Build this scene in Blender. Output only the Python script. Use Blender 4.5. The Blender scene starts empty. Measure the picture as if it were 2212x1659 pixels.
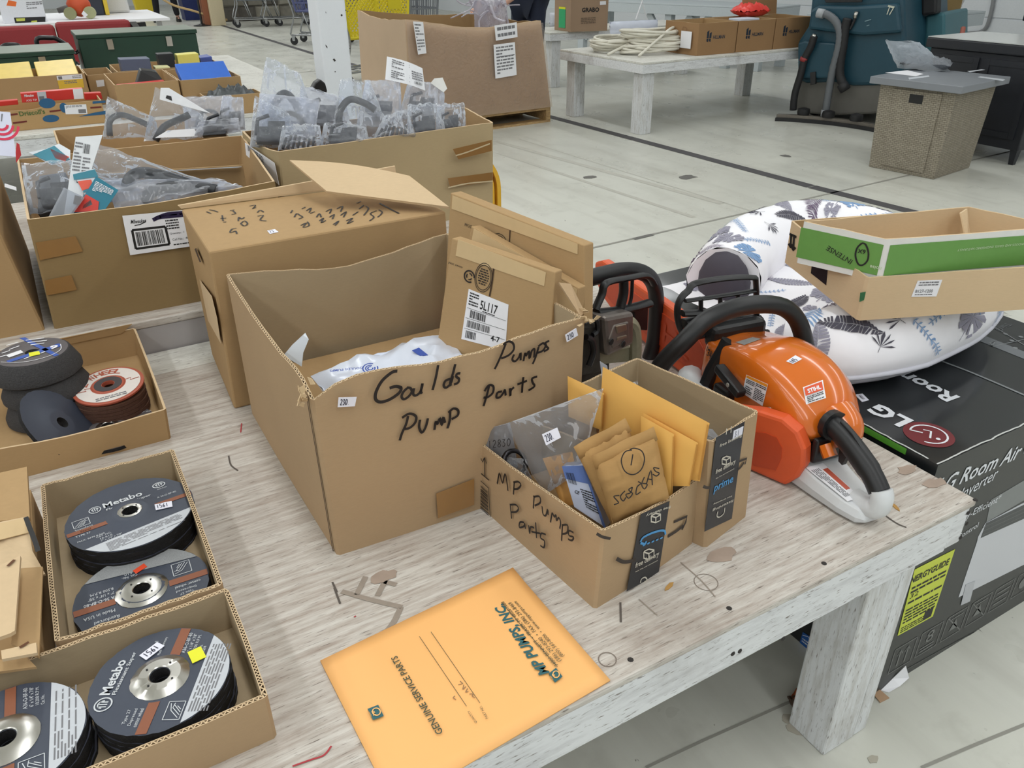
import bpy,bmesh,math,random
import numpy as np
from mathutils import Vector,Matrix,noise
random.seed(7)
S=bpy.context.scene
COL=S.collection
# -- camera
EYE=1.36
FPX=1711.0
_p,_r,_a=math.radians(28.82),math.radians(-.46),math.radians(60.226)
_c,_s=math.cos(_p),math.sin(_p)
_M=Matrix(((math.sin(_a),math.cos(_a),0),(-math.cos(_a),math.sin(_a),0),(0,0,1)))
_cr,_sr=math.cos(_r),math.sin(_r)
_r0,_f0,_u0=Vector((1,0,0)),Vector((0,_c,-_s)),Vector((0,_s,_c))
CR,CU,CF=_M@(_cr*_r0+_sr*_u0),_M@(-_sr*_r0+_cr*_u0),_M@_f0
cam=bpy.data.cameras.new('camera')
camo=bpy.data.objects.new('camera',cam)
COL.objects.link(camo)
cam.sensor_width=36
cam.lens=FPX*36/2212
cam.clip_end=200
cam.clip_start=.02
camo.matrix_world=Matrix(((CR.x,CU.x,-CF.x,0),(CR.y,CU.y,-CF.y,0),(CR.z,CU.z,-CF.z,EYE),(0,0,0,1)))
S.camera=camo
EYEV=Vector((0,0,EYE))
# -- light
S.view_settings.view_transform='Standard'
S.view_settings.look='None'
S.view_settings.gamma=1
S.view_settings.exposure=0.0
S.view_settings.use_curve_mapping=False
S.cycles.use_denoising=True
S.cycles.max_bounces=8
S.cycles.transparent_max_bounces=24
S.cycles.caustics_reflective=False
S.cycles.caustics_refractive=False
S.cycles.sample_clamp_indirect=6
W=bpy.data.worlds.new('world')
S.world=W
W.use_nodes=True
W.node_tree.nodes['Background'].inputs[0].default_value=(.95,.98,1,1)
W.node_tree.nodes['Background'].inputs[1].default_value=.2
CEIL=3.7
LIGHT_W=21.5
def tube_light(x,y):
 L=bpy.data.lights.new('ceiling_tube_light','AREA')
 L.shape='RECTANGLE'
 L.size,L.size_y=.3,2.4
 L.energy=LIGHT_W
 L.color=(.96,.985,1)
 o=bpy.data.objects.new('ceiling_tube_light',L)
 o.location=(x,y,CEIL-.12)
 COL.objects.link(o)
for _x in(-7.0,-4.6,-2.2,.4,3.2,6.2):
 for _y in(-3.4,-1.2,1.2,4.6,8.0,11.4,14.8,18.2,21.6):
  tube_light(_x,_y)
# -- geometry helpers
def ray(px,py):
 return CF+CR*((px-1106)/FPX)-CU*((py-829.5)/FPX)
def at(px,py,z):
 d=ray(px,py)
 return EYEV+d*((z-EYE)/d.z)
def onx(px,py,x):
 d=ray(px,py)
 return EYEV+d*(x/d.x)
def ony(px,py,y):
 d=ray(px,py)
 return EYEV+d*(y/d.y)
def dist(px,py,t):
 return EYEV+ray(px,py)*t
class Face:
 def __init__(s,o,n):
  s.o,s.n=Vector(o),Vector(n).normalized()
  if s.n.dot(EYEV-s.o)<0:s.n=-s.n
 def hit(s,px,py):
  d=ray(px,py)
  return EYEV+d*((s.o-EYEV).dot(s.n)/d.dot(s.n))
def face3(a,b,c):
 a,b,c=Vector(a),Vector(b),Vector(c)
 return Face(a,(b-a).cross(c-a))
def V(*a):return Vector(a)
def lerp(a,b,t):return a+(b-a)*t
def arc(cx,cy,r,a0,a1,n=12):
 return[(cx+r*math.cos(a0+(a1-a0)*i/n),cy+r*math.sin(a0+(a1-a0)*i/n))for i in range(n+1)]
def smooth_path(P,k=4,closed=False):
 P=[Vector(p)for p in P]
 n=len(P)
 if n<3:return P
 out=[]
 for i in range(n if closed else n-1):
  if closed:a,b,c,d=P[i-1],P[i],P[(i+1)%n],P[(i+2)%n]
  else:a,b,c,d=P[max(i-1,0)],P[i],P[i+1],P[min(i+2,n-1)]
  for j in range(k):
   t=j/k
   out.append(.5*((2*b)+(c-a)*t+(2*a-5*b+4*c-d)*t*t+(3*b-a-3*c+d)*t**3))
 if not closed:out.append(P[-1])
 return out
class MB:
 def __init__(s):s.v,s.f,s.m,s.k=[],[],[],0
 def mat(s,k):
  s.k=k
  return s
 def add(s,vs,fs):
  b=len(s.v)
  s.v+=[tuple(x)for x in vs]
  s.f+=[tuple(i+b for i in f)for f in fs]
  s.m+=[s.k]*len(fs)
  return s
 def hexa(s,p):
  return s.add(p,[(3,2,1,0),(4,5,6,7),(0,1,5,4),(1,2,6,5),(2,3,7,6),(3,0,4,7)])
 def box(s,lo,hi):
  (a,b,c),(d,e,f)=lo,hi
  return s.hexa([(a,b,c),(d,b,c),(d,e,c),(a,e,c),(a,b,f),(d,b,f),(d,e,f),(a,e,f)])
 def obox(s,o,x,y,z):
  o,x,y,z=Vector(o),Vector(x),Vector(y),Vector(z)
  return s.hexa([o,o+x,o+x+y,o+y,o+z,o+x+z,o+x+y+z,o+y+z])
 def beam(s,a,b,w,h,up=(0,0,1)):
  a,b=Vector(a),Vector(b)
  d=(b-a).normalized()
  r=d.cross(Vector(up))
  if r.length<1e-4:r=d.cross(Vector((1,0,0)))
  r=r.normalized()*w
  u=r.normalized().cross(d)*h
  return s.obox(a-r/2-u/2,r,u,b-a)
 def slab(s,pts,n,t):
  n=Vector(n).normalized()*t
  P=[Vector(p)for p in pts]
  k=len(P)
  s.add(P+[p+n for p in P],[tuple(range(k))[::-1],tuple(range(k,2*k))]+[(i,(i+1)%k,k+(i+1)%k,k+i)for i in range(k)])
  return s
 def loft(s,loops,cap=True,closed=True):
  k=len(loops[0])
  vs=[p for L in loops for p in L]
  fs=[]
  for i in range(len(loops)-1):
   for j in range(k if closed else k-1):
    a,b=i*k+j,i*k+(j+1)%k
    fs.append((a,b,b+k,a+k))
  if cap and closed:
   fs+=[tuple(range(k))[::-1],tuple(range(len(vs)-k,len(vs)))]
  return s.add(vs,fs)
 def tube(s,P,r,n=8,cap=True,flat=None):
  P=[Vector(p)for p in P]
  R=r if isinstance(r,(list,tuple))else[r]*len(P)
  loops,u=[],None
  for i,p in enumerate(P):
   d=(P[min(i+1,len(P)-1)]-P[max(i-1,0)])
   if d.length<1e-9:d=Vector((0,0,1))
   d.normalize()
   if u is None:
    u=d.cross(Vector((0,0,1)))
    if u.length<.05:u=d.cross(Vector((1,0,0)))
   u=(u-d*u.dot(d)).normalized()
   w=d.cross(u)
   fl=1 if flat is None else flat
   loops.append([p+(u*math.cos(2*math.pi*j/n)+w*math.sin(2*math.pi*j/n)*fl)*R[i]for j in range(n)])
  return s.loft(loops,cap)
 def lathe(s,prof,o=(0,0,0),n=32,ax=(0,0,1),a0=0,cap=False):
  o,ax=Vector(o),Vector(ax).normalized()
  u=ax.orthogonal().normalized()
  w=ax.cross(u)
  loops=[[o+ax*z+(u*math.cos(a0+2*math.pi*j/n)+w*math.sin(a0+2*math.pi*j/n))*r for j in range(n)]for r,z in prof]
  return s.loft(loops,cap)
 def grid(s,fn,nu,nv,flip=False,wrap=False):
  vs=[fn(i/nu,j/nv)for j in range(nv+1)for i in range(nu if wrap else nu+1)]
  w=nu if wrap else nu+1
  fs=[]
  for j in range(nv):
   for i in range(nu):
    q=(j*w+i,j*w+(i+1)%w,(j+1)*w+(i+1)%w,(j+1)*w+i)
    fs.append(q[::-1]if flip else q)
  return s.add(vs,fs)
 def ball(s,o,rx,ry=None,rz=None,n=12):
  ry,rz=ry or rx,rz or rx
  o=Vector(o)
  return s.grid(lambda u,v:o+Vector((rx*math.cos(2*math.pi*u)*math.sin(math.pi*v),ry*math.sin(2*math.pi*u)*math.sin(math.pi*v),-rz*math.cos(math.pi*v))),n,n//2+1,wrap=True)
 def build(s,name,mats,parent=None,sm=False,bevel=0,label=None,sub=0,solid=0):
  me=bpy.data.meshes.new(name)
  vs=s.v
  if parent is not None:
   inv=ROOTM[root_of(parent)].inverted()
   vs=[inv@Vector(p)for p in vs]
  me.from_pydata(vs,[],s.f)
  ml=mats if isinstance(mats,(list,tuple))else[mats]
  for q in ml:me.materials.append(q)
  me.polygons.foreach_set('material_index',[min(x,len(ml)-1)for x in s.m])
  if sm:me.polygons.foreach_set('use_smooth',[True]*len(me.polygons))
  me.validate()
  o=bpy.data.objects.new(name,me)
  COL.objects.link(o)
  o.parent=parent
  if parent is None:ROOTM[o.name]=Matrix()
  if solid:
   q=o.modifiers.new('solid','SOLIDIFY');q.thickness=solid;q.offset=0
  if bevel:
   q=o.modifiers.new('bevel','BEVEL');q.width=bevel;q.segments=2;q.limit_method='ANGLE';q.angle_limit=.6
  if sub:
   q=o.modifiers.new('sub','SUBSURF');q.levels=q.render_levels=sub
  if sm and sm!=True:
   auto_smooth(me,sm)
  if label:o['label']=label
  return o
def auto_smooth(me,ang):
 bm=bmesh.new()
 bm.from_mesh(me)
 for e in bm.edges:
  if len(e.link_faces)==2 and e.calc_face_angle(0)>ang:e.smooth=False
 bm.to_mesh(me)
 bm.free()
ROOTM={}
def root_of(o):
 while o.parent is not None:o=o.parent
 return o.name
def tag(o,label,cat,group=None,kind=None):
 o['label'],o['category']=label,cat
 if group:o['group']=group
 if kind:o['kind']=kind
 return o
def thing(name,label,cat,loc=(0,0,0),group=None,rot=None):
 o=bpy.data.objects.new(name,None)
 o.empty_display_size=.05
 COL.objects.link(o)
 m=Matrix.Translation(Vector(loc))
 if rot is not None:m=m@rot.to_4x4()
 o.matrix_world=m
 ROOTM[o.name]=m
 return tag(o,label,cat,group)
def struct(o):
 o['kind']='structure'
 return o
def stuff(o):
 o['kind']='stuff'
 return o
def kids(o):return[c for c in o.children]
def dup(root,mat,label=None,group=None):
 ch=list(root.children)
 r=root.copy()
 COL.objects.link(r)
 r.matrix_world=mat
 ROOTM[r.name]=mat
 if label:r['label']=label
 if group:r['group']=group
 for c in ch:
  g=list(c.children)
  d=c.copy()
  COL.objects.link(d)
  d.parent=r
  for q in g:
   e=q.copy()
   COL.objects.link(e)
   e.parent=d
 return r
def trans(x,y,z,rz=0):return Matrix.Translation((x,y,z))@Matrix.Rotation(rz,4,'Z')
# -- materials
_MC={}
def srgb(r,g,b):
 f=lambda c:(c/255/12.92 if c/255<=.04045 else((c/255+.055)/1.055)**2.4)
 return(f(r),f(g),f(b),1)
def node_mat(name):
 m=bpy.data.materials.new(name)
 m.use_nodes=True
 nt=m.node_tree
 return m,nt,nt.nodes['Principled BSDF'],nt.nodes.new,nt.links.new
def plain(name,rgb,rough=.5,metal=0,coat=0,grain=.06,scale=60,bump=0,spec=.5):
 if name in _MC:return _MC[name]
 m,nt,bs,N,L=node_mat(name)
 bs.inputs['Roughness'].default_value=rough
 bs.inputs['Metallic'].default_value=metal
 bs.inputs['Specular IOR Level'].default_value=spec
 if coat:
  bs.inputs['Coat Weight'].default_value=coat
  bs.inputs['Coat Roughness'].default_value=.06
 c=srgb(*rgb)
 tc=N('ShaderNodeTexCoord')
 nz=N('ShaderNodeTexNoise');nz.inputs['Scale'].default_value=scale;nz.inputs['Detail'].default_value=4
 L(tc.outputs['Object'],nz.inputs['Vector'])
 mx=N('ShaderNodeMix');mx.data_type='RGBA'
 mx.inputs[6].default_value=tuple(x*(1-grain)for x in c[:3])+(1,)
 mx.inputs[7].default_value=tuple(min(1,x*(1+grain))for x in c[:3])+(1,)
 L(nz.outputs['Fac'],mx.inputs[0])
 L(mx.outputs[2],bs.inputs['Base Color'])
 if bump:
  bp=N('ShaderNodeBump');bp.inputs['Strength'].default_value=bump;bp.inputs['Distance'].default_value=.002
  L(nz.outputs['Fac'],bp.inputs['Height'])
  L(bp.outputs['Normal'],bs.inputs['Normal'])
 _MC[name]=m
 return m
def cardboard(name,rgb,axis=(1,1,9)):
 if name in _MC:return _MC[name]
 m,nt,bs,N,L=node_mat(name)
 bs.inputs['Roughness'].default_value=.82
 bs.inputs['Specular IOR Level'].default_value=.25
 c=srgb(*rgb)
 tc=N('ShaderNodeTexCoord')
 mp=N('ShaderNodeMapping');mp.inputs['Scale'].default_value=axis
 L(tc.outputs['Object'],mp.inputs['Vector'])
 n1=N('ShaderNodeTexNoise');n1 .inputs['Scale'].default_value=5;n1 .inputs['Detail'].default_value=5
 L(tc.outputs['Object'],n1 .inputs['Vector'])
 n2=N('ShaderNodeTexNoise');n2 .inputs['Scale'].default_value=90;n2 .inputs['Detail'].default_value=6
 L(mp.outputs['Vector'],n2 .inputs['Vector'])
 mx=N('ShaderNodeMix');mx.data_type='RGBA'
 mx.inputs[6].default_value=tuple(x*.84 for x in c[:3])+(1,)
 mx.inputs[7].default_value=tuple(min(1,x*1.12)for x in c[:3])+(1,)
 ad=N('ShaderNodeMath');ad.operation='MULTIPLY_ADD';ad.inputs[1].default_value=.45;
 L(n2 .outputs['Fac'],ad.inputs[0])
 hf=N('ShaderNodeMath');hf.operation='MULTIPLY';hf.inputs[1].default_value=.55
 L(n1 .outputs['Fac'],hf.inputs[0]);L(hf.outputs[0],ad.inputs[2])
 L(ad.outputs[0],mx.inputs[0]);L(mx.outputs[2],bs.inputs['Base Color'])
 bp=N('ShaderNodeBump');bp.inputs['Strength'].default_value=.12;bp.inputs['Distance'].default_value=.002
 L(n1 .outputs['Fac'],bp.inputs['Height']);L(bp.outputs['Normal'],bs.inputs['Normal'])
 _MC[name]=m
 return m
def film(name,tint=(235,240,248),milk=.25,rough=.12,bump=.6,scale=14):
 if name in _MC:return _MC[name]
 m,nt,bs,N,L=node_mat(name)
 out=nt.nodes['Material Output']
 tc=N('ShaderNodeTexCoord')
 nz=N('ShaderNodeTexNoise');nz.inputs['Scale'].default_value=scale;nz.inputs['Detail'].default_value=3;nz.inputs['Distortion'].default_value=1.2
 L(tc.outputs['Object'],nz.inputs['Vector'])
 bp=N('ShaderNodeBump');bp.inputs['Strength'].default_value=bump;bp.inputs['Distance'].default_value=.02
 L(nz.outputs['Fac'],bp.inputs['Height'])
 tr=N('ShaderNodeBsdfTransparent');tr.inputs[0].default_value=srgb(*tint)
 bs.inputs['Base Color'].default_value=srgb(*tint)
 bs.inputs['Roughness'].default_value=rough
 bs.inputs['Specular IOR Level'].default_value=.9
 L(bp.outputs['Normal'],bs.inputs['Normal'])
 fr=N('ShaderNodeFresnel');fr.inputs[0].default_value=1.55
 L(bp.outputs['Normal'],fr.inputs['Normal'])
 ad=N('ShaderNodeMath');ad.operation='ADD';ad.inputs[1].default_value=milk;ad.use_clamp=True
 L(fr.outputs[0],ad.inputs[0])
 tl=N('ShaderNodeBsdfTranslucent');tl.inputs[0].default_value=srgb(*tint)
 m2=N('ShaderNodeMixShader');m2 .inputs[0].default_value=.35
 L(bs.outputs[0],m2 .inputs[1]);L(tl.outputs[0],m2 .inputs[2])
 mx=N('ShaderNodeMixShader')
 L(ad.outputs[0],mx.inputs[0]);L(tr.outputs[0],mx.inputs[1]);L(m2 .outputs[0],mx.inputs[2])
 L(mx.outputs[0],out.inputs[0])
 _MC[name]=m
 return m
def painted_wood(name,base,worn,axis=(1,14,14),amt=.5,dirt=(96,84,74)):
 if name in _MC:return _MC[name]
 m,nt,bs,N,L=node_mat(name)
 bs.inputs['Roughness'].default_value=.62
 tc=N('ShaderNodeTexCoord')
 mp=N('ShaderNodeMapping');mp.inputs['Scale'].default_value=axis
 L(tc.outputs['Object'],mp.inputs['Vector'])
 def ramp(src,a,b):
  r=N('ShaderNodeValToRGB');r.color_ramp.elements[0].position=a;r.color_ramp.elements[1].position=b
  L(src,r.inputs[0]);return r.outputs[0]
 g=N('ShaderNodeTexNoise');g.inputs['Scale'].default_value=7;g.inputs['Detail'].default_value=9;g.inputs['Roughness'].default_value=.68
 L(mp.outputs['Vector'],g.inputs['Vector'])
 p=N('ShaderNodeTexNoise');p.inputs['Scale'].default_value=3.2;p.inputs['Detail'].default_value=7;p.inputs['Roughness'].default_value=.6
 L(tc.outputs['Object'],p.inputs['Vector'])
 s=N('ShaderNodeTexNoise');s.inputs['Scale'].default_value=38;s.inputs['Detail'].default_value=5
 L(mp.outputs['Vector'],s.inputs['Vector'])
 def mixc(f,a,b):
  x=N('ShaderNodeMix');x.data_type='RGBA'
  L(f,x.inputs[0])
  for q,k in((a,6),(b,7)):
   if isinstance(q,tuple):x.inputs[k].default_value=q
   else:L(q,x.inputs[k])
  return x.outputs[2]
 c1=mixc(ramp(g.outputs['Fac'],.5-amt*.16,.66),srgb(*base),srgb(*worn))
 c2=mixc(ramp(p.outputs['Fac'],.56,.74),c1,srgb(*[x*.72+y*.28 for x,y in zip(worn,dirt)]))
 c3=mixc(ramp(s.outputs['Fac'],.60,.74),c2,srgb(*dirt))
 L(c3,bs.inputs['Base Color'])
 bp=N('ShaderNodeBump');bp.inputs['Strength'].default_value=.25;bp.inputs['Distance'].default_value=.002
 L(g.outputs['Fac'],bp.inputs['Height']);L(bp.outputs['Normal'],bs.inputs['Normal'])
 _MC[name]=m
 return m
CB=cardboard('cardboard',(178,151,118))
CBD=cardboard('cardboard_brown',(178,147,106))
CBG=cardboard('cardboard_inside',(178,158,128))
CBL=cardboard('cardboard_light',(212,186,150))
CBO=cardboard('cardboard_olive',(146,122,84))
DARKCB=plain('flute_gap',(70,50,32),.9)
INK=plain('black_marker_ink',(28,20,20),.55)
BLACKP=plain('black_print',(26,26,27),.55)
WHITEP=plain('white_paper',(238,238,242),.6,grain=.02)
GREYP=plain('grey_print',(120,120,124),.6)
BLACKPL=plain('black_plastic',(22,22,24),.38,bump=.03,scale=400)
STEEL=plain('bright_steel',(196,194,188),.28,1,grain=.1,scale=30)
YEL=plain('yellow_sticker',(232,232,40),.5)
REDO=plain('red_orange_sticker',(226,78,44),.5)
# -- print, stickers, writing
def ribbon(mb,P,w,n,lift):
 P=[Vector(p)+n*lift for p in P]
 k=len(P)
 vs=[]
 for i in range(k):
  d=P[min(i+1,k-1)]-P[max(i-1,0)]
  if d.length<1e-9:d=Vector((1,0,0))
  t=n.cross(d).normalized()*w/2
  vs+=[P[i]-t,P[i]+t]
 mb.add(vs,[(2*i,2*i+2,2*i+3,2*i+1)[::-1]for i in range(k-1)])
def strokes(mb,face,lines,w,lift=.0008,k=4):
 for ln in lines:
  P=smooth_path([face.hit(*q)for q in ln],k)
  ribbon(mb,P,w,face.n,lift)
def patch(mb,face,quad,t=.0005,lift=.0003):
 P=[face.hit(*q)+face.n*lift for q in quad]
 nn=(P[1]-P[0]).cross(P[2]-P[0])
 if nn.dot(face.n)<0:P=P[::-1]
 mb.slab(P,face.n,t)
_TX={}
def glyphs(s,bold=0):
 key=(s,bold)
 if key not in _TX:
  c=bpy.data.curves.new('t','FONT')
  c.body=s
  c.resolution_u=2
  c.offset=bold
  o=bpy.data.objects.new('t',c)
  me=bpy.data.meshes.new_from_object(o)
  vs=[v.co.copy()for v in me.vertices]
  fs=[tuple(p.vertices)for p in me.polygons]
  bpy.data.objects.remove(o);bpy.data.curves.remove(c);bpy.data.meshes.remove(me)
  xs=[v.x for v in vs]or[0,1]
  ys=[v.y for v in vs]or[0,1]
  _TX[key]=(vs,fs,min(xs),max(xs),min(ys),max(ys))
 return _TX[key]
def text3(mb,s,a,b,n,h=None,lift=.001,bold=0,shear=0):
 vs,fs,x0,x1,y0,y1=glyphs(s,bold)
 a,b,n=Vector(a),Vector(b),Vector(n)
 L=(b-a).length
 xd=(b-a)/L
 yd=n.cross(xd).normalized()
 sx=L/(x1-x0)
 sy=sx if h is None else h/(y1-y0)
 P=[a+xd*((v.x-x0)*sx+shear*v.y*sy)+yd*(v.y-(y0 if h else 0))*sy+n*lift for v in vs]
 mb.add(P,fs)
def text(mb,face,s,p0,p1,hpx=None,**k):
 a,b=face.hit(*p0),face.hit(*p1)
 h=None
 if hpx is not None:
  c=face.hit(*hpx)
  xd=(b-a).normalized()
  h=abs((c-a).dot(face.n.cross(xd)))
 text3(mb,s,a,b,face.n,h,**k)
class Quad:
 def __init__(s,bl,br,tr,tl):
  s.c=[Vector(q)for q in(bl,br,tr,tl)]
  s.n=(s.c[1]-s.c[0]).cross(s.c[3]-s.c[0]).normalized()
 def p(s,u,v):return lerp(lerp(s.c[0],s.c[1],u),lerp(s.c[3],s.c[2],u),v)
 def rect(s,mb,u0,v0,u1,v1,t=.0003,lift=.0006):
  mb.slab([s.p(u0,v0)+s.n*lift,s.p(u1,v0)+s.n*lift,s.p(u1,v1)+s.n*lift,s.p(u0,v1)+s.n*lift],s.n,t)
 def slab(s,mb,t=.0005,lift=.0002):
  s.rect(mb,0,0,1,1,t,lift)
 def text(s,mb,tx,u0,u1,v,h,lift=.0011,**k):
  hh=(s.p(u0,v+h)-s.p(u0,v)).length
  text3(mb,tx,s.p(u0,v),s.p(u1,v),s.n,hh,lift,**k)
 def lines(s,mb,u0,u1,v0,v1,rows,seed=0,lift=.0011,fill=.5):
  r=random.Random(seed)
  for i in range(rows):
   va=v1-(v1-v0)*(i+.75)/rows
   vb=va+(v1-v0)/rows*fill
   u=u0
   while u<u1-.01:
    w=r.uniform(.03,.11)*(u1-u0)*2.2
    e=min(u1,u+w)
    mb.add([s.p(u,va)+s.n*lift,s.p(e,va)+s.n*lift,s.p(e,vb)+s.n*lift,s.p(u,vb)+s.n*lift],[(0,1,2,3)])
    u=e+.03*(u1-u0)
    if r.random()<.06:break
 def bars(s,mb,u0,u1,v0,v1,n=34,seed=0,lift=.0011,vert=True):
  r=random.Random(seed)
  w=[r.choice((1,1,2,3))for _ in range(2*n)]
  T=sum(w)
  x=0
  for i,q in enumerate(w):
   a,b=x/T,(x+q)/T
   x+=q
   if i%2==0:
    if vert:c=[(u0+(u1-u0)*a,v0),(u0+(u1-u0)*b,v0),(u0+(u1-u0)*b,v1),(u0+(u1-u0)*a,v1)]
    else:c=[(u0,v0+(v1-v0)*a),(u1,v0+(v1-v0)*a),(u1,v0+(v1-v0)*b),(u0,v0+(v1-v0)*b)]
    mb.add([s.p(*k)+s.n*lift for k in c],[(0,1,2,3)])
def fquad(face,quad):
 return Quad(*[face.hit(*q)+face.n*.0003 for q in quad])
PEN={'0':[[(.5,1),(.1,.7),(.12,.25),(.45,0),(.85,.3),(.85,.75),(.5,1)]],'1':[[(.45,1),(.5,0)]],'2':[[(.1,.8),(.4,1),(.8,.8),(.6,.45),(.1,.02),(.9,.05)]],'3':[[(.1,.95),(.7,.95),(.4,.6),(.8,.35),(.5,0),(.1,.1)]],'5':[[(.85,1),(.2,1),(.15,.6),(.6,.6),(.85,.3),(.55,0),(.1,.08)]],'6':[[(.75,1),(.2,.5),(.2,.1),(.6,0),(.8,.3),(.5,.5),(.2,.3)]],'8':[[(.5,.5),(.15,.75),(.5,1),(.85,.75),(.5,.5),(.12,.2),(.5,0),(.88,.22),(.5,.5)]],'.':[[(.3,.05),(.4,0)]],'4':[[(.6,0),(.6,1),(.1,.3),(.9,.3)]],'A':[[(.05,0),(.5,1),(.95,0)],[(.25,.35),(.75,.35)]]}
def pen(mb,q,s,u0,u1,v0,v1,w,lift=.0012):
 k=len(s)
 for i,ch in enumerate(s):
  a=u0+(u1-u0)*i/k
  d=(u1-u0)/k*.8
  for ln in PEN.get(ch,[]):
   ribbon(mb,smooth_path([q.p(a+d*x,v0+(v1-v0)*y)for x,y in ln],3),w,q.n,lift)
# -- cartons
def ring(C,k,seed=0,jit=0,rnd=.004):
 """Subdivide a closed loop of corners into k pieces per side, corners softly rounded."""
 C=[Vector(c)for c in C]
 out=[]
 n=len(C)
 for i in range(n):
  a,b=C[i],C[(i+1)%n]
  L=(b-a).length
  r=min(rnd/L,.3)
  for j in range(k+1):
   out.append(lerp(a,b,r+(1-2*r)*j/k))
 return out
def inset(P,t):
 n=len(P)
 out=[]
 area=sum(P[i].x*P[(i+1)%n].y-P[(i+1)%n].x*P[i].y for i in range(n))
 sg=1 if area>0 else-1
 for i in range(n):
  a,b,c=P[i-1],P[i],P[(i+1)%n]
  d1=Vector((b.x-a.x,b.y-a.y)).normalized()
  d2=Vector((c.x-b.x,c.y-b.y)).normalized()
  n1,n2=Vector((-d1 .y,d1 .x))*sg,Vector((-d2 .y,d2 .x))*sg
  m=n1+n2
  m=m*(t/max(.35,m.dot(n1)))
  out.append(Vector((b.x+m.x,b.y+m.y,b.z)))
 return out
def carton(root,bot,top,t=.005,mats=(None,None),flute=0,k=8,bulge=0,sag=None,jit=.0012,seed=0,nz=5,floor=True):
 """Open-topped box from outer corner loops; walls with thickness, corrugated rim where flute is the pitch."""
 r=random.Random(seed)
 B,T=ring(bot,k),ring(top,k)
 n=len(B)
 per=k+1
 cx=sum((p for p in B),Vector())/n
 if sag:
  for i in range(n):
   e,f=divmod(i,per)
   T[i]=T[i]+Vector((0,0,sag(e,f/k)))
 for i in range(n):T[i]=T[i]+Vector((0,0,r.uniform(-jit,jit)))
 outer=[]
 for j in range(nz+1):
  v=j/nz
  L=[]
  for i in range(n):
   e,f=divmod(i,per)
   f/=k
   p=lerp(B[i],T[i],v)
   if bulge:
    bb=bulge[e]if isinstance(bulge,(list,tuple))else bulge
    d=(p-Vector((cx.x,cx.y,p.z))).normalized()
    a,b=bot[e],bot[(e+1)%len(bot)]
    nn=Vector((Vector(b).y-Vector(a).y,Vector(a).x-Vector(b).x,0)).normalized()
    if nn.dot(d)<0:nn=-nn
    p=p+nn*bb*math.sin(math.pi*f)*(v**.8 if bb<0 else math.sin(math.pi*(.15+.7*v)))
   L.append(p)
  outer.append(L)
 inner=[inset(L,t)for L in outer]
 for i in range(n):inner[0][i]=inner[0][i]+Vector((0,0,t))
 mo,mi=mats
 mb=MB()
 mb.mat(0).loft(outer,False)
 mb.mat(1).loft([L[::-1]for L in inner],False)
 if floor:
  mb.mat(0).add(outer[0],[tuple(range(n))[::-1]])
  mb.mat(1).add(inner[0],[tuple(range(n))])
 if not flute:
  mb.mat(2).loft([outer[-1],inner[-1]],False)
 else:
  O,I=outer[-1],inner[-1]
  a=[lerp(O[i],I[i],.16)for i in range(n)]
  b=[lerp(O[i],I[i],.84)for i in range(n)]
  dn=Vector((0,0,-.004))
  mb.mat(2).loft([O,a],False)
  mb.loft([b,I],False)
  mb.loft([a,[p+dn for p in a]],False).loft([[p+dn for p in b],b],False)
  mb.mat(3).loft([[p+dn for p in a],[p+dn for p in b]],False)
  mb.mat(2)
  for i in range(n):
   p0,p1,q0,q1=a[i],a[(i+1)%n],b[i],b[(i+1)%n]
   m=max(1,round((p1-p0).length/flute))
   w=.28/m
   for j in range(m):
    for s0,s1,x in((0,1,0),(1,0,.5)):
     f0,f1=(j+x)/m,(j+x+.5)/m
     A0=lerp(p0,p1,f0)if s0==0 else lerp(q0,q1,f0)
     A1=lerp(p0,p1,f1)if s1==0 else lerp(q0,q1,f1)
     d=(p1-p0)*w*.5
     mb.add([A0-d,A0+d,A1+d,A1-d],[(0,1,2,3)])
 return mb.build('body',[mo,mi,CBL,DARKCB],root,sm=.5)
def up(p,z):return Vector((p[0],p[1],p[2]+z))
def boxat(x0,y0,x1,y1,z):return[V(x0,y0,z),V(x1,y0,z),V(x1,y1,z),V(x0,y1,z)]
def tape(name,root,face,quad,mat,t=.0004,label=None):
 mb=MB()
 patch(mb,face,quad,t)
 return mb.build(name,mat,root,label=label)
TAPE=plain('brown_packing_tape',(150,112,66),.22,grain=.05)
CLEAR=film('clear_tape',(225,205,175),.18,.08,.15)
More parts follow.
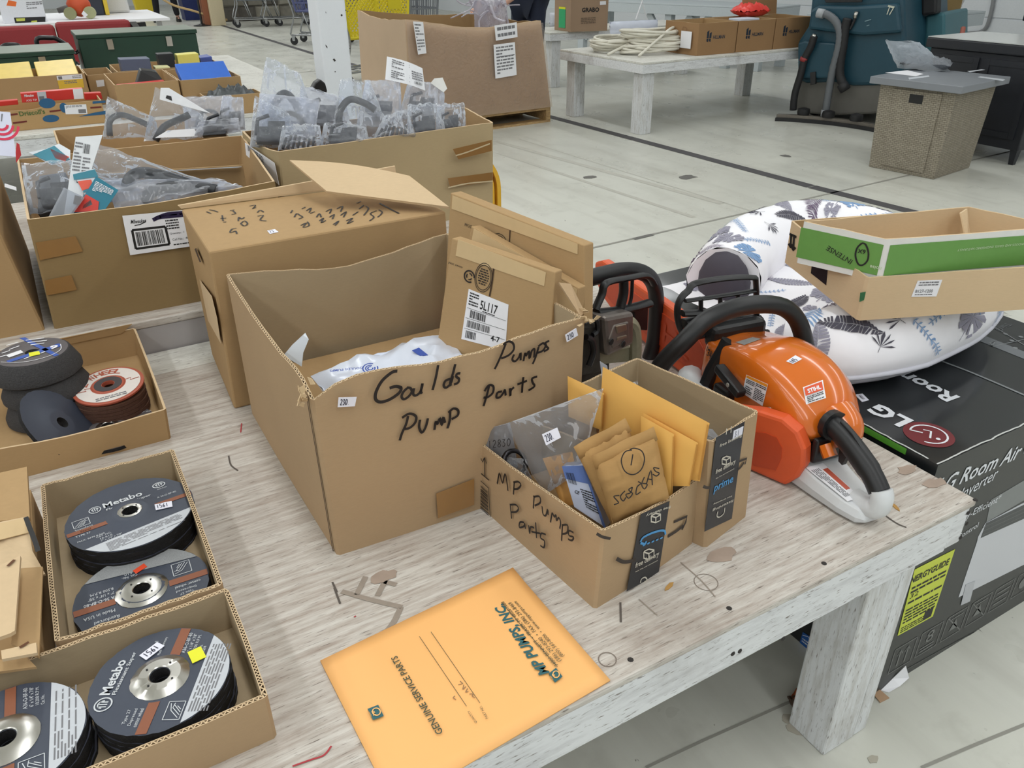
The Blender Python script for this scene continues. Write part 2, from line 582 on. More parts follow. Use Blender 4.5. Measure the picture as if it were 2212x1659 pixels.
# -- the room
HB,HB2,HB3=.571,.648,.571
def floor_mat():
 m,nt,bs,N,L=node_mat('painted_floor')
 bs.inputs['Roughness'].default_value=.3
 tc=N('ShaderNodeTexCoord')
 def noi(sc,det,scale=(1,1,1),rot=0,rough=.55):
  mp=N('ShaderNodeMapping');mp.inputs['Scale'].default_value=scale;mp.inputs['Rotation'].default_value=(0,0,rot)
  L(tc.outputs['Object'],mp.inputs['Vector'])
  n=N('ShaderNodeTexNoise');n.inputs['Scale'].default_value=sc;n.inputs['Detail'].default_value=det;n.inputs['Roughness'].default_value=rough
  L(mp.outputs['Vector'],n.inputs['Vector'])
  return n.outputs['Fac']
 def ramp(src,a,b,v0=0,v1=1):
  r=N('ShaderNodeMapRange');r.inputs['From Min'].default_value=a;r.inputs['From Max'].default_value=b
  r.inputs['To Min'].default_value=v0;r.inputs['To Max'].default_value=v1
  L(src,r.inputs['Value']);return r.outputs[0]
 def mixc(f,a,b):
  x=N('ShaderNodeMix');x.data_type='RGBA'
  L(f,x.inputs[0])
  for q,k in((a,6),(b,7)):
   if isinstance(q,tuple):x.inputs[k].default_value=q
   else:L(q,x.inputs[k])
  return x.outputs[2]
 c=mixc(ramp(noi(.9,5),.35,.7),srgb(212,212,202),srgb(199,199,190))
 c=mixc(ramp(noi(2.2,7,(3.2,.35,1),.06),.5,.75,0,.55),c,srgb(176,174,164))
 c=mixc(ramp(noi(9,6,(1,1,1)),.56,.74,0,.35),c,srgb(168,166,156))
 c=mixc(ramp(noi(34,2,(1.6,.7,1),.5),.73,.76,0,.8),c,srgb(84,80,74))
 c=mixc(ramp(noi(13,3,(1.3,.5,1),.3),.735,.76,0,.55),c,srgb(120,116,108))
 L(c,bs.inputs['Base Color'])
 L(ramp(noi(3,4),.3,.7,.24,.42),bs.inputs['Roughness'])
 return m
FLOORM=floor_mat()
mb=MB();mb.box((-9,-6,-.1),(12,27,0))
floor=struct(mb.build('floor',FLOORM))
TAPEM=plain('dark_floor_tape',(74,72,74),.6,grain=.15,scale=20)
JOINT=plain('floor_joint',(150,148,140),.8)
def floorline(name,P,w,mat,z=.0015):
 mb=MB()
 ribbon(mb,[V(p[0],p[1],0)for p in P],w,V(0,0,1),z)
 return mb.build(name,mat,floor)
floorline('tape_strip',[at(470,52,0),at(690,120,0),at(1195,254,0),at(1480,330,0),at(1752,403,0)],.09,TAPEM)
floorline('tape_strip',[at(1754,403.5,0),at(1860,430,0),at(1975,459,0),at(2120,500,0)],.09,TAPEM)
floorline('joint',[at(900,622,0),at(1270,538,0),at(1629,456,0),at(1935,385,0),at(2212,320,0)],.017,JOINT)
floorline('joint',[at(430,172,0),at(526,166,0),at(703,152,0),at(900,135,0)],.025,JOINT)
floorline('joint',[at(1395,1659,0),at(1520,1600,0),at(1800,1475,0)],.006,JOINT)
floorline('joint',[at(1990,1659,0),at(2100,1612,0),at(2300,1530,0)],.006,JOINT)
SMEAR=plain('tyre_smear',(186,184,174),.5,grain=.12,scale=25)
for a,b,w in(((1070,305),(1560,440),.05),((1075,330),(1500,470),.035),((1120,300),(1620,455),.012)):
 floorline('smear',[at(*a,0),at(*b,0)],w,SMEAR,.0008)
def blob(name,px,py,z,rx,ry,mat,seed,parent=None,t=.001,n=11,rz=0):
 r=random.Random(seed)
 c=at(px,py,z)
 P=[]
 for i in range(n):
  a=2*math.pi*i/n
  q=r.uniform(.7,1.15)
  x,y=rx*q*math.cos(a),ry*q*math.sin(a)
  P.append(c+V(x*math.cos(rz)-y*math.sin(rz),x*math.sin(rz)+y*math.cos(rz),.0006))
 mb=MB();mb.slab(P,(0,0,1),t)
 return mb.build(name,mat,parent)
SPOT=plain('floor_scuff',(104,102,98),.6)
STAIN=plain('floor_stain',(176,170,156),.4)
for i,(x,y,rx,ry)in enumerate(((1273,383,.05,.04),(1485,383,.07,.055),(1697,337,.03,.05))):
 blob('scuff',x,y,0,rx,ry,SPOT,i,floor)
floorline('scuff',[at(1368,517,0),at(1410,507,0)],.03,SPOT,.002)
for i,(x,y,rx)in enumerate(((1722,1573,.022),(1705,1553,.016),(1887,1640,.012))):
 blob('stain',x,y,0,rx,rx*.8,STAIN,40+i,floor)
CEILM=plain('ceiling_white',(232,232,228),.9)
WALLM=plain('wall_white',(222,226,230),.7)
mb=MB();mb.box((-9,-6,CEIL),(12,27,CEIL+.1));struct(mb.build('ceiling',CEILM))
for nm,lo,hi in(('wall_left',(-9.1,-6,0),(-9,27,CEIL)),('wall_front',(-9,-6.1,0),(12,-6,CEIL)),('wall_back',(-9,27,0),(12,27.1,CEIL))):
 mb=MB();mb.box(lo,hi);struct(mb.build(nm,WALLM))
XW=9.6
mb=MB();mb.box((XW,-6,0),(XW+.1,27,CEIL))
wr=struct(mb.build('wall_right',WALLM))
CREAM=plain('cream_board',(232,226,208),.6)
for i in range(12):
 mb=MB();mb.box((XW-.012,-5.9+i*1.222+.004,.0),(XW,-5.9+(i+1)*1.222-.004,.62));mb.build('panel',WALLM,wr)
 mb=MB();mb.box((XW-.012,-5.9+i*1.222+.004,.64),(XW,-5.9+(i+1)*1.222-.004,CEIL));mb.build('panel',WALLM,wr)
# -- benches
PAINT=painted_wood('worn_white_bench_paint',(208,203,195),(166,153,142),(1.2,14,14),.75)
PAINTG=painted_wood('grey_white_apron_paint',(226,228,230),(204,205,207),(1.5,10,10),.2)
PAINTL=painted_wood('leg_paint',(222,224,226),(196,195,192),(10,10,1.2),.35)
PAINTT=painted_wood('table_paint',(222,221,214),(196,194,186),(1.2,8,8),.4)
PAINTP=plain('clean_grey_paint',(196,204,208),.5)
bench=thing('work_bench','large low bench with worn white painted plywood top in the foreground','bench',(0,1.1,0))
X0,X1,Y0,Y1=-1.5,1.168,.522,1.783
mb=MB();mb.box((X0,Y0,HB-.014),(X1,Y1-.115,HB));mb.build('tabletop',PAINT,bench,bevel=.004)
mb=MB();mb.box((X0,Y1-.113,HB-.014),(X1,Y1,HB-.001));mb.build('top_board',PAINTT,bench,bevel=.002)
mb=MB();mb.box((X0,Y0+.003,HB-.092),(X1-.045,Y0+.036,HB-.0145));mb.build('apron',PAINTG,bench,bevel=.003)
mb=MB();mb.box((X1-.038,Y0+.0405,HB-.092),(X1-.003,Y1-.01,HB-.0145));mb.build('apron',PAINTG,bench,bevel=.003)
mb=MB();mb.box((X1-.0445,Y0+.004,HB-.09),(X1-.004,Y0+.04,HB-.0145));mb.build('corner_block',PAINTG,bench,bevel=.004)
mb=MB();mb.box((X0,Y1-.045,HB-.092),(X1-.04,Y1-.01,HB-.0145));mb.build('apron',PAINTG,bench,bevel=.003)
for lx,ly in((1.0,.56),(1.0,1.62),(-1.4,.56),(-1.4,1.62)):
 mb=MB();mb.box((lx,ly,0),(lx+.085,ly+.088,HB-.0145));lg=mb.build('leg',PAINTL,bench,bevel=.004)
 mb=MB();mb.box((lx+.0865,ly+.001,0),(lx+.123,ly+.087,HB-.0145));mb.build('leg_board',PAINTL,lg,bevel=.004)
NAILD=plain('nail_hole',(48,44,42),.8)
for f in((1365,1424),(1575,1316),(1582,1412),(1912,1182),(1776,1220),(2108,1080),(2010,1096)):
 pass
fa=Face((0,Y0+.003,0),(0,-1,0))
mb=MB()
for px,py in((1583,1412),(1598,1406),(2091,1108),(2088,1131),(2075,1161),(1692,1379)):
 c=fa.hit(px,py);mb.lathe([(0,.0012),(.0035,.001),(.004,0)],c,8,(0,-1,0))
mb.build('nail_hole',NAILD,bench)
mb=MB()
for px,py in((1575,1314),(1362,1425),(2107,1080),(1780,1217)):
 c=at(px,py,HB);mb.lathe([(0,.0009),(.0035,.0008),(.0042,0)],c,8)
mb.build('nail_head',NAILD,bench)
ft=Face((0,0,HB),(0,0,1))
mb=MB();strokes(mb,ft,[[(632,1656),(672,1642),(700,1632),(716,1612)],[(520,935),(522,915)],[(765,1334),(769,1331)]],.0022)
mb.build('pen_mark',plain('red_pen',(172,52,60),.6),bench)
SCR=plain('bare_wood_scratch',(150,138,126),.8,grain=.2,scale=80)
mb=MB();strokes(mb,ft,[[(738,1278),(800,1296),(868,1312)],[(770,1286),(790,1246)],[(815,1288),(838,1244)],[(866,1312),(850,1345),(828,1372)],[(820,1254),(856,1264)]],.008)
strokes(mb,ft,[[(1470,1215),(1515,1255),(1545,1290)],[(1380,1295),(1420,1330)]],.0018)
mb.build('scratch',SCR,bench)
mb=MB();strokes(mb,ft,[[(494,985),(499,1005),(514,1017)],[(718,1258),(728,1280)],[(722,1270),(735,1305)],[(1900,1105),(1935,1130),(1958,1140)],[(1340,1302),(1341,1345)]],.0028)
mb.build('gouge',plain('dark_gouge',(92,84,78),.9),bench)
STB=plain('brown_stain',(164,146,132),.7,grain=.3,scale=30)
for i,(x,y,rx,ry)in enumerate(((1960,1015,.022,.012),(2020,1045,.026,.012),(1900,1085,.03,.012),(1560,1200,.03,.015),(1860,980,.02,.02),(830,1245,.022,.012))):
 blob('wear_patch',x,y,HB,rx,ry,STB,i+70,bench,.0004,13)
mb=MB();mb.lathe([(.0105,.0006),(.012,.0006)],at(1312,1425,HB),20);mb.lathe([(.016,.0006),(.0172,.0006)],at(1525,1258,HB),22);mb.build('ring_mark',plain('ring_stain',(128,116,106),.8),bench)
CHIP=plain('wood_chip',(178,136,74),.8)
for i,(x,y,a)in enumerate(((1445,1268,.3),(1935,1096,1.2))):
 c=at(x,y,HB)
 mb=MB()
 d=V(math.cos(a),math.sin(a),0);e=V(-d.y,d.x,0)
 mb.slab([c-d*.011,c-d*.004+e*.003,c+d*.007+e*.0035,c+d*.012,c+d*.004-e*.003,c-d*.005-e*.0025],(0,0,1),.0012)
 tag(mb.build('wood_chip',CHIP),['small brown wood chip in front of the shorter tape-banded box','small tan chip near the right edge of the bench'][i],'chip')
b2=thing('back_bench','long bench behind the foreground bench, under the big open cartons','bench',(0,2.4,0))
mb=MB();mb.box((-2.2,1.785,HB2-.018),(1.15,3.0,HB2));mb.build('tabletop',PAINT,b2,bevel=.003)
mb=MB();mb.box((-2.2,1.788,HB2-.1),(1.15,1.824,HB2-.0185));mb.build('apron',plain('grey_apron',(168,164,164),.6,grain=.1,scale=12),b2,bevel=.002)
mb=MB();mb.box((1.11,1.825,HB2-.1),(1.147,2.99,HB2-.0185));mb.build('apron',PAINTG,b2,bevel=.002)
for lx,ly in((1.0,1.84),(1.0,2.86),(-2.1,1.84),(-2.1,2.86)):
 mb=MB();mb.box((lx,ly,0),(lx+.09,ly+.09,HB2-.0185));mb.build('leg',PAINTL,b2,bevel=.003)
b3=thing('far_bench','long white bench holding the fruit tray, the small cartons and the green steel boxes','bench',(0,6,0))
mb=MB();mb.box((-3,4.66,HB3-.02),(1.55,7.6,HB3));mb.build('tabletop',PAINTT,b3,bevel=.003)
mb=MB();mb.box((-3,4.665,HB3-.1),(1.55,4.7,HB3-.0205));mb.build('apron',PAINTG,b3,bevel=.003)
mb=MB();mb.box((1.51,4.701,HB3-.1),(1.545,7.59,HB3-.0205));mb.build('apron',PAINTG,b3,bevel=.003)
for lx,ly in((1.4,4.72),(1.4,7.4),(-2.9,4.72),(-2.9,7.4),(-.6,4.72)):
 mb=MB();mb.box((lx,ly,0),(lx+.1,ly+.1,HB3-.0205));mb.build('leg',PAINTL,b3,bevel=.003)
def table(label,c,ux,lx,ly,z,leg=.12,ap=.085,inset_=.04,cat='table',name='low_table',legs=4):
 """c: near-left top corner, ux: direction of the long side."""
 ux=V(*ux).normalized();uy=V(-ux.y,ux.x,0);c=V(c[0],c[1],z);Z=V(0,0,1)
 t=thing(name,label,cat,V(c.x,c.y,0))
 MB_=MB();MB_.obox(c-Z*.018,ux*lx,uy*ly,Z*.018);MB_.build('tabletop',PAINTT,t,bevel=.003)
 th=.04
 for o,x,y in((c,ux*lx,uy*th),(c+uy*(ly-th),ux*lx,uy*th),(c+uy*(th+.001),ux*th,uy*(ly-2*th-.002)),(c+ux*(lx-th)+uy*(th+.001),ux*th,uy*(ly-2*th-.002))):
  q=MB();q.obox(o-Z*ap,x,y,Z*(ap-.0185));q.build('apron',PAINTG,t,bevel=.003)
 xs=[inset_+.01,lx-inset_-leg-.01]
 if legs==6:xs.insert(1,(lx-leg)/2)
 for x in xs:
  for y in(inset_+.005,ly-inset_-leg-.005):
   q=MB();q.obox(c+ux*x+uy*y-Z*z,ux*leg*.62,uy*leg,Z*(z-.019));g=q.build('leg',PAINTL,t,bevel=.004)
   q=MB();q.obox(c+ux*(x+leg*.63)+uy*(y+.002)-Z*z,ux*leg*.36,uy*(leg-.004),Z*(z-.019));q.build('leg_board',PAINTL,g,bevel=.004)
 return t
c1=at(1389,135.5,.566);c2=at(1207,106.5,.566);c3=at(1731,104,.566)
TAB=table('low white table carrying the coils of white cable',(c1 .x,c1 .y),(c3-c1)*1,2.35,(c2-c1).length,.566)
g1=at(1189,71,.566);g2=at(1313,67,.566)
table('low white table behind, carrying one small carton with a green label',(g1 .x,g1 .y),(1,.02,0),2.1,.62,.566)
def braced(label,c,ux,lx,ly,z,stations):
 ux=V(*ux).normalized();uy=V(-ux.y,ux.x,0);c=V(c[0],c[1],z);Z=V(0,0,1)
 t=thing('braced_table',label,'table',V(c.x,c.y,0))
 q=MB();q.obox(c-Z*.02,ux*lx,uy*ly,Z*.02);q.build('tabletop',PAINTP,t,bevel=.003)
 q=MB();q.obox(c-Z*.13,ux*lx,uy*.04,Z*.109);q.build('apron',PAINTP,t,bevel=.003)
 q=MB();q.obox(c+ux*(lx-.04)+uy*.041-Z*.13,ux*.04,uy*(ly-.042),Z*.109);q.build('apron',PAINTP,t,bevel=.003)
 for s in stations:
  q=MB();q.obox(c+ux*s+uy*.045-Z*z,ux*.1,uy*.1,Z*(z-.021));q.build('leg',PAINTP,t,bevel=.003)
  for d in(-1,1):
   q=MB();q.beam(c+ux*(s+.05+d*.055)+uy*.09-Z*.5,c+ux*(s+.05+d*.33)+uy*.09-Z*.131,.08,.05,uy);q.build('brace',PAINTP,t)
  q=MB();q.obox(c+ux*s+uy*(ly-.15)-Z*z,ux*.1,uy*.1,Z*(z-.021));q.build('leg',PAINTP,t,bevel=.003)
 return t
u1=at(1180,-4,.72);u2=at(1640,16,.72)
braced('tall grey-white table with V braces behind the low tables',(u1 .x,u1 .y),(u2-u1),(u2-u1).length*1.04,.8,.72,((u2-u1).length*.17,(u2-u1).length*.60,(u2-u1).length*.86,(u2-u1).length*.99))
r1=at(1960,38,.78);r2=at(2126,24,.78)
RT=braced('grey-white table against the right wall behind the black cabinet',(r1 .x-.25,r1 .y-.01),(r2-r1),(r2-r1).length+.3,.9,.78,(.05,(r2-r1).length*.75))
PIPE=plain('grey_conduit',(140,142,144),.45)
fw=Face((XW-.03,0,0),(-1,0,0))
P=[fw.hit(*q)for q in((2152,-60),(2146,0),(2139,35),(2131,58),(2118,69),(2098,72),(2060,74))]
mb=MB();mb.tube(smooth_path(P,4),.022,8);tag(mb.build('conduit_pipe',PIPE,sm=True),'grey conduit bending along the white right wall','pipe')
cx,cy=1.86,5.72
colw=plain('white_column_paint',(232,236,242),.45,grain=.02)
mb=MB();mb.box((cx-.1,cy-.1,0),(cx+.1,cy+.1,CEIL));co=mb.build('column',colw,bevel=.012);struct(co)
mb=MB()
fc=Face((0,cy-.1,0),(0,-1,0));fc2=Face((cx-.1,0,0),(-1,0,0))
for px,py,r in((704,27,.006),(738,33,.007),(747,22,.004),(724,155,.004),(756,105,.004)):
 p=(fc2 if px<720 else fc).hit(px,py);mb.lathe([(0,.002),(r,0)],p,7,(fc2 if px<720 else fc).n)
for px,py in((706,100),(722,129)):
 f_=fc2 if px<712 else fc
 ribbon(mb,[f_.hit(px-2,py-2),f_.hit(px+2,py+3)],.012,f_.n,.002)
mb.build('chip_mark',NAILD,co)
# -- big open carton with felt-pen writing
def sticker(root,q,mat,txt=None,w=.0011,name='price_sticker',ink=INK,pen_=True,u=(.12,.68),vv=(.22,.82)):
 mb=MB();q.slab(mb)
 o=mb.build(name,mat,root)
 if txt:
  mb=MB()
  if pen_:pen(mb,q,txt,u[0],u[1],vv[0],vv[1],w)
  else:q.text(mb,txt,u[0],u[1],vv[0],vv[1]-vv[0])
  mb.build('lettering',ink,o)
 return o
PRICE=plain('price_sticker_white',(232,232,244),.55,grain=.02)
PINK=plain('price_pen',(54,54,74),.6)
gb=[at(729,1201,HB),at(1250,1021,HB),V(.655,1.402,HB),at(540,885,HB)-V(0,.014,0)]
gt=[at(668,836,HB+.287),at(1266,688,HB+.287),V(.656,1.402,HB+.287),at(486,590,HB+.287)-V(0,.006,0)]
GB=thing('large_carton','large open brown carton with black felt-pen writing on its front','carton',(gb[0]+gb[2])/2)
def gsag(e,f):
 if e==0:return-.020*math.exp(-(f/.07)**2)+.004*math.sin(f*9)-.006*math.sin(math.pi*f)
 if e==3:return-.02*math.exp(-((1-f)/.06)**2)-.012*math.sin(math.pi*f)
 if e==2:return-.018*math.sin(math.pi*f)**2
 return-.01*math.sin(math.pi*f)
carton(GB,gb,gt,.005,(CB,CBG),.0085,14,(.010,.0,-.02,.004),gsag,.0016,3,6)
gf=face3(gb[0],gb[1],gt[0])
gf.o=gf.o+gf.n*.011
mb=MB()
strokes(mb,gf,[[(858,801),(846,804),(825,822),(812,846),(811,862),(822,868),(842,862),(862,848),(866,838),(861,836)],[(841,838),(855,834),(867,837)]],.0048)
strokes(mb,gf,[[(879,838),(871,846),(867,856),(872,862),(882,856),(889,846),(886,838),(878,837)],[(894,838),(892,850),(897,854),(906,848),(911,836),(912,828),(909,844),(911,850)],[(946,788),(941,815),(934,842)],[(972,818),(962,822),(958,832),(963,837),(973,828),(978,812)],[(983,786),(978,806),(972,826),(974,833)],[(994,806),(987,807),(985,813),(991,818),(989,826),(980,830)]],.0040)
strokes(mb,gf,[[(1092,742),(1083,765),(1074,785),(1068,797)],[(1086,744),(1098,737),(1108,742),(1109,755),(1098,767),(1082,774)],[(1110,765),(1106,776),(1112,780),(1120,772),(1124,762),(1124,778)],[(1130,780),(1134,762),(1136,768),(1142,758),(1143,774),(1148,758),(1154,754),(1153,772)],[(1163,749),(1156,772),(1150,786)],[(1162,748),(1172,741),(1178,746),(1172,757),(1160,762)],[(1186,736),(1178,740),(1180,748),(1184,753),(1174,759)]],.0036)
strokes(mb,gf,[[(881,898),(877,915),(868,935),(863,951)],[(868,902),(884,893),(898,899),(896,913),(884,924),(872,926)],[(907,906),(905,922),(911,934),(919,922),(924,903)],[(938,928),(941,910),(944,916),(950,903),(954,918),(957,901),(961,913)],[(972,889),(971,908),(966,925)],[(968,891),(979,882),(989,886),(988,897),(975,905)]],.0040)
strokes(mb,gf,[[(1056,833),(1052,850),(1044,877)],[(1046,845),(1055,832),(1065,834),(1064,848),(1052,858),(1044,858)],[(1084,845),(1074,848),(1072,858),(1080,857),(1088,846),(1090,842),(1092,854)],[(1101,838),(1102,855),(1103,843),(1110,836)],[(1130,814),(1128,832),(1127,848)],[(1117,830),(1138,822)],[(1160,813),(1149,817),(1150,826),(1154,834),(1141,843)]],.0038)
mb.build('handwriting',INK,GB)
sticker(GB,fquad(gf,((729,879),(766,877),(770,857),(731,858))),PRICE,'230.',.0011,ink=PINK)
sticker(GB,fquad(gf,((1224,739),(1248,724),(1244,708),(1220,723))),PRICE,'230',.001,ink=PINK)
tape('tape_strip',GB,gf,((942,1066),(1024,1034),(1024,1090),(946,1119)),TAPE)
sf=face3(gb[3],gb[0],gt[3])
mb=MB();a,b=lerp(gb[0],gb[3],.03),lerp(gt[0],gt[3],.03)
ribbon(mb,[a,lerp(a,b,.5),b-V(0,0,.02)],.004,sf.n,.002)
a2,b2_=lerp(gb[0],gb[3],.05),lerp(gt[0],gt[3],.05)
mb.build('seam',DARKCB,GB)
TORN=plain('torn_paper',(206,180,142),.9)
mb=MB();r=random.Random(4)
for base,sp in((gt[1],.022),(gt[0]-V(0,0,.012),.014)):
 for i in range(9):
  p=base+V(r.uniform(-sp,sp*.8),r.uniform(-.004,.02),r.uniform(-.012,.006))
  d=V(r.uniform(-1,1),r.uniform(-1,1),r.uniform(-.2,.8)).normalized()*r.uniform(.008,.02)
  e=d.cross(V(r.uniform(-1,1),1,.3)).normalized()*.004
  mb.slab([p-e,p+d*.5-e*1.3,p+d,p+d*.4+e],d.cross(e),.0008)
mb.build('torn_edge',TORN,GB)
q=MB();A_=gt[1]
q.slab([A_+V(.001,.02,-.004),A_+V(.016,.03,-.004),A_+V(.018,.075,.028),A_+V(.002,.085,.03)],(0,-1,.4),.004)
q.build('flap_stub',CB,GB)
inz=HB+.135
MILKY=film('milky_parts_bag',(232,236,242),.50,.18,.4,10)
CLEARB=film('clear_parts_bag',(238,241,245),.15,.06,.7,9)
def pillow(mb,c,ux,uy,uz,lx,ly,th,seed=0,nu=16,nv=12,crease=.25,pinch=.0):
 """Sealed bag: two rumpled skins meeting at the edge."""
 c,ux,uy,uz=Vector(c),Vector(ux).normalized(),Vector(uy).normalized(),Vector(uz).normalized()
 off=Vector((seed*3.7,seed*1.3,0))
 def skin(sg):
  def f(u,v):
   a,b=2*u-1,2*v-1
   pr=max(0,(1-a**4)*(1-b**4))**.6
   q=Vector((a*2.1,b*2.1,sg*.8))+off
   nz=noise.noise(q*1.3)*.6+noise.noise(q*3.1)*.4
   rid=1-abs(noise.noise(q*2.2+Vector((9,9,9))))*2
   w=1-pinch*max(0,b)
   z=sg*th*pr*(1+nz*crease*2)+th*(nz*.9+rid*.35)*crease*2
   return c+ux*(a*lx*w+nz*.02*lx)+uy*(b*ly+nz*.03*ly)+uz*z
  return f
 mb.grid(skin(1),nu,nv);mb.grid(skin(-1),nu,nv,True)
 return mb
bg=thing('parts_bag','white printed plastic parts bag lying inside the large carton','bag',(.42,1.12,inz))
mb=MB();pillow(mb,(.42,1.10,inz+.02),(1,.1,.02),(-.1,1,.15),(0,-.15,1),.125,.09,.024,3,crease=.25);mb.build('film',plain('bag_white',(214,220,234),.22,grain=.08,scale=14),bg,sm=True)
BLUEP=plain('blue_print',(44,74,160),.45)
bf=Face((.40,1.08,inz+.058),(-.05,-.25,1))
mb=MB();text(mb,bf,'GOULDS PUMPS',(784,793),(712,800),None,bold=.02)
for r0 in(.012,.0075,.004):
 c=bf.hit(800,797);u=bf.n.orthogonal().normalized();w=bf.n.cross(u)
 ribbon(mb,[c+(u*math.cos(t/8*math.pi)+w*math.sin(t/8*math.pi))*r0 for t in range(0,15)],.0022,bf.n,.0015)
mb.build('lettering',BLUEP,bg)
mb=MB();patch(mb,Face((.46,1.13,inz+.05),(-.1,-.3,1)),((890,758),(905,752),(925,768),(908,770)),.001);mb.build('corner_mark',BLUEP,bg)
bg=thing('parts_bag','clear parts bag with a bright blue tag in the large carton','bag',(.3,1.02,inz))
mb=MB();pillow(mb,(.285,1.0,inz+.035),(1,.1,0),(-.1,1,.1),(0,-.2,1),.05,.055,.022,8);mb.build('film',CLEARB,bg,sm=True)
mb=MB();mb.tube([V(.262,1.04,inz+.02),V(.29,1.0,inz+.02)],.006,8);mb.lathe([(.009,0),(.009,.012),(.004,.013)],(.262,1.04,inz+.02),10,(-.6,.8,0));mb.build('fitting',plain('dark_grey_rubber',(52,52,56),.5),bg,sm=.5)
mb=MB();mb.obox(V(.268,.962,inz+.05),V(.04,.012,0),V(-.008,.022,.006),V(0,0,.0015));tg=mb.build('tag',plain('bright_blue_tag',(28,140,232),.4),bg)
tf=V(.3,.99,inz)
bg=thing('folded_paper','folded white plastic corner sticking up at the left of the large carton','bag',(.25,1.08,inz))
fl=Face((.262,1.06,HB+.2),(-.3,-1,.2))
mb=MB()
def pl(px,py,d):
 return fl.hit(px,py)+V(0,d,0)
mb.loft([[pl(612,768,0),pl(640,788,.01),pl(652,792,0)],[pl(632,744,0),pl(648,752,.014),pl(655,762,0)],[pl(655,724,0),pl(662,722,.006),pl(667,733,0)]],True)
mb.build('film',plain('white_plastic_film',(226,232,240),.25,grain=.04),bg,sm=.6)
mb=MB();pillow(mb,(.475,1.0,inz+.05),(1,.05,.10),(-.05,1,.1),(-.1,-.2,1),.062,.04,.010,12,crease=.3)
tag(mb.build('paper_wrap',plain('white_tissue',(232,230,226),.8,grain=.03),sm=True),'crumpled white paper wrap behind the front wall of the large carton','wrapping')
mb=MB();mb.box((.245,.94,HB+.007),(.62,1.365,inz-.03))
tag(mb.build('packed_carton',CBD,bevel=.004),'brown packed layer lying at the bottom of the large carton','carton')
MASK=plain('paper_tape',(206,178,134),.6,grain=.06,scale=40)
def flatbox(label,tl,tr,br,bl,plane,thick,group=None):
 """Flat carton standing on edge; the four face corners are given by pixels on its leaning face."""
 P=[plane.hit(*q)for q in(bl,br,tr,tl)]
 t=thing('flat_carton',label,'carton',(P[0]+P[1])/2,group)
 mb=MB();mb.slab(P,-plane.n,thick);mb.build('body',CBL if 0 else CBD,t,bevel=.002)
 q=Quad(P[0],P[1],P[2],P[3])
 if q.n.dot(plane.n)<0:q.n=-q.n
 return t,q
pn3=Face((.60,1.28,HB+.2),(-.93,-.42,.12))
F3,q3=flatbox('rearmost flat taped carton standing at the right end of the large carton',(973,416),(1263,530),(1262,700),(960,640),pn3,.03)
mb=MB();q3 .rect(mb,.02,.86,.955,.985,.0006,.0006);mb.build('paper_tape',MASK,F3)
def emblem(mb,q,u,v,s,asp=1.0):
 """round box-maker's stamp: ring, inner ring and rows of print"""
 X=(q.c[1]-q.c[0]).normalized();Y=q.n.cross(X)
 c=q.p(u,v)
 for r_ in(1,.86):
  ribbon(mb,[c+X*math.cos(t/10*math.pi)*s*r_*.8+Y*math.sin(t/10*math.pi)*s*r_*asp for t in range(21)],.0011,q.n,.0012)
 for i in range(-3,4):
  w=math.sqrt(max(0,1-(i/4.2)**2))*.5*s
  r=random.Random(i)
  x=-w
  while x<w:
   e=min(w,x+r.uniform(.1,.3)*s)
   y=i*.2*s
   mb.add([c+X*x+Y*y+q.n*.0012,c+X*e+Y*y+q.n*.0012,c+X*e+Y*(y+.1*s)+q.n*.0012,c+X*x+Y*(y+.1*s)+q.n*.0012],[(0,1,2,3)])
   x=e+.06*s
def recyc(mb,q,u,v,s):
 X=(q.c[1]-q.c[0]).normalized();Y=q.n.cross(X);c=q.p(u,v)
 for r_,w in((.9,.16),):
  ribbon(mb,[c+X*math.cos(t/10*math.pi)*s*r_+Y*math.sin(t/10*math.pi)*s*r_ for t in range(18)],s*.22,q.n,.0012)
 for k in range(3):
  a=2.1*k+.4
  P=[c+(X*math.cos(a+d)+Y*math.sin(a+d))*s*.5 for d in(0,.7,1.3)]
  ribbon(mb,P,s*.2,q.n,.0012)
mb=MB();emblem(mb,q3,.40,.62,.026,1.1);recyc(mb,q3,.27,.63,.014);q3 .text(mb,'PPOC SMBD',.13,.25,.74,.03);mb.build('stamp',INK,F3)
mb=MB();a,b=q3 .p(.475,.86),q3 .p(.47,.45);ribbon(mb,[a,b],.0025,q3 .n,.001);mb.build('slit',DARKCB,F3)
pn2=Face((.58,1.2,HB+.2),(-.90,-.48,.2))
F2,q2=flatbox('middle flat carton with a tilted taped top edge, between two others',(1018,488),(1250,622),(1240,720),(990,640),pn2,.028)
mb=MB();q2 .rect(mb,.03,.80,.72,.99,.0006,.0006);q2 .rect(mb,.80,.42,.99,.96,.0006,.0006);mb.build('paper_tape',MASK,F2)
pn1=Face((.56,1.12,HB+.2),(-.88,-.52,.16))
F1,q1=flatbox('front flat taped carton with a white barcode label, standing in the large carton',(976,514),(1200,588),(1186,770),(940,770),pn1,.026)
mb=MB();mb.slab([pn1 .hit(*q)+pn1 .n*.0004 for q in((985,552),(1176,618),(1180,588),(990,517))],pn1 .n,.0006);mb.build('paper_tape',MASK,F1)
mb=MB();emblem(mb,Quad(*[pn1 .hit(*q)for q in((1000,640),(1080,670),(1090,600),(1010,570))]),.47,.78,.021,1.2)
recyc(mb,Quad(*[pn1 .hit(*q)for q in((1000,640),(1080,670),(1090,600),(1010,570))]),.10,.66,.011)
text(mb,pn1,'pioc swoo',(969,570),(999,581),(968,563));mb.build('stamp',INK,F1)
mb=MB();ribbon(mb,[pn1 .hit(1067,580),pn1 .hit(1063,612),pn1 .hit(1058,640)],.003,pn1 .n,.001);mb.build('slit',DARKCB,F1)
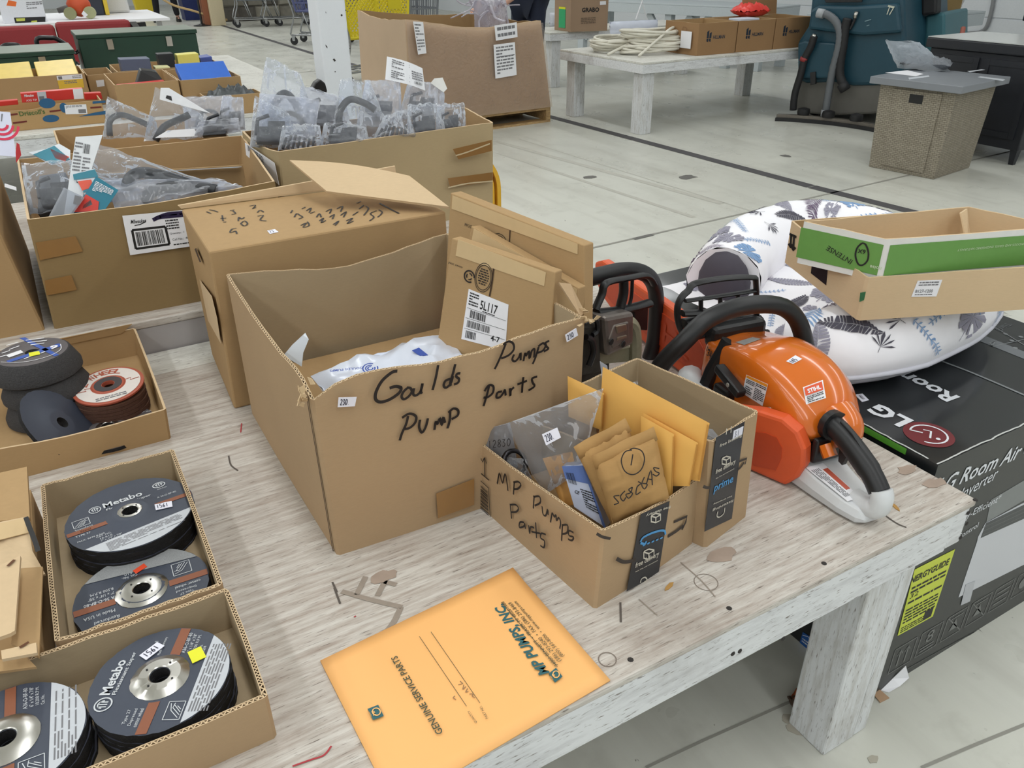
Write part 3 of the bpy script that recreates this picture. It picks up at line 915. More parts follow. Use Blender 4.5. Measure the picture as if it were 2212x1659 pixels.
lq=fquad(pn1,((997,732),(1092,757),(1099,658),(1013,624)))
mb=MB();lq.slab(mb);lb=mb.build('label',WHITEP,F1)
mb=MB();lq.text(mb,'5L117',.33,.74,.70,.18,bold=.015);lq.bars(mb,.12,.50,.47,.62,24,1);lq.bars(mb,.08,.62,.27,.41,34,2);lq.bars(mb,.08,.33,.05,.20,14,3);lq.text(mb,'4-7',.66,.86,.13,.12,bold=.02)
lq.lines(mb,.05,.28,.70,.97,5,3);lq.lines(mb,.4,.7,.65,.69,1,5)
for v in(.64,.44,.23):lq.rect(mb,.03,v,.97,v+.006,.0002,.0009)
mb.build('lettering',BLACKP,lb)
# -- tall closed carton behind it
tb=[at(508,887,HB)+V(0,.006,0),V(.675,1.432,HB),V(.675,1.70,HB),V(.205,1.70,HB)]
TZ=HB+.325
tt=[at(452,545,TZ)+V(0,.004,0),V(.665,1.425,TZ),V(.67,1.69,TZ),at(392,452,TZ)]
TC=thing('tall_carton','tall closed brown carton with upside-down writing on its top, flaps half open','carton',(.44,1.56,HB))
mb=MB();mb.hexa(tb+tt);mb.build('body',CBD,TC,bevel=.004)
tfc=face3(tt[0],tt[1],tt[3])
q=MB();q.slab([tt[3]+V(0,0,.001),tt[2]+V(0,0,.001),tt[2]+V(.0,.004,.035),tt[3]+V(-.005,.0,.008)],(0,1,.2),.004);q.build('flap',CBL,TC)
fo=Face((.5,1.5,TZ+.055),(-.15,-.25,1))
def ptop(px,py,z):return at(px,py,TZ+z)
FL=[ptop(706,415,.035),ptop(970,449,.012),ptop(884,382,.045),ptop(626,348,.075)]
mb=MB()
def fl_(u,v):
 p=lerp(lerp(FL[0],FL[1],u),lerp(FL[3],FL[2],u),v)
 return p+V(0,0,.008*math.sin(math.pi*u)*v)
mb.grid(fl_,8,6);mb.build('flap',CBL,TC,solid=.005,label='raised top flap')
tw=face3(tt[0],tt[1],tt[3])
def scrib(mb,face,s,x0,y0,dx,dy,h,w,seed):
 r=random.Random(seed)
 u=Vector((dx,dy)).normalized();vv=Vector((-u.y,u.x))
mb=MB()
HW=[[(511,494),(501,496),(497,503),(503,502),(509,500),(512,506)],[(476,473),(489,472)],[(480,466),(482,478)],[(482,481),(489,480)],[(471,459),(463,456),(452,454)],[(456,462),(446,458)],[(520,484),(528,478),(535,484),(528,489),(520,484)],[(515,478),(516,470),(522,474),(528,470)],[(500,464),(509,462),(503,456)],[(497,456),(507,454)],[(556,468),(569,466),(562,476),(576,478)],[(556,460),(562,455),(570,459)],[(545,451),(554,449)],[(539,446),(552,444),(546,452)],[(650,488),(662,482),(655,492),(668,488),(664,480)],[(645,474),(654,470),(648,466)],[(636,470),(641,462),(648,466)],[(628,461),(632,455)],[(690,478),(699,472),(694,482),(704,477)],[(684,470),(690,462),(694,470)],[(670,462),(680,458)],[(662,456),(672,450),(668,460)],[(652,452),(660,448)],[(720,486),(732,478),(724,488)],[(712,470),(722,464),(718,474)],[(704,458),(716,452),(712,462)],[(748,478),(762,472),(750,484),(764,478)],[(736,466),(748,458),(742,470)],[(728,452),(740,446),(736,458)],[(762,466),(774,458)],[(798,478),(808,470),(800,462),(814,456)],[(786,466),(796,452),(790,446)],[(776,452),(786,444)],[(770,440),(780,436)],[(816,470),(826,460),(818,454)]]
strokes(mb,tw,HW,.0030,.0012,3)
strokes(mb,tw,[[(820,440),(842,452),(862,462)]],.004,.0012)
mb.build('handwriting',INK,TC)
sticker(TC,fquad(tw,((583,506),(602,502),(594,496),(577,499))),PRICE,'23',.0008,ink=PINK)
hf=face3(tb[3],tb[0],tt[3])
mb=MB();patch(mb,hf,((421,538),(432,566),(435,566),(424,536)),.0005);mb.build('hand_hole',DARKCB,TC)
mb=MB();patch(mb,hf,((432,604),(450,692),(478,742),(470,690),(458,640)),.0005);mb.build('torn_patch',CBL,TC)
# -- two smaller boxes with printed tape
NAVY=plain('black_printed_tape',(30,32,38),.3,grain=.08)
TAPEW=plain('tape_print',(206,200,186),.5)
TAPEB=plain('tape_blue',(76,150,206),.5)
mpb=[at(1285,1317,HB),at(1498,1172,HB),V(.572,.925,HB),at(1030,1088,HB)]
mpt=[at(1303,1148,HB+.123),at(1514,1033,HB+.118),V(.570,.93,HB+.12),at(1025,950,HB+.122)]
MP=thing('low_carton','low open box with felt-pen writing, full of parts packets and manila envelopes','carton',(.56,.78,HB))
carton(MP,mpb,mpt,.004,(CB,CBG),.007,10,(.006,-.004,0,.0),lambda e,f:-.004*math.sin(math.pi*f)if e in(0,3)else 0,.001,5)
mf=face3(mpb[3],mpb[0],mpt[3]);mf.o=mf.o+mf.n*.001
mr=face3(mpb[0],mpb[1],mpt[0]);mr.o=mr.o+mr.n*.007
mb=MB()
strokes(mb,mf,[[(1075,1045),(1080,1022),(1086,1043),(1090,1029),(1093,1025),(1097,1048),(1098,1060)],[(1110,1068),(1112,1040)],[(1110,1042),(1120,1040),(1126,1047),(1120,1055),(1111,1056)]],.0032)
strokes(mb,mf,[[(1153,1098),(1155,1070)],[(1153,1073),(1166,1072),(1168,1085),(1156,1092)],[(1172,1093),(1174,1110),(1180,1113),(1184,1100),(1185,1112)],[(1190,1128),(1194,1108),(1198,1116),(1202,1112),(1203,1124),(1208,1118),(1212,1128),(1210,1142)],[(1216,1132),(1214,1168)],[(1215,1134),(1227,1134),(1226,1150),(1215,1153)],[(1240,1150),(1230,1146),(1230,1156),(1240,1160),(1236,1167),(1228,1164)]],.0030)
strokes(mb,mf,[[(1106,1120),(1103,1088)],[(1103,1090),(1115,1090),(1121,1098),(1116,1105),(1105,1106)],[(1133,1128),(1124,1128),(1123,1139),(1133,1136),(1134,1130),(1136,1142)],[(1143,1134),(1145,1152),(1147,1138),(1155,1140)],[(1158,1128),(1160,1162)],[(1149,1148),(1168,1152)],[(1180,1154),(1170,1152),(1169,1162),(1177,1168),(1176,1182),(1168,1178)]],.0030)
mb.build('handwriting',INK,MP)
mb=MB()
def uparrow(face,x,y,h):
 strokes(mb,face,[[(x,y),(x-.5,y-h)],[(x-5,y-h+10),(x-.5,y-h),(x+4,y-h+13)]],.0022,k=1)
uparrow(mf,1037.5,1022,40);uparrow(mf,1048,1028,40)
strokes(mb,mf,[[(1031,1015),(1057,1037)]],.0022,k=1)
bq=fquad(mf,((1034,1110),(1061,1132),(1057,1054),(1031,1030)))
bq.bars(mb,.12,.88,.08,.92,17,4,vert=False)
for a,b in(((0,0),(1,0)),((1,0),(1,1)),((1,1),(0,1)),((0,1),(0,0))):ribbon(mb,[bq.p(*a),bq.p(*b)],.0016,bq.n,.001)
mb.build('printed_mark',BLACKP,MP)
mb=MB();strokes(mb,mr,[[(1331,1206),(1345,1213),(1360,1212),(1372,1208)],[(1442,1158),(1460,1147),(1475,1135)]],.0055)
strokes(mb,mr,[[(1455,1127),(1483,1115),(1480,1128),(1472,1144)]],.0045,k=1)
strokes(mb,Face(mr.o-mr.n*.0,mr.n),[[(1288,1152),(1300,1159),(1318,1163)]],.004)
mb.build('smile_mark',plain('grey_print_dark',(58,48,42),.6),MP)
def printed_tape(root,face,poly,items,blue=None):
 mb=MB();patch(mb,face,poly,.0004);t=mb.build('printed_tape',NAVY,root)
 mb=MB()
 for s,a,b,h in items:text(mb,face,s,a,b,h,lift=.0014,bold=.012)
 for it in(blue or{}).get('cube',[]):
  x,y,s,dx=it
  strokes(mb,face,[[(x-s,y-s*.5),(x,y-s),(x+s,y-s*.8),(x+s,y+s*.5),(x,y+s),(x-s,y+s*.8),(x-s,y-s*.5)],[(x-s,y-s*.4),(x,y-.1*s),(x+s,y-s*.7)],[(x,y-.1*s),(x,y+s)]],.0022,.0014,1)
 for ln in(blue or{}).get('lines',[]):strokes(mb,face,[ln],.002,.0014)
 mb.build('lettering',TAPEW,t)
 if blue and blue.get('blue'):
  mb=MB()
  for s,a,b,h in blue['blue']:text(mb,face,s,a,b,h,lift=.0014,bold=.015)
  for ln in blue.get('bl',[]):strokes(mb,face,[ln],.0035,.0014)
  mb.build('blue_lettering',TAPEB,t)
printed_tape(MP,mr,((1353,1277),(1422,1238),(1446,1082),(1384,1110)),[('free delivery',(1448,1089),(1395,1108),(1395,1116)),('free delivery',(1370,1230),(1421,1203),(1368,1217)),('fast, free and convenient',(1371,1236),(1419,1211),(1371,1233))],{'cube':[(1415,1118,10,0),(1400,1196,11,0)],'lines':[[(1382,1258),(1384,1250),(1392,1246),(1396,1252),(1390,1256)]],'blue':[('.....',(1386,1180),(1430,1162),(1386,1176))],'bl':[[(1382,1170),(1388,1160),(1408,1150),(1426,1145)],[(1426,1145),(1434,1146),(1436,1154)],[(1382,1172),(1392,1174),(1394,1168)]]})
BUFF=plain('manila_envelope',(232,178,92),.6,grain=.05,scale=25)
KRAFT=cardboard('kraft_paper',(176,138,88))
def sheet(root,name,mat,P,th,n=None,bow=0,nu=8,nv=8,lab=None):
 """padded sheet from four corners bl, br, tr, tl"""
 P=[Vector(p)for p in P]
 nn=(P[1]-P[0]).cross(P[3]-P[0]).normalized()
 mb=MB()
 for sg in(1,-1):
  def f(u,v):
   pr=(max(0,1-(2*u-1)**6)*max(0,1-(2*v-1)**6))**.5
   return lerp(lerp(P[0],P[1],u),lerp(P[3],P[2],u),v)+nn*(sg*th*pr+bow*math.sin(math.pi*u)*math.sin(math.pi*v))+nn*noise.noise(Vector((u*3,v*3,th*900+sg)))*th*.5*pr
  mb.grid(f,nu,nv,sg<0)
 return mb.build(name,mat,root,sm=True,label=lab)
pe=Face((.634,.76,HB+.12),(-.93,-.37,.08))
def env(label,tl,tr,br,bl,off,th,grp=None):
 f=Face(pe.o-pe.n*off,pe.n)
 t=thing('manila_envelope',label,'envelope',f.hit(*bl),grp)
 P=[f.hit(*q)for q in(bl,br,tr,tl)]
 sheet(t,'body',BUFF,P,th)
 Q=Quad(*P)
 if Q.n.dot(f.n)<0:Q.n=-Q.n
 mb=MB();Q.rect(mb,.985,.03,1.0,.97,.0008,th*.2);mb.build('fold',plain('manila_fold',(196,142,66),.6),t)
 return t
env('tallest manila envelope leaning at the right of the low box',(1302,792),(1533,914),(1512,1040),(1290,1000),0.0,.004)
env('second manila envelope, one step lower, in the low box',(1390,892),(1508,957),(1490,1050),(1385,1050),-.012,.003)
env('third and lowest manila envelope beside the brown paper packets',(1385,898),(1456,938),(1452,1085),(1380,1085),-.022,.004)
env('manila envelope behind the clear bag at the back of the low box',(1226,812),(1305,850),(1300,930),(1228,900),-.008,.003)
pk=Face((.548,.712,HB+.11),(-.55,-.80,.42))
def packet(label,poly,off,th,seed):
 f=Face(pk.o+pk.n*off,pk.n)
 t=thing('paper_packet',label,'packet',f.hit(*poly[0]))
 P=[f.hit(*q)for q in poly]
 nn=f.n
 mb=MB()
 for sg in(1,-1):
  def g(u,v):
   pr=(max(0,1-(2*u-1)**4)*max(0,1-(2*v-1)**4))**.6
   q=Vector((u*5+seed,v*5,sg))
   cr=abs(noise.noise(q))*.8+abs(noise.noise(q*2.3))*.5
   return lerp(lerp(P[0],P[1],u),lerp(P[3],P[2],u),v)+nn*(sg*th*pr+(cr-.35)*.007)
  mb.grid(g,18,18,sg<0)
 mb.build('body',KRAFT,t,sm=True)
 a,b,c,d=P
 mb=MB()
 up_=(d-a).normalized()*.018
 def h(u,v):return lerp(d,c,u)+up_*(v*1.1-.5)+nn*(.004+.005*math.sin(u*9+seed)*v)
 mb.grid(h,10,2);mb.build('folded_top',KRAFT,t,sm=True,solid=.0012)
 return t,f
packet('brown paper packet behind the numbered one in the low box',((1322,1136),(1400,1090),(1358,918),(1246,978)),-.016,.012,2)
PK,pf=packet('brown paper packet with a circled figure and a part number',((1324,1132),(1446,1076),(1416,936),(1282,1000)),.004,.014,6)
pf2=Face(pf.o+pf.n*.021,pf.n)
mb=MB()
strokes(mb,pf2,[[(1365,972),(1350,976),(1342,995),(1350,1018),(1368,1025),(1385,1014),(1392,992),(1386,974),(1370,968),(1360,971)],[(1367,981),(1363,1005)]],.0016)
strokes(mb,pf2,[[(1424,1012),(1412,1010),(1416,1018),(1424,1022),(1418,1028),(1410,1024)],[(1409,1048),(1406,1016),(1396,1046)],[(1408,1036),(1398,1034)],[(1392,1030),(1386,1046),(1392,1056),(1398,1046),(1388,1044)],[(1378,1040),(1384,1044),(1376,1052),(1374,1068),(1384,1062)],[(1366,1052),(1358,1058),(1366,1066),(1358,1076),(1352,1068),(1362,1064),(1366,1052)],[(1350,1060),(1340,1072),(1346,1082),(1352,1074)],[(1338,1070),(1326,1072),(1332,1080),(1336,1086),(1326,1090)]],.0016)
mb.build('handwriting',INK,PK)
fb=Face((.535,.745,HB+.06),(-.75,-.6,.3))
SB=thing('parts_box','small blue and white parts box with barcode in the low box','box',fb.hit(1270,1110))
P=[fb.hit(*q)for q in((1238,1080),(1312,1124),(1276,1010),(1214,1008))]
P=[fb.hit(*q)for q in((1240,1096),(1310,1142),(1262,1005),(1214,1007))]
mb=MB();mb.slab(P,-fb.n,.03);mb.build('body',plain('parts_box_white',(196,204,226),.4),SB,bevel=.001)
Q=Quad(*P)
if Q.n.dot(fb.n)<0:Q.n=-Q.n
mb=MB();Q.rect(mb,.0,.70,1,1,.0003,.0005);Q.rect(mb,.9,.0,1,1,.0003,.0005);mb.build('band',plain('parts_box_blue',(92,116,176),.4),SB)
mb=MB();Q.bars(mb,.1,.42,.62,.86,16,5,.0014);Q.lines(mb,.5,.92,.2,.58,8,4,.0014);Q.text(mb,'CE',.2,.36,.42,.07,.0014,bold=.02)
mb.build('lettering',BLACKP,SB)
ZB=thing('zip_bag','clear zip bag with a white price sticker standing in the low box','bag',(.52,.82,HB))
zf=Face((.53,.80,HB+.12),(-.72,-.62,.38))
CLEARZ=film('clear_zip_bag',(236,238,242),.10,.06,.8,11)
def zipbag(root,poly,face,seed,th=.012,mat=CLEARZ,amp=.010):
 P=[face.hit(*q)for q in poly]
 mb=MB()
 for sg in(1,-1):
  def g(u,v):
   pr=(max(0,1-(2*u-1)**4)*max(0,1-(2*v-1)**4))**.6
   q=Vector((u*4+seed,v*4,sg*.4))
   w=noise.noise(q)*.9+abs(noise.noise(q*2.1))*.8
   return lerp(lerp(P[0],P[1],u),lerp(P[3],P[2],u),v)+face.n*(sg*th*pr+amp*w)
  mb.grid(g,20,20,sg<0)
 return mb.build('film',mat,root,sm=True)
zipbag(ZB,((1175,1070),(1250,1020),(1305,838),(1093,915)),zf,1.3)
sticker(ZB,fquad(Face(zf.o+zf.n*.024,zf.n),((1180,962),(1212,945),(1204,923),(1171,938))),PRICE,'230.',.0011,ink=PINK)
ZB2=thing('zip_bag','smaller clear zip bag with a rusty part, behind the brown packets','bag',(.58,.85,HB))
zf2=Face((.60,.84,HB+.12),(-.75,-.58,.3))
zipbag(ZB2,((1290,960),(1385,950),(1378,822),(1296,848)),zf2,4.1)
mb=MB();pillow(mb,zf2 .hit(1338,925)-zf2 .n*.0,(.5,-.5,.1),(0,.2,1),(-.7,-.6,.2),.035,.028,.010,4);mb.build('rusty_part',plain('rust',(150,104,66),.8,grain=.4,scale=90),ZB2,sm=True)
ZB3=thing('zip_bag','grey zip bag with marker figures at the left end of the low box','bag',(.48,.88,HB))
zf3=Face((.487,.885,HB+.1),(-.8,-.55,.25))
zipbag(ZB3,((1040,985),(1120,1010),(1102,912),(1030,932)),zf3,7.7,.006,film('grey_zip_bag',(200,200,204),.30,.12,.4,10),.004)
mb=MB();q=fquad(Face(zf3 .o+zf3 .n*.012,zf3 .n),((1055,968),(1106,962),(1106,946),(1055,952)));pen(mb,q,'12830',0,1,0,1,.0012);mb.build('marker_figures',INK,ZB3)
ZB4=thing('zip_bag','clear bag holding a dark ring-shaped part near the front wall of the low box','bag',(.48,.84,HB))
zf4=Face((.495,.83,HB+.07),(-.7,-.6,.5))
zipbag(ZB4,((1100,1040),(1160,1060),(1130,990),(1070,985)),zf4,2.9,.01)
mb=MB();c=zf4 .hit(1112,1000);mb.tube([c+V(.018*math.cos(t/8*math.pi),.018*math.sin(t/8*math.pi)*.7,.018*math.sin(t/8*math.pi)*.8)for t in range(17)],.004,6);mb.build('ring_part',plain('dark_steel',(60,58,60),.35,1),ZB4,sm=True)
mb=MB();f5=Face((.53,.80,HB+.09),(-.7,-.62,.38))
T5=thing('manila_envelope','small manila envelope seen through the clear stickered zip bag','envelope',f5 .hit(1200,1050))
sheet(T5,'body',plain('orange_envelope_card',(224,166,92),.6),[f5 .hit(*q)for q in((1216,1095),(1262,1085),(1236,975),(1172,990))],.003)
mb=MB();mb.box((.50,.70,HB+.006),(.64,.89,HB+.05));tag(mb.build('parts_carton',CBD,bevel=.003),'brown parts carton lying under the packets in the low box','carton')
pb=[V(.706,.655,HB),at(1613,1114,HB),V(.762,.905,HB),V(.622,.868,HB)]
pt=[V(0,0,0),at(1640,889,HB+.19),at(1378,772,HB+.2),at(1235,836,HB+.2)]
pt[0]=pt[1]+(pb[0]-pb[1])*1.08
PR=thing('taped_carton','taller narrow open box with vertical black printed tape, behind the low box','carton',(.72,.77,HB))
carton(PR,pb,pt,.004,(CB,CBG),.007,8,0,None,.001,9)
pr=face3(pb[0],pb[1],pt[1]);pr.o=pr.o+pr.n*.0012
printed_tape(PR,pr,((1521,1148),(1580,1120),(1608,910),(1546,945)),[('free listening',(1552,968),(1600,944),(1551,960)),('free delivery',(1543,1027),(1586,1003),(1542,1015)),('fast, free and convenient',(1544,1035),(1584,1013),(1544,1032)),('listening',(1583,1076),(1538,1098),(1538,1105)),('free streaming',(1580,1068),(1540,1086),(1540,1090))],{'cube':[(1567,994,9,0)],'lines':[[(1549,1104),(1547,1114),(1553,1116),(1562,1108),(1564,1096)],[(1568,925),(1567,938)],[(1578,920),(1577,934)]],'blue':[('prime',(1539,1068),(1580,1046),(1538,1048))],'bl':[]})
sticker(PR,fquad(pr,((1581,950),(1602,938),(1605,920),(1584,930))),PRICE,'31',.0008,ink=PINK)
mb=MB();strokes(mb,pr,[[(1518,1050),(1526,1053),(1535,1052)],[(1592,1015),(1600,1008),(1606,998)]],.0045);strokes(mb,pr,[[(1596,996),(1612,990),(1608,1003)]],.004,k=1);mb.build('smile_mark',plain('grey_print_dark',(58,48,42),.6),PR)
mb=MB();fz=Face((.67,.86,HB+.2),(-.7,-.6,.3));mb.slab([fz.hit(*q)for q in((1302,830),(1318,850),(1312,790),(1296,780))],fz.n,.001)
tag(mb.build('film_scrap',film('scrap_film',(226,230,238),.4,.1)),'pale plastic strip sticking up behind the tallest manila envelope','plastic')
mb=MB();pillow(mb,(.745,.74,HB+.12),(1,.2,0),(-.2,1,0),(0,0,1),.04,.06,.02,5);tag(mb.build('clear_bag',CLEARZ,sm=True),'clear plastic bag low inside the taller narrow box','bag')
# -- orange printed envelope
EP=[at(834,1700,HB+.002),at(1318,1470,HB+.002),at(1108,1229,HB+.006),at(692,1428,HB+.002)]
EP[0]=EP[3]+(EP[1]-EP[2]);EP[0].z=HB+.002
EN=thing('printed_envelope','flat bright orange printed envelope lying on the bench in the foreground','envelope',EP[3])
ORG=plain('orange_envelope',(250,188,116),.62,grain=.025,scale=8)
mb=MB()
def e_(u,v):
 p=lerp(lerp(EP[0],EP[1],u),lerp(EP[3],EP[2],u),v)
 return p+V(0,0,.0025*math.sin(math.pi*u)*math.sin(math.pi*v)+.005*(max(0,v-.8)/.2)**2*max(0,u-.6))
mb.grid(e_,20,12);mb.build('body',ORG,EN,sm=True,solid=.0022)
ef=Face((0,0,HB+.0062),(0,0,1))
TEAL=plain('teal_print',(44,98,104),.55)
mb=MB()
text(mb,ef,'MP PUMPS, INC.',(1187,1454),(1085,1305),(1176,1464)if 0 else None,bold=.03,shear=.15)
mb.build('lettering',TEAL,EN)
def logo(px0,px1,px2):
 q=Quad(*[ef.hit(*p)for p in(px0,px1,px2,(px0[0]+px2[0]-px1[0],px0[1]+px2[1]-px1[1]))])
 if q.n.z<0:q.n=-q.n
 mb=MB();q.slab(mb,.0003,.0003);o=mb.build('emblem',TEAL,EN)
 mb=MB()
 X,Y=q.c[1]-q.c[0],q.c[3]-q.c[0]
 c=q.p(.5,.58)
 ribbon(mb,[c+X*.30*math.cos(t*math.pi/10)+Y*.34*math.sin(t*math.pi/10)for t in range(21)],.0014,q.n,.0012)
 q.text(mb,'MP',.3,.7,.45,.26,bold=.03);q.text(mb,'PUMPS',.3,.7,.06,.12)
 mb.build('emblem_mark',ORG,o)
logo((1199,1475),(1185,1456),(1201,1443))
logo((806,1556),(794,1532),(817,1523))
mb=MB()
for s,a,b in(('34800 BENNETT  •  FRASER, MI 48026-1686',(1206,1438),(1088,1300)),('(586) 293-8240  •  FAX (586) 293-8469',(1213,1428),(1104,1301)),('(800) 563-8006  •  www.mppumps.com',(1219,1418),(1115,1299))):
 text(mb,ef,s,a,b,None)
ribbon(mb,[ef.hit(1204,1442),ef.hit(1083,1302)],.0008,ef.n,.0012)
text(mb,ef,'GENUINE SERVICE PARTS',(958,1583),(857,1417),None,bold=.012)
text(mb,ef,'QUANTITY',(1031,1562),(1014,1536),None);text(mb,ef,'PART NO.',(1055,1552),(1040,1525),None)
ribbon(mb,[ef.hit(1008,1527),ef.hit(906,1376)],.0006,ef.n,.0012);ribbon(mb,[ef.hit(1037,1520),ef.hit(931,1366)],.0006,ef.n,.0012)
mb.build('small_print',plain('dark_print',(72,78,60),.6),EN)
mb=MB();strokes(mb,ef,[[(1026,1508),(1020,1504),(1022,1500),(1014,1500)],[(1012,1494),(1006,1496),(1010,1488)],[(1006,1484),(1000,1490),(1002,1480)],[(1000,1478),(994,1472)],[(998,1478),(990,1480)],[(985,1512),(979,1508),(983,1504)]],.0011);mb.build('pencil',plain('pencil_grey',(150,118,84),.7),EN)
# -- grinding discs in low trays
ABR=plain('abrasive_black',(24,23,24),.92,grain=.5,scale=500,bump=.9)
SLATE=plain('disc_label_slate',(64,70,84),.5,grain=.08,scale=120)
SLATE2=plain('disc_label_dark',(62,64,76),.5,grain=.08,scale=120)
LABG=plain('disc_label_grey',(196,200,206),.55,grain=.05,scale=200)
LABS=plain('disc_bare_grit',(146,148,150),.8,grain=.35,scale=700)
RUST=plain('disc_band_rust',(140,84,58),.55)
DTX=plain('disc_print',(204,208,212),.55)
def disc(name,label,cat,c,r,tilt=(0,0),th=.0065,face=SLATE,hub=.022,rise=.0045,group=None,metal=True,side=ABR,hole=.011,cone=.036):
 rot=Matrix.Rotation(tilt[0],3,'X')@Matrix.Rotation(tilt[1],3,'Y')
 t=thing(name,label,cat,c,group,rot)
 M=ROOTM[t.name]
 def L(mb,prof,n=56):return mb.lathe([(a,b)for a,b in prof],(0,0,0),n)
 mb=MB()
 r_=random.Random(int(r*1e5)+int(c[0]*1e4))
 n=72
 jag=[r_.uniform(-.0006,.0008)for _ in range(n)]
 def ringpts(rr,z,j=0):return[M@Vector(((rr+j*jag[i])*math.cos(2*math.pi*i/n),(rr+j*jag[i])*math.sin(2*math.pi*i/n),z))for i in range(n)]
 mb.mat(1).loft([ringpts(hole,-th),ringpts(r,-th,1)],False).loft([ringpts(r,-th,1),ringpts(r,0,1)],False)
 mb.mat(0).loft([ringpts(r,0,1),ringpts(cone,0),ringpts(hub+.004,rise),ringpts(hub,rise),ringpts(hole,rise)],False)
 mb.mat(1).loft([ringpts(hole,rise),ringpts(hole,-th)],False)
 mb.build('wheel',[face,side],t,sm=.5)
 return t
def disc_frame(t):
 M=ROOTM[t.name]
 return M.to_3x3()@Vector((1,0,0)),M.to_3x3()@Vector((0,1,0)),M.to_3x3()@Vector((0,0,1)),M.translation
def hubring(t,r0,r1,z0,z1,flat=None,hole=.011,notches=4,rag=.0006):
 X,Y,Z,O=disc_frame(t)
 n=48
 r_=random.Random(5)
 def rp(rr,z,j=0):return[O+X*((rr+(r_.uniform(-j,j)))*math.cos(2*math.pi*i/n))+Y*((rr)*math.sin(2*math.pi*i/n))+Z*z for i in range(n)]
 mb=MB()
 mb.loft([rp(r1,z0,rag),rp(r1,z0+.0008,rag),rp(r0,z1),rp(hole+.0012,z1),rp(hole,z1-.0008),rp(hole,z1-.006)],False)
 o=mb.build('hub_ring',STEEL,t,sm=.45)
 if notches:
  mb=MB()
  for k in range(notches):
   a=.7+k*math.pi/2
   p=O+(X*math.cos(a)+Y*math.sin(a))*(r0*.78)+Z*(z1+.0004)
   mb.lathe([(0,.0003),(.0014,.0002)],p,6,Z)
  mb.build('notch',BLACKP,o)
 return o
def segment(mb,t,r,d,ang,lift=.0006):
 X,Y,Z,O=disc_frame(t)
 h=math.acos(d/r)
 P=[O+(X*math.cos(ang+a)+Y*math.sin(ang+a))*r*.995+Z*lift for a in[(-h)+2*h*i/24 for i in range(25)]]
 mb.slab(P,Z,.0003)
def band(mb,t,r,w,ang,off=0,inner=.036,lift=.0004):
 X,Y,Z,O=disc_frame(t)
 d=X*math.cos(ang)+Y*math.sin(ang);e=-X*math.sin(ang)+Y*math.cos(ang)
 for s in(-1,1):
  q=[d*(s*inner)+e*(off-w/2),d*(s*math.sqrt(r*r-(off-w/2)**2)*.993)+e*(off-w/2),d*(s*math.sqrt(r*r-(off+w/2)**2)*.993)+e*(off+w/2),d*(s*inner)+e*(off+w/2)]
  q=[O+p+Z*lift for p in q]
  if s<0:q=q[::-1]
  mb.slab(q,Z,.0003)
def pquad(t,x0,y0,x1,y1,ang):
 X,Y,Z,O=disc_frame(t)
 d=X*math.cos(ang)+Y*math.sin(ang);e=-X*math.sin(ang)+Y*math.cos(ang)
 return Quad(O+d*x0+e*y0,O+d*x1+e*y0,O+d*x1+e*y1,O+d*x0+e*y1)
def dtext(mb,t,s,x0,y0,x1,h,ang,bold=0,shear=0):
 X,Y,Z,O=disc_frame(t)
 d=X*math.cos(ang)+Y*math.sin(ang);e=-X*math.sin(ang)+Y*math.cos(ang)
 text3(mb,s,O+d*x0+e*y0,O+d*x1+e*y0,Z,h,.0007,bold,shear)
def pic(mb,q):
 for a,b in(((0,0),(1,0)),((1,0),(1,1)),((1,1),(0,1)),((0,1),(0,0)),((.1,.15),(.5,.7)),((.25,.1),(.65,.65)),((.5,.7),(.9,.85)),((.4,.1),(.8,.6)),((.55,.12),(.75,.4)),((.65,.65),(.92,.6))):
  ribbon(mb,[q.p(*a),q.p(*b)],.0009,q.n,.0008)
def roundmark(mb,q):
 X,Y=(q.c[1]-q.c[0]),(q.c[3]-q.c[0])
 c=q.p(.5,.5)
 ribbon(mb,[c+X*.5*math.cos(k*math.pi/10)+Y*.5*math.sin(k*math.pi/10)for k in range(21)],X.length*.09,q.n,.0008)
 for x in(-.18,0,.18):ribbon(mb,[c+X*x-Y*.25,c+X*x+Y*.25],X.length*.08,q.n,.0008)
 ribbon(mb,[c+X*.28*math.cos(k*math.pi/10)+Y*.32*math.sin(k*math.pi/10)for k in range(11)],X.length*.08,q.n,.0008)
def stack(c,r,n,top,glabel,glab,th=.0068,ztop=.05):
 """n discs under a top disc, each a thing of its own."""
 tops=[]
 base=c[2]
 for i in range(n):
  z=base+ztop-(n-i)*th
  d_=disc('grinding_disc',glab,'disc',(c[0]+random.uniform(-.0012,.0012),c[1]+random.uniform(-.0012,.0012),z),r*random.uniform(.992,1),th=th-.0006,face=SLATE2,group=glabel,rise=.003)
 t=disc('grinding_disc',top,'disc',(c[0],c[1],base+ztop),r,th=th-.0006)
 return t
FZ=HB+.005
tA=stack((-.026,1.108,FZ),.0889,6,'top grinding disc with small steel centre ring and white sticker in the middle tray','black discs stacked at the far end of the middle tray','black-edged disc in the tall stack at the far end of the middle tray',.0073,.047)
angA=math.radians(6)
hubring(tA,.0165,.0172,.0042,.0052)
mb=MB();segment(mb,tA,.0885,.046,angA-math.pi/2+math.radians(4));mb.build('print_panel',LABG,tA)
mb=MB();band(mb,tA,.0885,.009,angA,-.004,.03);mb.build('band',RUST,tA)
mb=MB()
dtext(mb,tA,'Metabo',-.030,.034,.026,.0135,angA,.02);dtext(mb,tA,'Flexiamant Super',-.028,.0245,.036,.0062,angA,.012)
dtext(mb,tA,'Stainless',-.076,-.0,-.052,.0048,angA);dtext(mb,tA,'Steel',-.070,-.007,-.056,.0048,angA);dtext(mb,tA,'TYPE 27',-.078,-.016,-.058,.0042,angA)
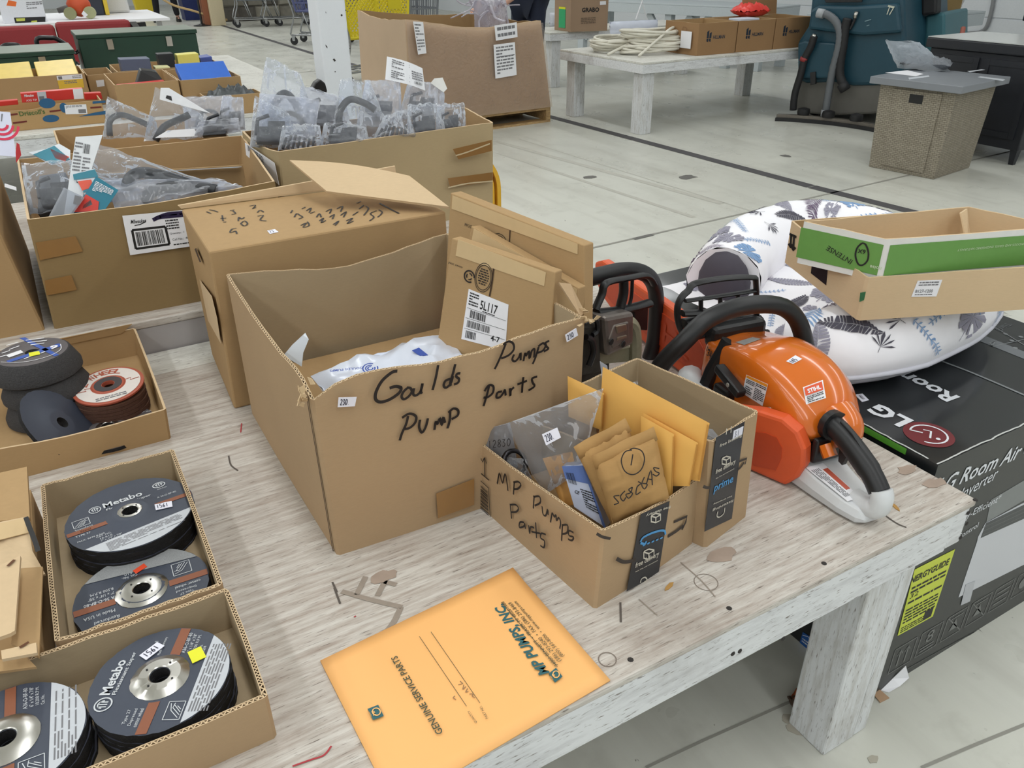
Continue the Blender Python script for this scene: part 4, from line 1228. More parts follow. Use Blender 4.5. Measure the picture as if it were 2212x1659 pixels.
dtext(mb,tA,'MAX. RPM 8,500',-.078,-.030,-.042,.0042,angA);dtext(mb,tA,'CAT. NO.',-.054,-.034,-.034,.0042,angA);dtext(mb,tA,'16.610',-.05,-.040,-.034,.0040,angA);dtext(mb,tA,'7" x 1/4" x 7/8"',-.05,-.0455,-.022,.0040,angA);dtext(mb,tA,'ARBOR',-.044,-.051,-.028,.0040,angA)
roundmark(mb,pquad(tA,-.050,.030,-.034,.046,angA));pic(mb,pquad(tA,-.076,.008,-.054,.026,angA));roundmark(mb,pquad(tA,.044,.040,.062,.054,angA))
q=pquad(tA,-.05,-.075,.05,-.049,angA-math.radians(0));
dtext(mb,tA,'MADE IN USA',.048,.034,.062,.003,angA);dtext(mb,tA,'A 36-O-BF-80',.042,.012,.07,.004,angA)
mb.build('lettering',DTX,tA)
mb=MB();q=pquad(tA,-.052,-.074,.058,-.050,angA+math.radians(4));q.lines(mb,.02,.98,.05,.98,8,6);mb.build('fine_print',GREYP,tA)
Q_=Face((0,0,FZ+.0478),(0,0,1))
sticker(tA,fquad(Q_,((337,1103),(373,1095),(371,1083),(334,1091))),PRICE,'1561',.0010,ink=PINK,u=(.08,.8))
tB=stack((-.036,.955,FZ),.0860,2,'top grinding disc with wide steel cone ring and red tag in the middle tray','dark discs under the red-tagged disc in the middle tray','dark disc just under the red-tagged disc in the middle tray',.0070,.021)
angB=math.pi+math.radians(-1)
hubring(tB,.0225,.0335,.001,.0056,rag=.0012)
mb=MB();segment(mb,tB,.0856,.044,angB-math.pi/2-math.radians(6));mb.build('bare_panel',LABS,tB)
mb=MB();band(mb,tB,.0856,.012,angB,.004,.034);mb.build('band',RUST,tB)
mb=MB()
dtext(mb,tB,'Flexiamant Super',-.038,.052,.034,.008,angB,.02);dtext(mb,tB,'Metabo',-.02,.064,.03,.011,angB,.02)
dtext(mb,tB,'A 36-O-BF-80',.034,-.008,.072,.006,angB,.01);dtext(mb,tB,'7" x 1/4" x 7/8"',.034,-.018,.066,.006,angB);dtext(mb,tB,'8,500 R.P.M.',.034,-.027,.064,.006,angB)
dtext(mb,tB,'Made in USA',.036,.018,.074,.0065,angB);dtext(mb,tB,'Reinforced',.032,.032,.062,.0062,angB);dtext(mb,tB,'Cat. No.',.002,-.040,.022,.005,angB);dtext(mb,tB,'610',.008,-.047,.018,.005,angB)
dtext(mb,tB,'Type 27',-.062,.030,-.044,.0055,angB);dtext(mb,tB,'Depressed',-.066,.023,-.04,.0055,angB);dtext(mb,tB,'center wheel',-.073,.015,-.040,.0055,angB);dtext(mb,tB,'Reinforced',-.06,-.047,-.038,.004,angB)
pic(mb,pquad(tB,-.066,-.034,-.042,-.008,angB))
mb.build('lettering',DTX,tB)
sticker(tB,fquad(Face((0,0,FZ+.0218),(0,0,1)),((294,1240),(318,1225),(311,1218),(287,1234))),REDO,name='red_tag')
tC=stack((-.037,.757,FZ),.0765,7,'top grinding disc with white and yellow stickers in the nearest tray','black discs stacked below the yellow-stickered disc','black disc in the tall stack below the yellow-stickered disc',.0071,.049)
angC=math.radians(62)
hubring(tC,.0230,.0325,.0012,.0066,rag=.0008,hole=.0115)
mb=MB();segment(mb,tC,.0762,.043,angC-math.radians(90));mb.build('print_panel',LABG,tC)
mb=MB();band(mb,tC,.0762,.012,angC,-.005,.033);mb.build('band',RUST,tC)
mb=MB()
dtext(mb,tC,'Metabo',-.022,.049,.028,.012,angC,.025);dtext(mb,tC,'Flexiamant Super',-.022,.041,.040,.006,angC,.012);roundmark(mb,pquad(tC,-.044,.042,-.026,.060,angC))
dtext(mb,tC,'Type 27',-.062,.016,-.043,.0045,angC);dtext(mb,tC,'Depressed',-.064,.009,-.042,.0045,angC);dtext(mb,tC,'center wheel',-.066,.003,-.042,.0045,angC)
dtext(mb,tC,'A36-O-BF-80',.036,-.016,.068,.0045,angC);dtext(mb,tC,'6" x 1/4" x 7/8"',.036,-.022,.066,.0042,angC);dtext(mb,tC,'10,200 R.P.M.',.036,-.028,.064,.0042,angC)
dtext(mb,tC,'Cat. No.',.034,-.034,.048,.004,angC);dtext(mb,tC,'16.604',.034,-.039,.046,.004,angC);dtext(mb,tC,'Reinforced',.034,.022,.056,.0045,angC);dtext(mb,tC,'Made in Germany',.034,.012,.062,.0042,angC)
pic(mb,pquad(tC,-.058,-.040,-.034,-.022,angC))
mb.build('lettering',DTX,tC)
mb=MB();q=pquad(tC,-.055,-.070,.055,-.045,angC);q.lines(mb,.06,.94,.05,.98,7,9);mb.build('fine_print',GREYP,tC)
fC=Face((0,0,FZ+.0498),(0,0,1))
sticker(tC,fquad(fC,((316,1427),(356,1396),(340,1388),(301,1417))),PRICE,'1561',.0011,ink=PINK,u=(.1,.85))
sticker(tC,fquad(fC,((416,1434),(446,1420),(434,1397),(405,1410))),YEL,name='yellow_sticker')
tD=stack((-.193,.752,FZ),.0775,7,'top grinding disc at the left end of the nearest tray, partly out of view','black discs at the left end of the nearest tray','black disc in the stack at the left end of the nearest tray',.0071,.049)
angD=math.radians(88)
hubring(tD,.0230,.0335,.0012,.0066,rag=.0004,hole=.0115,notches=0)
mb=MB();segment(mb,tD,.0772,.042,angD-math.radians(90)-.04);mb.build('print_panel',LABG,tD)
mb=MB();band(mb,tD,.0772,.011,angD,-.003,.034);mb.build('band',RUST,tD)
mb=MB();dtext(mb,tD,'A36-O-BF-80',.036,-.020,.068,.0045,angD);dtext(mb,tD,'6" x 1/4" x 7/8"',.036,-.026,.066,.0042,angD);dtext(mb,tD,'10,200 R.P.M.',.036,-.032,.064,.0042,angD);dtext(mb,tD,'Cat. No.',.034,-.037,.048,.0038,angD);dtext(mb,tD,'Made',.034,.018,.046,.0045,angD);dtext(mb,tD,'in Germany',.034,.010,.058,.0045,angD);pic(mb,pquad(tD,-.062,-.036,-.036,-.012,angD));mb.build('lettering',DTX,tD)
mb=MB();q=pquad(tD,-.055,-.070,.055,-.045,angD-.04);q.lines(mb,.06,.94,.05,.98,7,10);mb.build('fine_print',GREYP,tD)
def tray(label,x0,y0,x1,y1,h,seed,flute=.0062,mats=(CB,CBG),tw=.006,lean=(0,0,0,0),sag=None):
 t=thing('disc_tray',label,'tray',((x0+x1)/2,(y0+y1)/2,HB))
 b=boxat(x0,y0,x1,y1,HB)
 tp=boxat(x0-lean[3],y0-lean[0],x1+lean[1],y1+lean[2],HB+h)
 carton(t,b,tp,tw,mats,flute,12,(.002,.002,.002,.002),sag,.0014,seed)
 return t
tray('cardboard tray nearest the viewer, holding two stacks of discs',-.32,.656,.0625,.8520,.068,21)
tray('middle cardboard tray holding two disc stacks with steel centre rings',-.137,.8600,.0585,1.2275,.069,22)
t3=tray('rear cardboard tray holding the flared grinding wheels',-.42,1.385,.0665,1.782,.066,23,0,(CBD,CBD),.004,(.006,.004,.0,0),lambda e,f:.01*f if e==2 else(.006*math.sin(math.pi*f*2)if e==0 else 0))
mb=MB();mb.slab([V(-.42,1.779,HB+.062),V(.04,1.779,HB+.062),V(.066,1.776,HB+.080),V(-.42,1.772,HB+.078)],(0,-1,0),.003);mb.build('flap',CBD,t3)
CUPS=('topmost flared black grinding wheel with blue and white label and yellow sticker','middle flared black grinding wheel of the stack of three','lowest flared black grinding wheel, at the tray floor')
GRIT=plain('coarse_grit',(62,61,62),.95,grain=.55,scale=420,bump=1.2)
CUPL=plain('cup_label_grey',(96,92,94),.6,grain=.15,scale=200)
CUPB=plain('cup_label_blue',(58,92,176),.5)
for i,(z,ox,oy)in enumerate(((.086,-.118,1.600),(.0435,-.112,1.592),(.001,-.116,1.585))):
 t=thing('cup_wheel',CUPS[i],'grinding wheel',(ox,oy,FZ+z))
 mb=MB()
 mb.lathe([(.012,.0),(.072,.0),(.077,.004),(.077,.013),(.064,.041),(.062,.0425),(.012,.0425),(.012,0)],(ox,oy,FZ+z),64)
 mb.build('wheel',GRIT,t,sm=.6)
 if i==0:
  o=V(ox,oy,FZ+z+.0428)
  mb=MB();mb.lathe([(.0122,0),(.0122,.0004),(.0605,.0004),(.0605,0)],o,48);mb.build('label_disc',CUPL,t)
  fcup=Face(o+V(0,0,.0006),(0,0,1))
  mb=MB();patch(mb,fcup,((42,731),(118,770),(128,767),(54,729)),.0003);patch(mb,fcup,((14,780),(18,784),(132,748),(128,742)),.0003);mb.build('blue_band',CUPB,t)
  mb=MB();text(mb,fcup,'9',(107,756),(125,753),(109,748),bold=.04);
  for a,b in(((56,736),(96,731)),((60,741),(102,736)),((66,746),(96,742)),((14,747),(40,740)),((20,756),(42,748)),((4,764),(22,758)),((0,772),(14,768)),((52,776),(68,770)),((88,764),(98,760))):
   ribbon(mb,[fcup.hit(*a),fcup.hit(*b)],.003,V(0,0,1),.001)
  ribbon(mb,smooth_path([fcup.hit(*q)for q in((2,783),(50,783),(100,772),(130,757),(131,744))],4),.0014,V(0,0,1),.001)
  mb.build('lettering',WHITEP,t)
  sticker(t,fquad(Face(fcup.o+V(0,0,.0004),(0,0,1)),((64,771),(87,766),(85,759),(62,763))),YEL,name='yellow_sticker')
  sticker(t,fquad(Face(fcup.o+V(0,0,.0004),(0,0,1)),((20,773),(51,762),(45,757),(13,768))),WHITEP)
zc=V(-.010,1.535,FZ)
for i in range(6):
 disc('thin_disc','brown-edged thin disc stacked under the white-faced wheel','disc',(zc.x+random.uniform(-.001,.001),zc.y,FZ+.008+i*.0072),.0625,th=.0062,face=plain('brown_disc',(110,78,62),.7),side=plain('brown_disc_edge',(92,62,50),.9,grain=.4,scale=300),group='thin discs under the white-faced wheel',rise=.002)
ZW=thing('grinding_disc','white-faced grinding disc with red rim lettering in the rear tray','disc',(zc.x,zc.y,FZ+.058),None,Matrix.Rotation(.10,3,'X')@Matrix.Rotation(-.05,3,'Y'))
X,Y,Z,O=disc_frame(ZW)
zw=plain('z_wheel_white',(226,218,212),.5);zr=plain('z_wheel_red',(176,88,66),.55)
mb=MB();mb.lathe([(.011,-.005),(.062,-.005),(.0635,-.003),(.0635,0),(.057,.0008),(.030,.0012),(.028,.003),(.011,.003),(.011,-.005)],O,56,Z);mb.build('wheel',zr,ZW,sm=.5)
mb=MB();mb.lathe([(.0575,.0010),(.0575,.0014),(.0315,.0018),(.0315,.001)],O,56,Z);mb.build('face_ring',zw,ZW)
mb=MB();mb.lathe([(.025,.0030),(.025,.0036),(.012,.0036),(.012,.003)],O,32,Z);mb.build('hub_pad',plain('hub_pad_grey',(70,66,68),.7),ZW)
mb=MB()
for ch,a in zip('Z WHEEL',(162,146,130,112,95,79,64)):
 if ch==' ':continue
 a=math.radians(a-5);e=X*math.cos(a)+Y*math.sin(a);d=X*math.sin(a)-Y*math.cos(a)
 p=O+e*.037+Z*.0020
 text3(mb,ch,p-d*.0065,p+d*.0065,Z,.016,0,.02)
for s in(1,-1):
 P=[O+X*s*x+Y*y+Z*.0022 for x,y in((.031,.002),(.041,.004),(.039,-.004),(.055,-.002))]
 ribbon(mb,P,.002,Z,0)
mb.build('lettering',zr,ZW)
mb=MB();q=Quad(O-X*.03-Y*.05+Z*.0016,O+X*.03-Y*.05+Z*.0016,O+X*.03-Y*.038+Z*.0016,O-X*.03-Y*.038+Z*.0016);q.lines(mb,.05,.95,0,1,2,3,.0004);mb.build('fine_print',GREYP,ZW)
dd=disc('grinding_disc','dark worn grinding disc lying flat at the front of the rear tray','disc',(-.030,1.463,FZ+.0075),.082,face=plain('worn_disc',(92,86,88),.6,grain=.15,scale=90))
hubring(dd,.017,.020,.004,.0055,hole=.012,notches=6)
mb=MB();band(mb,dd,.08,.016,math.radians(40),0,.034);mb.build('band',RUST,dd)
mb=MB();dtext(mb,dd,'A36-O-BF',.03,.046,.066,.005,-.35);mb.build('lettering',DTX,dd)
td=disc('grinding_disc','blue-grey grinding disc tilted against the flared wheels','disc',(-.118,1.462,FZ+.0575),.075,(0,0),face=SLATE)
td.matrix_world=ROOTM[td.name]=Matrix.Translation((-.100,1.452,FZ+.044))@Matrix.Rotation(math.radians(-22),4,'Z')@Matrix.Rotation(math.radians(52),4,'Y')
mb=MB();segment(mb,td,.0747,.045,math.radians(-20));mb.build('print_panel',LABG,td)
q=pquad(td,.03,-.058,.055,-.03,0)
mb=MB();q.rect(mb,0,0,1,1,.0004,.0012);mb.build('yellow_sticker',YEL,td)
tear=CBL
W1=thing('open_carton','torn brown carton with taped flap and stapled lid at the left edge','carton',(-.22,1.0,HB))
def poly(root,name,px,zs,mat,t=.004,down=False):
 P=[at(x,y,HB+z)for(x,y),z in zip(px,zs)]
 n=(P[1]-P[0]).cross(P[2]-P[0])
 if n.z<0:n=-n
 mb=MB();mb.slab(P,-n,t);return mb.build(name,mat,root)
mb=MB();mb.box((-.36,.868,HB),(-.165,1.235,HB+.004));mb.build('floor_panel',CBD,W1)
mb=MB();mb.hexa([V(-.168,.868,HB),V(-.150,.868,HB),V(-.148,1.22,HB),V(-.165,1.22,HB),V(-.166,.868,HB+.075),V(-.152,.868,HB+.075),V(-.150,1.22,HB+.07),V(-.166,1.22,HB+.07)]);mb.build('side_wall',CBD,W1)
poly(W1,'flap',[(-40,1030),(58,1008),(64,1118),(-40,1130)],(.115,.115,.095,.095),CBD,.006)
poly(W1,'flap',[(-40,1135),(58,1116),(70,1190),(98,1240),(-40,1260)],(.10,.10,.085,.07,.07),CBL,.004)
poly(W1,'paper_tape',[(-40,1140),(54,1118),(62,1150),(-40,1176)],(.1015,.1015,.0955,.0955),MASK,.001)
poly(W1,'lid',[(-40,1240),(44,1200),(32,1362),(22,1368),(-40,1390)],(.112,.112,.108,.108,.108),CBL,.005)
poly(W1,'flap',[(40,1228),(92,1224),(84,1418),(24,1390)],(.085,.085,.085,.085),CBD,.004)
poly(W1,'flap',[(2,1405),(78,1388),(80,1410),(4,1424)],(.098,.098,.098,.098),CBL,.004)
poly(W1,'flap',[(-40,1432),(55,1416),(78,1440),(-40,1456)],(.08,.08,.078,.078),CBD,.004)
mb=MB()
f6=Face((0,0,HB+.1125),(0,0,1));strokes(mb,f6,[[(17,1224),(32,1210)]],.004,.001,1)
f7=Face((0,0,HB+.0985),(0,0,1));strokes(mb,f7,[[(43,1400),(63,1388)]],.004,.001,1)
mb.build('staple',plain('staple_bronze',(112,74,52),.4,.6),W1)
mb=MB();f8=Face((0,0,HB+.1),(0,0,1));strokes(mb,Face((0,0,HB+.112),(0,0,1)),[[(56,1118),(64,1140),(76,1170),(83,1192)]],.006,.001);mb.build('slit',BLACKP,W1)
# -- cartons and bagged tool parts on the second bench
BAGF=film('tool_bag_film',(244,247,252),.13,.07,.9,12)
BAGM=film('tool_bag_milky',(240,243,250),.30,.10,.8,10)
HOSE=plain('dark_rubber_hose',(52,54,58),.45)
DARKB=plain('dark_moulded_part',(48,50,56),.4)
MW=thing('open_carton','long open carton with a white barcode label, full of bagged parts','carton',(.18,2.15,HB2))
ZM=HB2+.242
mb4=[V(-.082,1.838,HB2),V(.445,1.838,HB2),V(.445,2.44,HB2),V(-.082,2.44,HB2)]
mt4=[at(58,474,ZM),at(594,392,ZM+.003),at(524,292,ZM),at(150,330,ZM)]
mt4[3]=V(-.075,2.44,ZM)
carton(MW,mb4,mt4,.005,(CBO,CBD),0,10,(.004,0,0,0),lambda e,f:-.006*math.sin(math.pi*f)if e==0 else 0,.001,31)
mwf=Face((0,1.832,0),(0,-1,0))
tape('tape_strip',MW,mwf,((86,562),(179,543),(163,510),(77,524)),TAPE);tape('tape_strip',MW,mwf,((101,638),(166,626),(154,594),(96,606)),TAPE)
lq=fquad(mwf,((281,551),(425,530),(404,453),(264,466)))
mb=MB();lq.slab(mb);lb=mb.build('label',WHITEP,MW)
mb=MB();lq.text(mb,'Milwaukee',.10,.33,.78,.10,bold=.02,shear=.25);lq.bars(mb,.14,.56,.20,.56,26,7)
for a,b in(((.10,.14),(.60,.14)),((.60,.14),(.60,.62)),((.60,.62),(.10,.62)),((.10,.62),(.10,.14))):ribbon(mb,[lq.p(*a),lq.p(*b)],.005,lq.n,.001)
ribbon(mb,[lq.p(.15,.73),lq.p(.24,.745),lq.p(.33,.80)],.002,lq.n,.001)
lq.text(mb,'Quantity:  1',.64,.86,.38,.06);lq.text(mb,'Call No.:  48-',.66,.92,.22,.06);lq.lines(mb,.62,.82,.52,.80,4,8);lq.lines(mb,.66,.98,.08,.14,1,4)
mb.build('lettering',BLACKP,lb)
mb=MB();strokes(mb,mwf,[[(330,475),(345,469),(368,467),(395,464)],[(335,472),(362,462),(398,459)]],.008,.0016);mb.build('marker_bar',plain('purple_marker',(34,22,62),.6),lb)
mb=MB();mb.slab([V(.10,2.30,ZM-.03),V(.44,2.20,ZM-.03),V(.44,2.20,HB2+.02),V(.10,2.30,HB2+.02)],(0,1,0),.004);mb.build('divider',CBD,MW)
mb=MB();mb.slab([V(.10,2.296,ZM-.034),V(.435,2.196,ZM-.034),V(.42,2.17,ZM-.028),V(.12,2.27,ZM-.028)],(0,0,1),.002);mb.build('clear_edge',film('white_edge_film',(230,234,240),.6,.2),MW)
mb=MB();mb.box((-.07,1.86,HB2+.006),(.43,2.2,HB2+.12));tag(mb.build('parts_carton',DARKB,bevel=.004),'dark layer of packed parts at the bottom of the long open carton','parts')
def toolbag(label,poly,base,nrm,th=.03,amp=.016,seed=1,mat=BAGF,inner=None,group=None,name='tool_bag',nu=20,nv=18):
 """Rumpled clear bag whose four corners (bl, br, tr, tl) lie on a leaning plane; dark part inside."""
 f=Face(base,nrm)
 P=[f.hit(*q)for q in poly]
 t=thing(name,label,'bag',(P[0]+P[1])/2,group)
 sc=max((P[1]-P[0]).length,(P[3]-P[0]).length)
 mb=MB()
 for sg in(1,-1):
  def g(u,v):
   pr=(max(0,1-(2*u-1)**4)*max(0,1-(2*v-1)**4))**.6
   w=noise.noise(Vector((u*3.2+seed*5.1,v*3.2,sg*.5)))*.9+(abs(noise.noise(Vector((u*6+seed,v*4,sg))))-.25)*1.2
   edge=noise.noise(Vector((u*5+seed*2,v*5,7)))*.025*sc
   p=lerp(lerp(P[0],P[1],u),lerp(P[3],P[2],u),v)
   return p+f.n*(sg*th*pr*(1-.55*v)+amp*w)+(P[3]-P[0]).normalized()*edge
  mb.grid(g,nu,nv,sg<0)
 mb.build('film',mat,t,sm=.42)
 q=Quad(*P)
 if q.n.dot(f.n)<0:q.n=-q.n
 if inner=='hose':
  r_=random.Random(seed)
  pts=[q.p(.12,.08),q.p(.10,.45),q.p(.30,.66),q.p(.62,.62),q.p(.85,.50)]
  mb=MB();mb.tube(smooth_path(pts,5),sc*.055,9);mb.build('hose',HOSE,t,sm=True)
 elif inner=='hook':
  pts=[q.p(.2,.0),q.p(.3,.3),q.p(.55,.55),q.p(.72,.78)]
  mb=MB();mb.tube(smooth_path(pts,5),[sc*.075]*6+[sc*.05]*20,9)if 0 else mb.tube(smooth_path(pts,5),sc*.06,9);mb.build('hose',HOSE,t,sm=True)
 elif inner=='arch':
  pts=[q.p(.25+.27*(1-math.cos(k)),.15+.45*math.sin(k))for k in[i*math.pi/8 for i in range(9)]]
  mb=MB();mb.tube(smooth_path(pts,3),sc*.045,8);mb.build('hose',HOSE,t,sm=True)
 elif inner=='block':
  c=q.p(.5,.28)
  X,Y=(q.c[1]-q.c[0]).normalized(),(q.c[3]-q.c[0]).normalized()
  mb=MB();mb.obox(c-X*sc*.28-Y*sc*.16-q.n*th*.4,X*sc*.5,Y*sc*.3,q.n*th*.8);mb.obox(c-X*sc*.1+Y*sc*.14-q.n*th*.3,X*sc*.3,Y*sc*.12,q.n*th*.5);mb.tube([c-X*sc*.3,c-X*sc*.3+Y*sc*.3,c-X*sc*.1+Y*sc*.38],sc*.04,8);mb.build('part',DARKB,t,bevel=.004)
 elif inner=='ribs':
  X,Y=(q.c[1]-q.c[0]),(q.c[3]-q.c[0])
  mb=MB()
  for i in range(7):mb.tube([q.p(.1+.11*i,.05),q.p(.15+.11*i,.5+.1*math.sin(i))],sc*.03,6)
  mb.build('part',DARKB,t,sm=True)
 return t,q,f
TEALB=plain('teal_bag_header',(54,130,150),.4)
CORAL=plain('coral_print',(228,92,70),.45)
def header(root,face,quads):
 for poly,mat,nm in quads:
  mb=MB();patch(mb,face,poly,.0006,.001);mb.build(nm,mat,root)
nb=(-.12,-.8,.58)
t,q,f=toolbag('clear bag with pointed top and white spec card, leaning right in the long carton',((205,440),(500,408),(400,378),(190,300)),(.16,1.97,HB2+.25),nb,.02,.012,2,BAGF,'arch')
t,q,f=toolbag('flat clear bag lying over the right part of the long carton',((250,455),(530,405),(480,390),(225,385)),(.2,1.93,HB2+.235),(-.05,-.55,.8),.02,.012,3,BAGM,'arch')
t,q,f=toolbag('large clear bag of dark grey parts at the left end of the long carton',((62,462),(200,450),(190,345),(45,352)),(0,1.98,HB2+.24),(-.1,-.75,.6),.03,.012,4,BAGF,'block')
mb=MB();mb.obox(f.hit(75,455)-f.n*.05,f.hit(135,445)-f.hit(75,455),f.hit(78,370)-f.hit(75,455),f.n*.03);mb.build('grey_part',plain('grey_plastic',(112,114,118),.4),t,bevel=.004)
f9=Face(f.o+f.n*.03,(-.1,-.35,.9))
T9=thing('card_header','teal and coral cardboard header lying on the bags at the left of the long carton','card',f9 .hit(90,340))
mb=MB();mb.slab([f9 .hit(*k)for k in((62,330),(112,357),(152,348),(152,325),(128,311),(100,322))],f9 .n,.001);mb.build('body',plain('pale_header',(214,220,226),.4),T9)
header(T9,Face(f9 .o+f9 .n*.0012,f9 .n),[(((72,335),(114,355),(152,345),(118,316)),TEALB,'teal_panel'),(((120,343),(140,350),(150,340),(108,322)),CORAL,'coral_panel')])
f10=Face((.09,1.93,HB2+.3),(-.25,-.9,.38))
T10=thing('spec_card','tall white bagged spec card with a barcode, standing in the long carton','card',f10 .hit(150,450))
mb=MB();mb.slab([f10 .hit(*k)for k in((138,470),(165,470),(222,292),(164,296))],f10 .n,.002);mb.build('body',plain('card_white',(222,226,230),.3),T10)
q=Quad(*[f10 .hit(*k)+f10 .n*.002 for k in((146,440),(185,440),(203,308),(163,300))])
if q.n.dot(f10 .n)<0:q.n=-q.n
mb=MB();q.lines(mb,.05,.45,.5,.97,9,2);q.lines(mb,.55,.95,.5,.75,5,3);mb.build('fine_print',GREYP,T10)
mb=MB();q.bars(mb,.50,.85,.80,.95,12,4);mb.build('barcode',BLACKP,T10)
mb=MB();mb.tube([q.p(.38,.40),q.p(.42,.33)],.002,6);mb.build('slot',BLACKP,T10)
f11=Face((.12,1.90,HB2+.26),(-.2,-.85,.45))
T11=thing('card_header','upper teal and red card header tilted left in the long carton','card',f11 .hit(190,420))
mb=MB();mb.slab([f11 .hit(*k)for k in((186,425),(222,412),(205,364),(158,376))],f11 .n,.001);mb.build('body',plain('pale_header',(214,220,226),.4),T11)
header(T11,Face(f11 .o+f11 .n*.001,f11 .n),[(((160,389),(213,382),(205,366),(158,377)),TEALB,'teal_panel'),(((178,412),(202,404),(197,388),(168,392)),CORAL,'red_panel'),(((180,416),(210,412),(203,404),(180,412)),TEALB,'teal_panel')])
f12=Face((.14,1.875,HB2+.25),(-.2,-.85,.45))
T12=thing('card_header','lower bright teal and red card header in front of the other, in the long carton','card',f12 .hit(200,450))
mb=MB();mb.slab([f12 .hit(*k)for k in((155,466),(228,452),(256,411),(208,381))],f12 .n,.001);mb.build('body',plain('teal_card',(24,118,142),.4),T12)
header(T12,Face(f12 .o+f12 .n*.001,f12 .n),[(((160,459),(212,455),(214,436),(186,420)),plain('card_red',(214,58,46),.4),'red_panel'),(((178,452),(200,442),(196,432),(181,443)),GREYP,'tool_mark')])
q=Quad(*[Face(f12 .o+f12 .n*.002,f12 .n).hit(*k)for k in((196,412),(240,428),(250,412),(206,388))])
if q.n.dot(f12 .n)<0:q.n=-q.n
mb=MB();q.lines(mb,.05,.95,.05,.95,7,6);mb.build('fine_print',WHITEP,T12)
f13=Face((.05,1.87,HB2+.24),(-.1,-.9,.4))
T13=thing('clear_box','small clear plastic pack with barcode near the front wall of the long carton','package',f13 .hit(140,465))
P=[f13 .hit(*k)for k in((104,470),(150,465),(180,425),(138,405))]
mb=MB();mb.slab(P,-f13 .n,.02);mb.build('body',film('clear_pack',(226,230,236),.3,.08,.1),T13)
mb=MB();patch(mb,Face(f13 .o+f13 .n*.001,f13 .n),((158,440),(172,443),(176,425),(162,422)));mb.build('barcode',GREYP,T13)
BG=thing('open_carton','biggest open carton at the right, heaped with clear bags of dark parts','carton',(.83,2.3,HB2))
ZB_=HB2+.262
bb4=[V(.50,2.10,HB2),V(1.140,2.10,HB2),V(1.140,2.49,HB2),V(.50,2.49,HB2)]
bt4=[at(602,328,ZB_),at(1066,265,ZB_),at(1005,232,ZB_+.005),at(522,283,ZB_)]
CBB=cardboard('cardboard_pale_olive',(180,160,124))
carton(BG,bb4,bt4,.006,(CBB,CBD),0,12,(.0,0,0,.012),lambda e,f:-.01*math.sin(math.pi*f)if e==3 else 0,.001,33)
bgf=face3(bb4[0],bb4[1],bt4[0])
for k in(((990,344),(1062,326),(1062,302),(978,322)),((972,404),(1064,392),(1064,372),(967,385))):tape('tape_strip',BG,bgf,k,TAPE)
mb=MB();strokes(mb,bgf,[[(984,336),(1010,328),(1058,310)],[(968,405),(1010,396),(1064,391)]],.004,.0012);mb.build('painted_crease_glint',plain('tape_glint',(214,196,160),.2),BG)  # pale strokes paint the glint of creases in the packing tape
bls=Face(bt4[0]+V(-.012,.0,0),(-1,-.12,.05))
lq=fquad(bls,((600,398),(600,398),(596,358),(532,312)))
lw=[bls.hit(*k)for k in((533,335),(604,400),(594,352),(530,308))]
mb=MB();mb.slab([p+bls.n*.001 for p in lw],bls.n,.0006);lb=mb.build('label',WHITEP,BG)
q=Quad(*[p+bls.n*.0018 for p in lw])
if q.n.dot(bls.n)<0:q.n=-q.n
mb=MB();text3(mb,'INVOICE TO:',q.p(.10,.55),q.p(.62,.55),q.n,.016,.001,.02);mb.build('lettering',GREYP,lb)
mb=MB();mb.box((.515,2.115,HB2+.008),(1.12,2.475,HB2+.16));tag(mb.build('parts_carton',CBD,bevel=.004),'packed layer low in the biggest open carton','parts')
nB=(-.2,-.82,.5)
BB=[('tall pointed clear bag with an arched hose, at the left of the biggest carton',((545,300),(690,292),(650,160),(575,120)),.58,2.28,'arch',BAGF),('bag with pointed film corner in front of the tall pointed bag',((540,318),(640,318),(625,245),(550,205)),.58,2.20,'block',BAGF),('clear bag with a round hose loop standing left in the biggest carton',((560,300),(680,300),(690,215),(560,200)),.60,2.24,'arch',BAGM),('low crumpled bag of small parts at the left front of the biggest carton',((600,325),(700,318),(690,268),(610,272)),.60,2.15,'ribs',BAGF),('clear bag of dark parts near the white column',((640,280),(760,282),(745,210),(650,185)),.74,2.34,'block',BAGM),('shiny tall bag in front of the white column',((715,300),(850,300),(800,175),(735,170)),.74,2.22,'hose',BAGF),('greyish bag with a seal edge, right of the shiny tall bag',((770,270),(870,275),(865,175),(790,172)),.82,2.30,'block',BAGM),('crumpled bag with tag text at the middle front of the biggest carton',((800,310),(900,298),(880,235),(830,250)),.80,2.15,'ribs',BAGF),('low clear bag at the centre front of the biggest carton',((690,322),(800,312),(790,270),(700,265)),.70,2.14,'block',BAGF),('bag of dark moulded parts right of the middle in the biggest carton',((880,300),(965,288),(945,222),(880,225)),.90,2.17,'block',BAGF),('rightmost bag of dark parts in the biggest carton',((940,290),(1008,280),(1003,222),(945,228)),1.0,2.2,'block',BAGF),('grey open bag under the spec sheet at the back of the biggest carton',((860,255),(960,262),(960,175),(880,180)),.95,2.36,'block',BAGM),]
for i,(lab,poly_,bx,by,inn,mt)in enumerate(BB):
 toolbag(lab,poly_,(bx,by,HB2+.28),nB,.03,.014,20+i,mt,inn)
fS=Face((.92,2.34,HB2+.38),(-.12,-.9,.4))
TS=thing('spec_sheet','white spec sheet in a bag, standing highest in the biggest carton','card',fS.hit(880,190))
mb=MB()
PS=[fS.hit(*k)for k in((832,172),(918,196),(912,148),(836,122))]
def sfn(u,v):return lerp(lerp(PS[0],PS[1],u),lerp(PS[3],PS[2],u),v)+fS.n*.012*math.sin(3*u)
mb.grid(sfn,8,4);mb.build('sheet',plain('sheet_white',(232,234,238),.5),TS,solid=.001)
q=Quad(*[p+fS.n*.011 for p in PS])
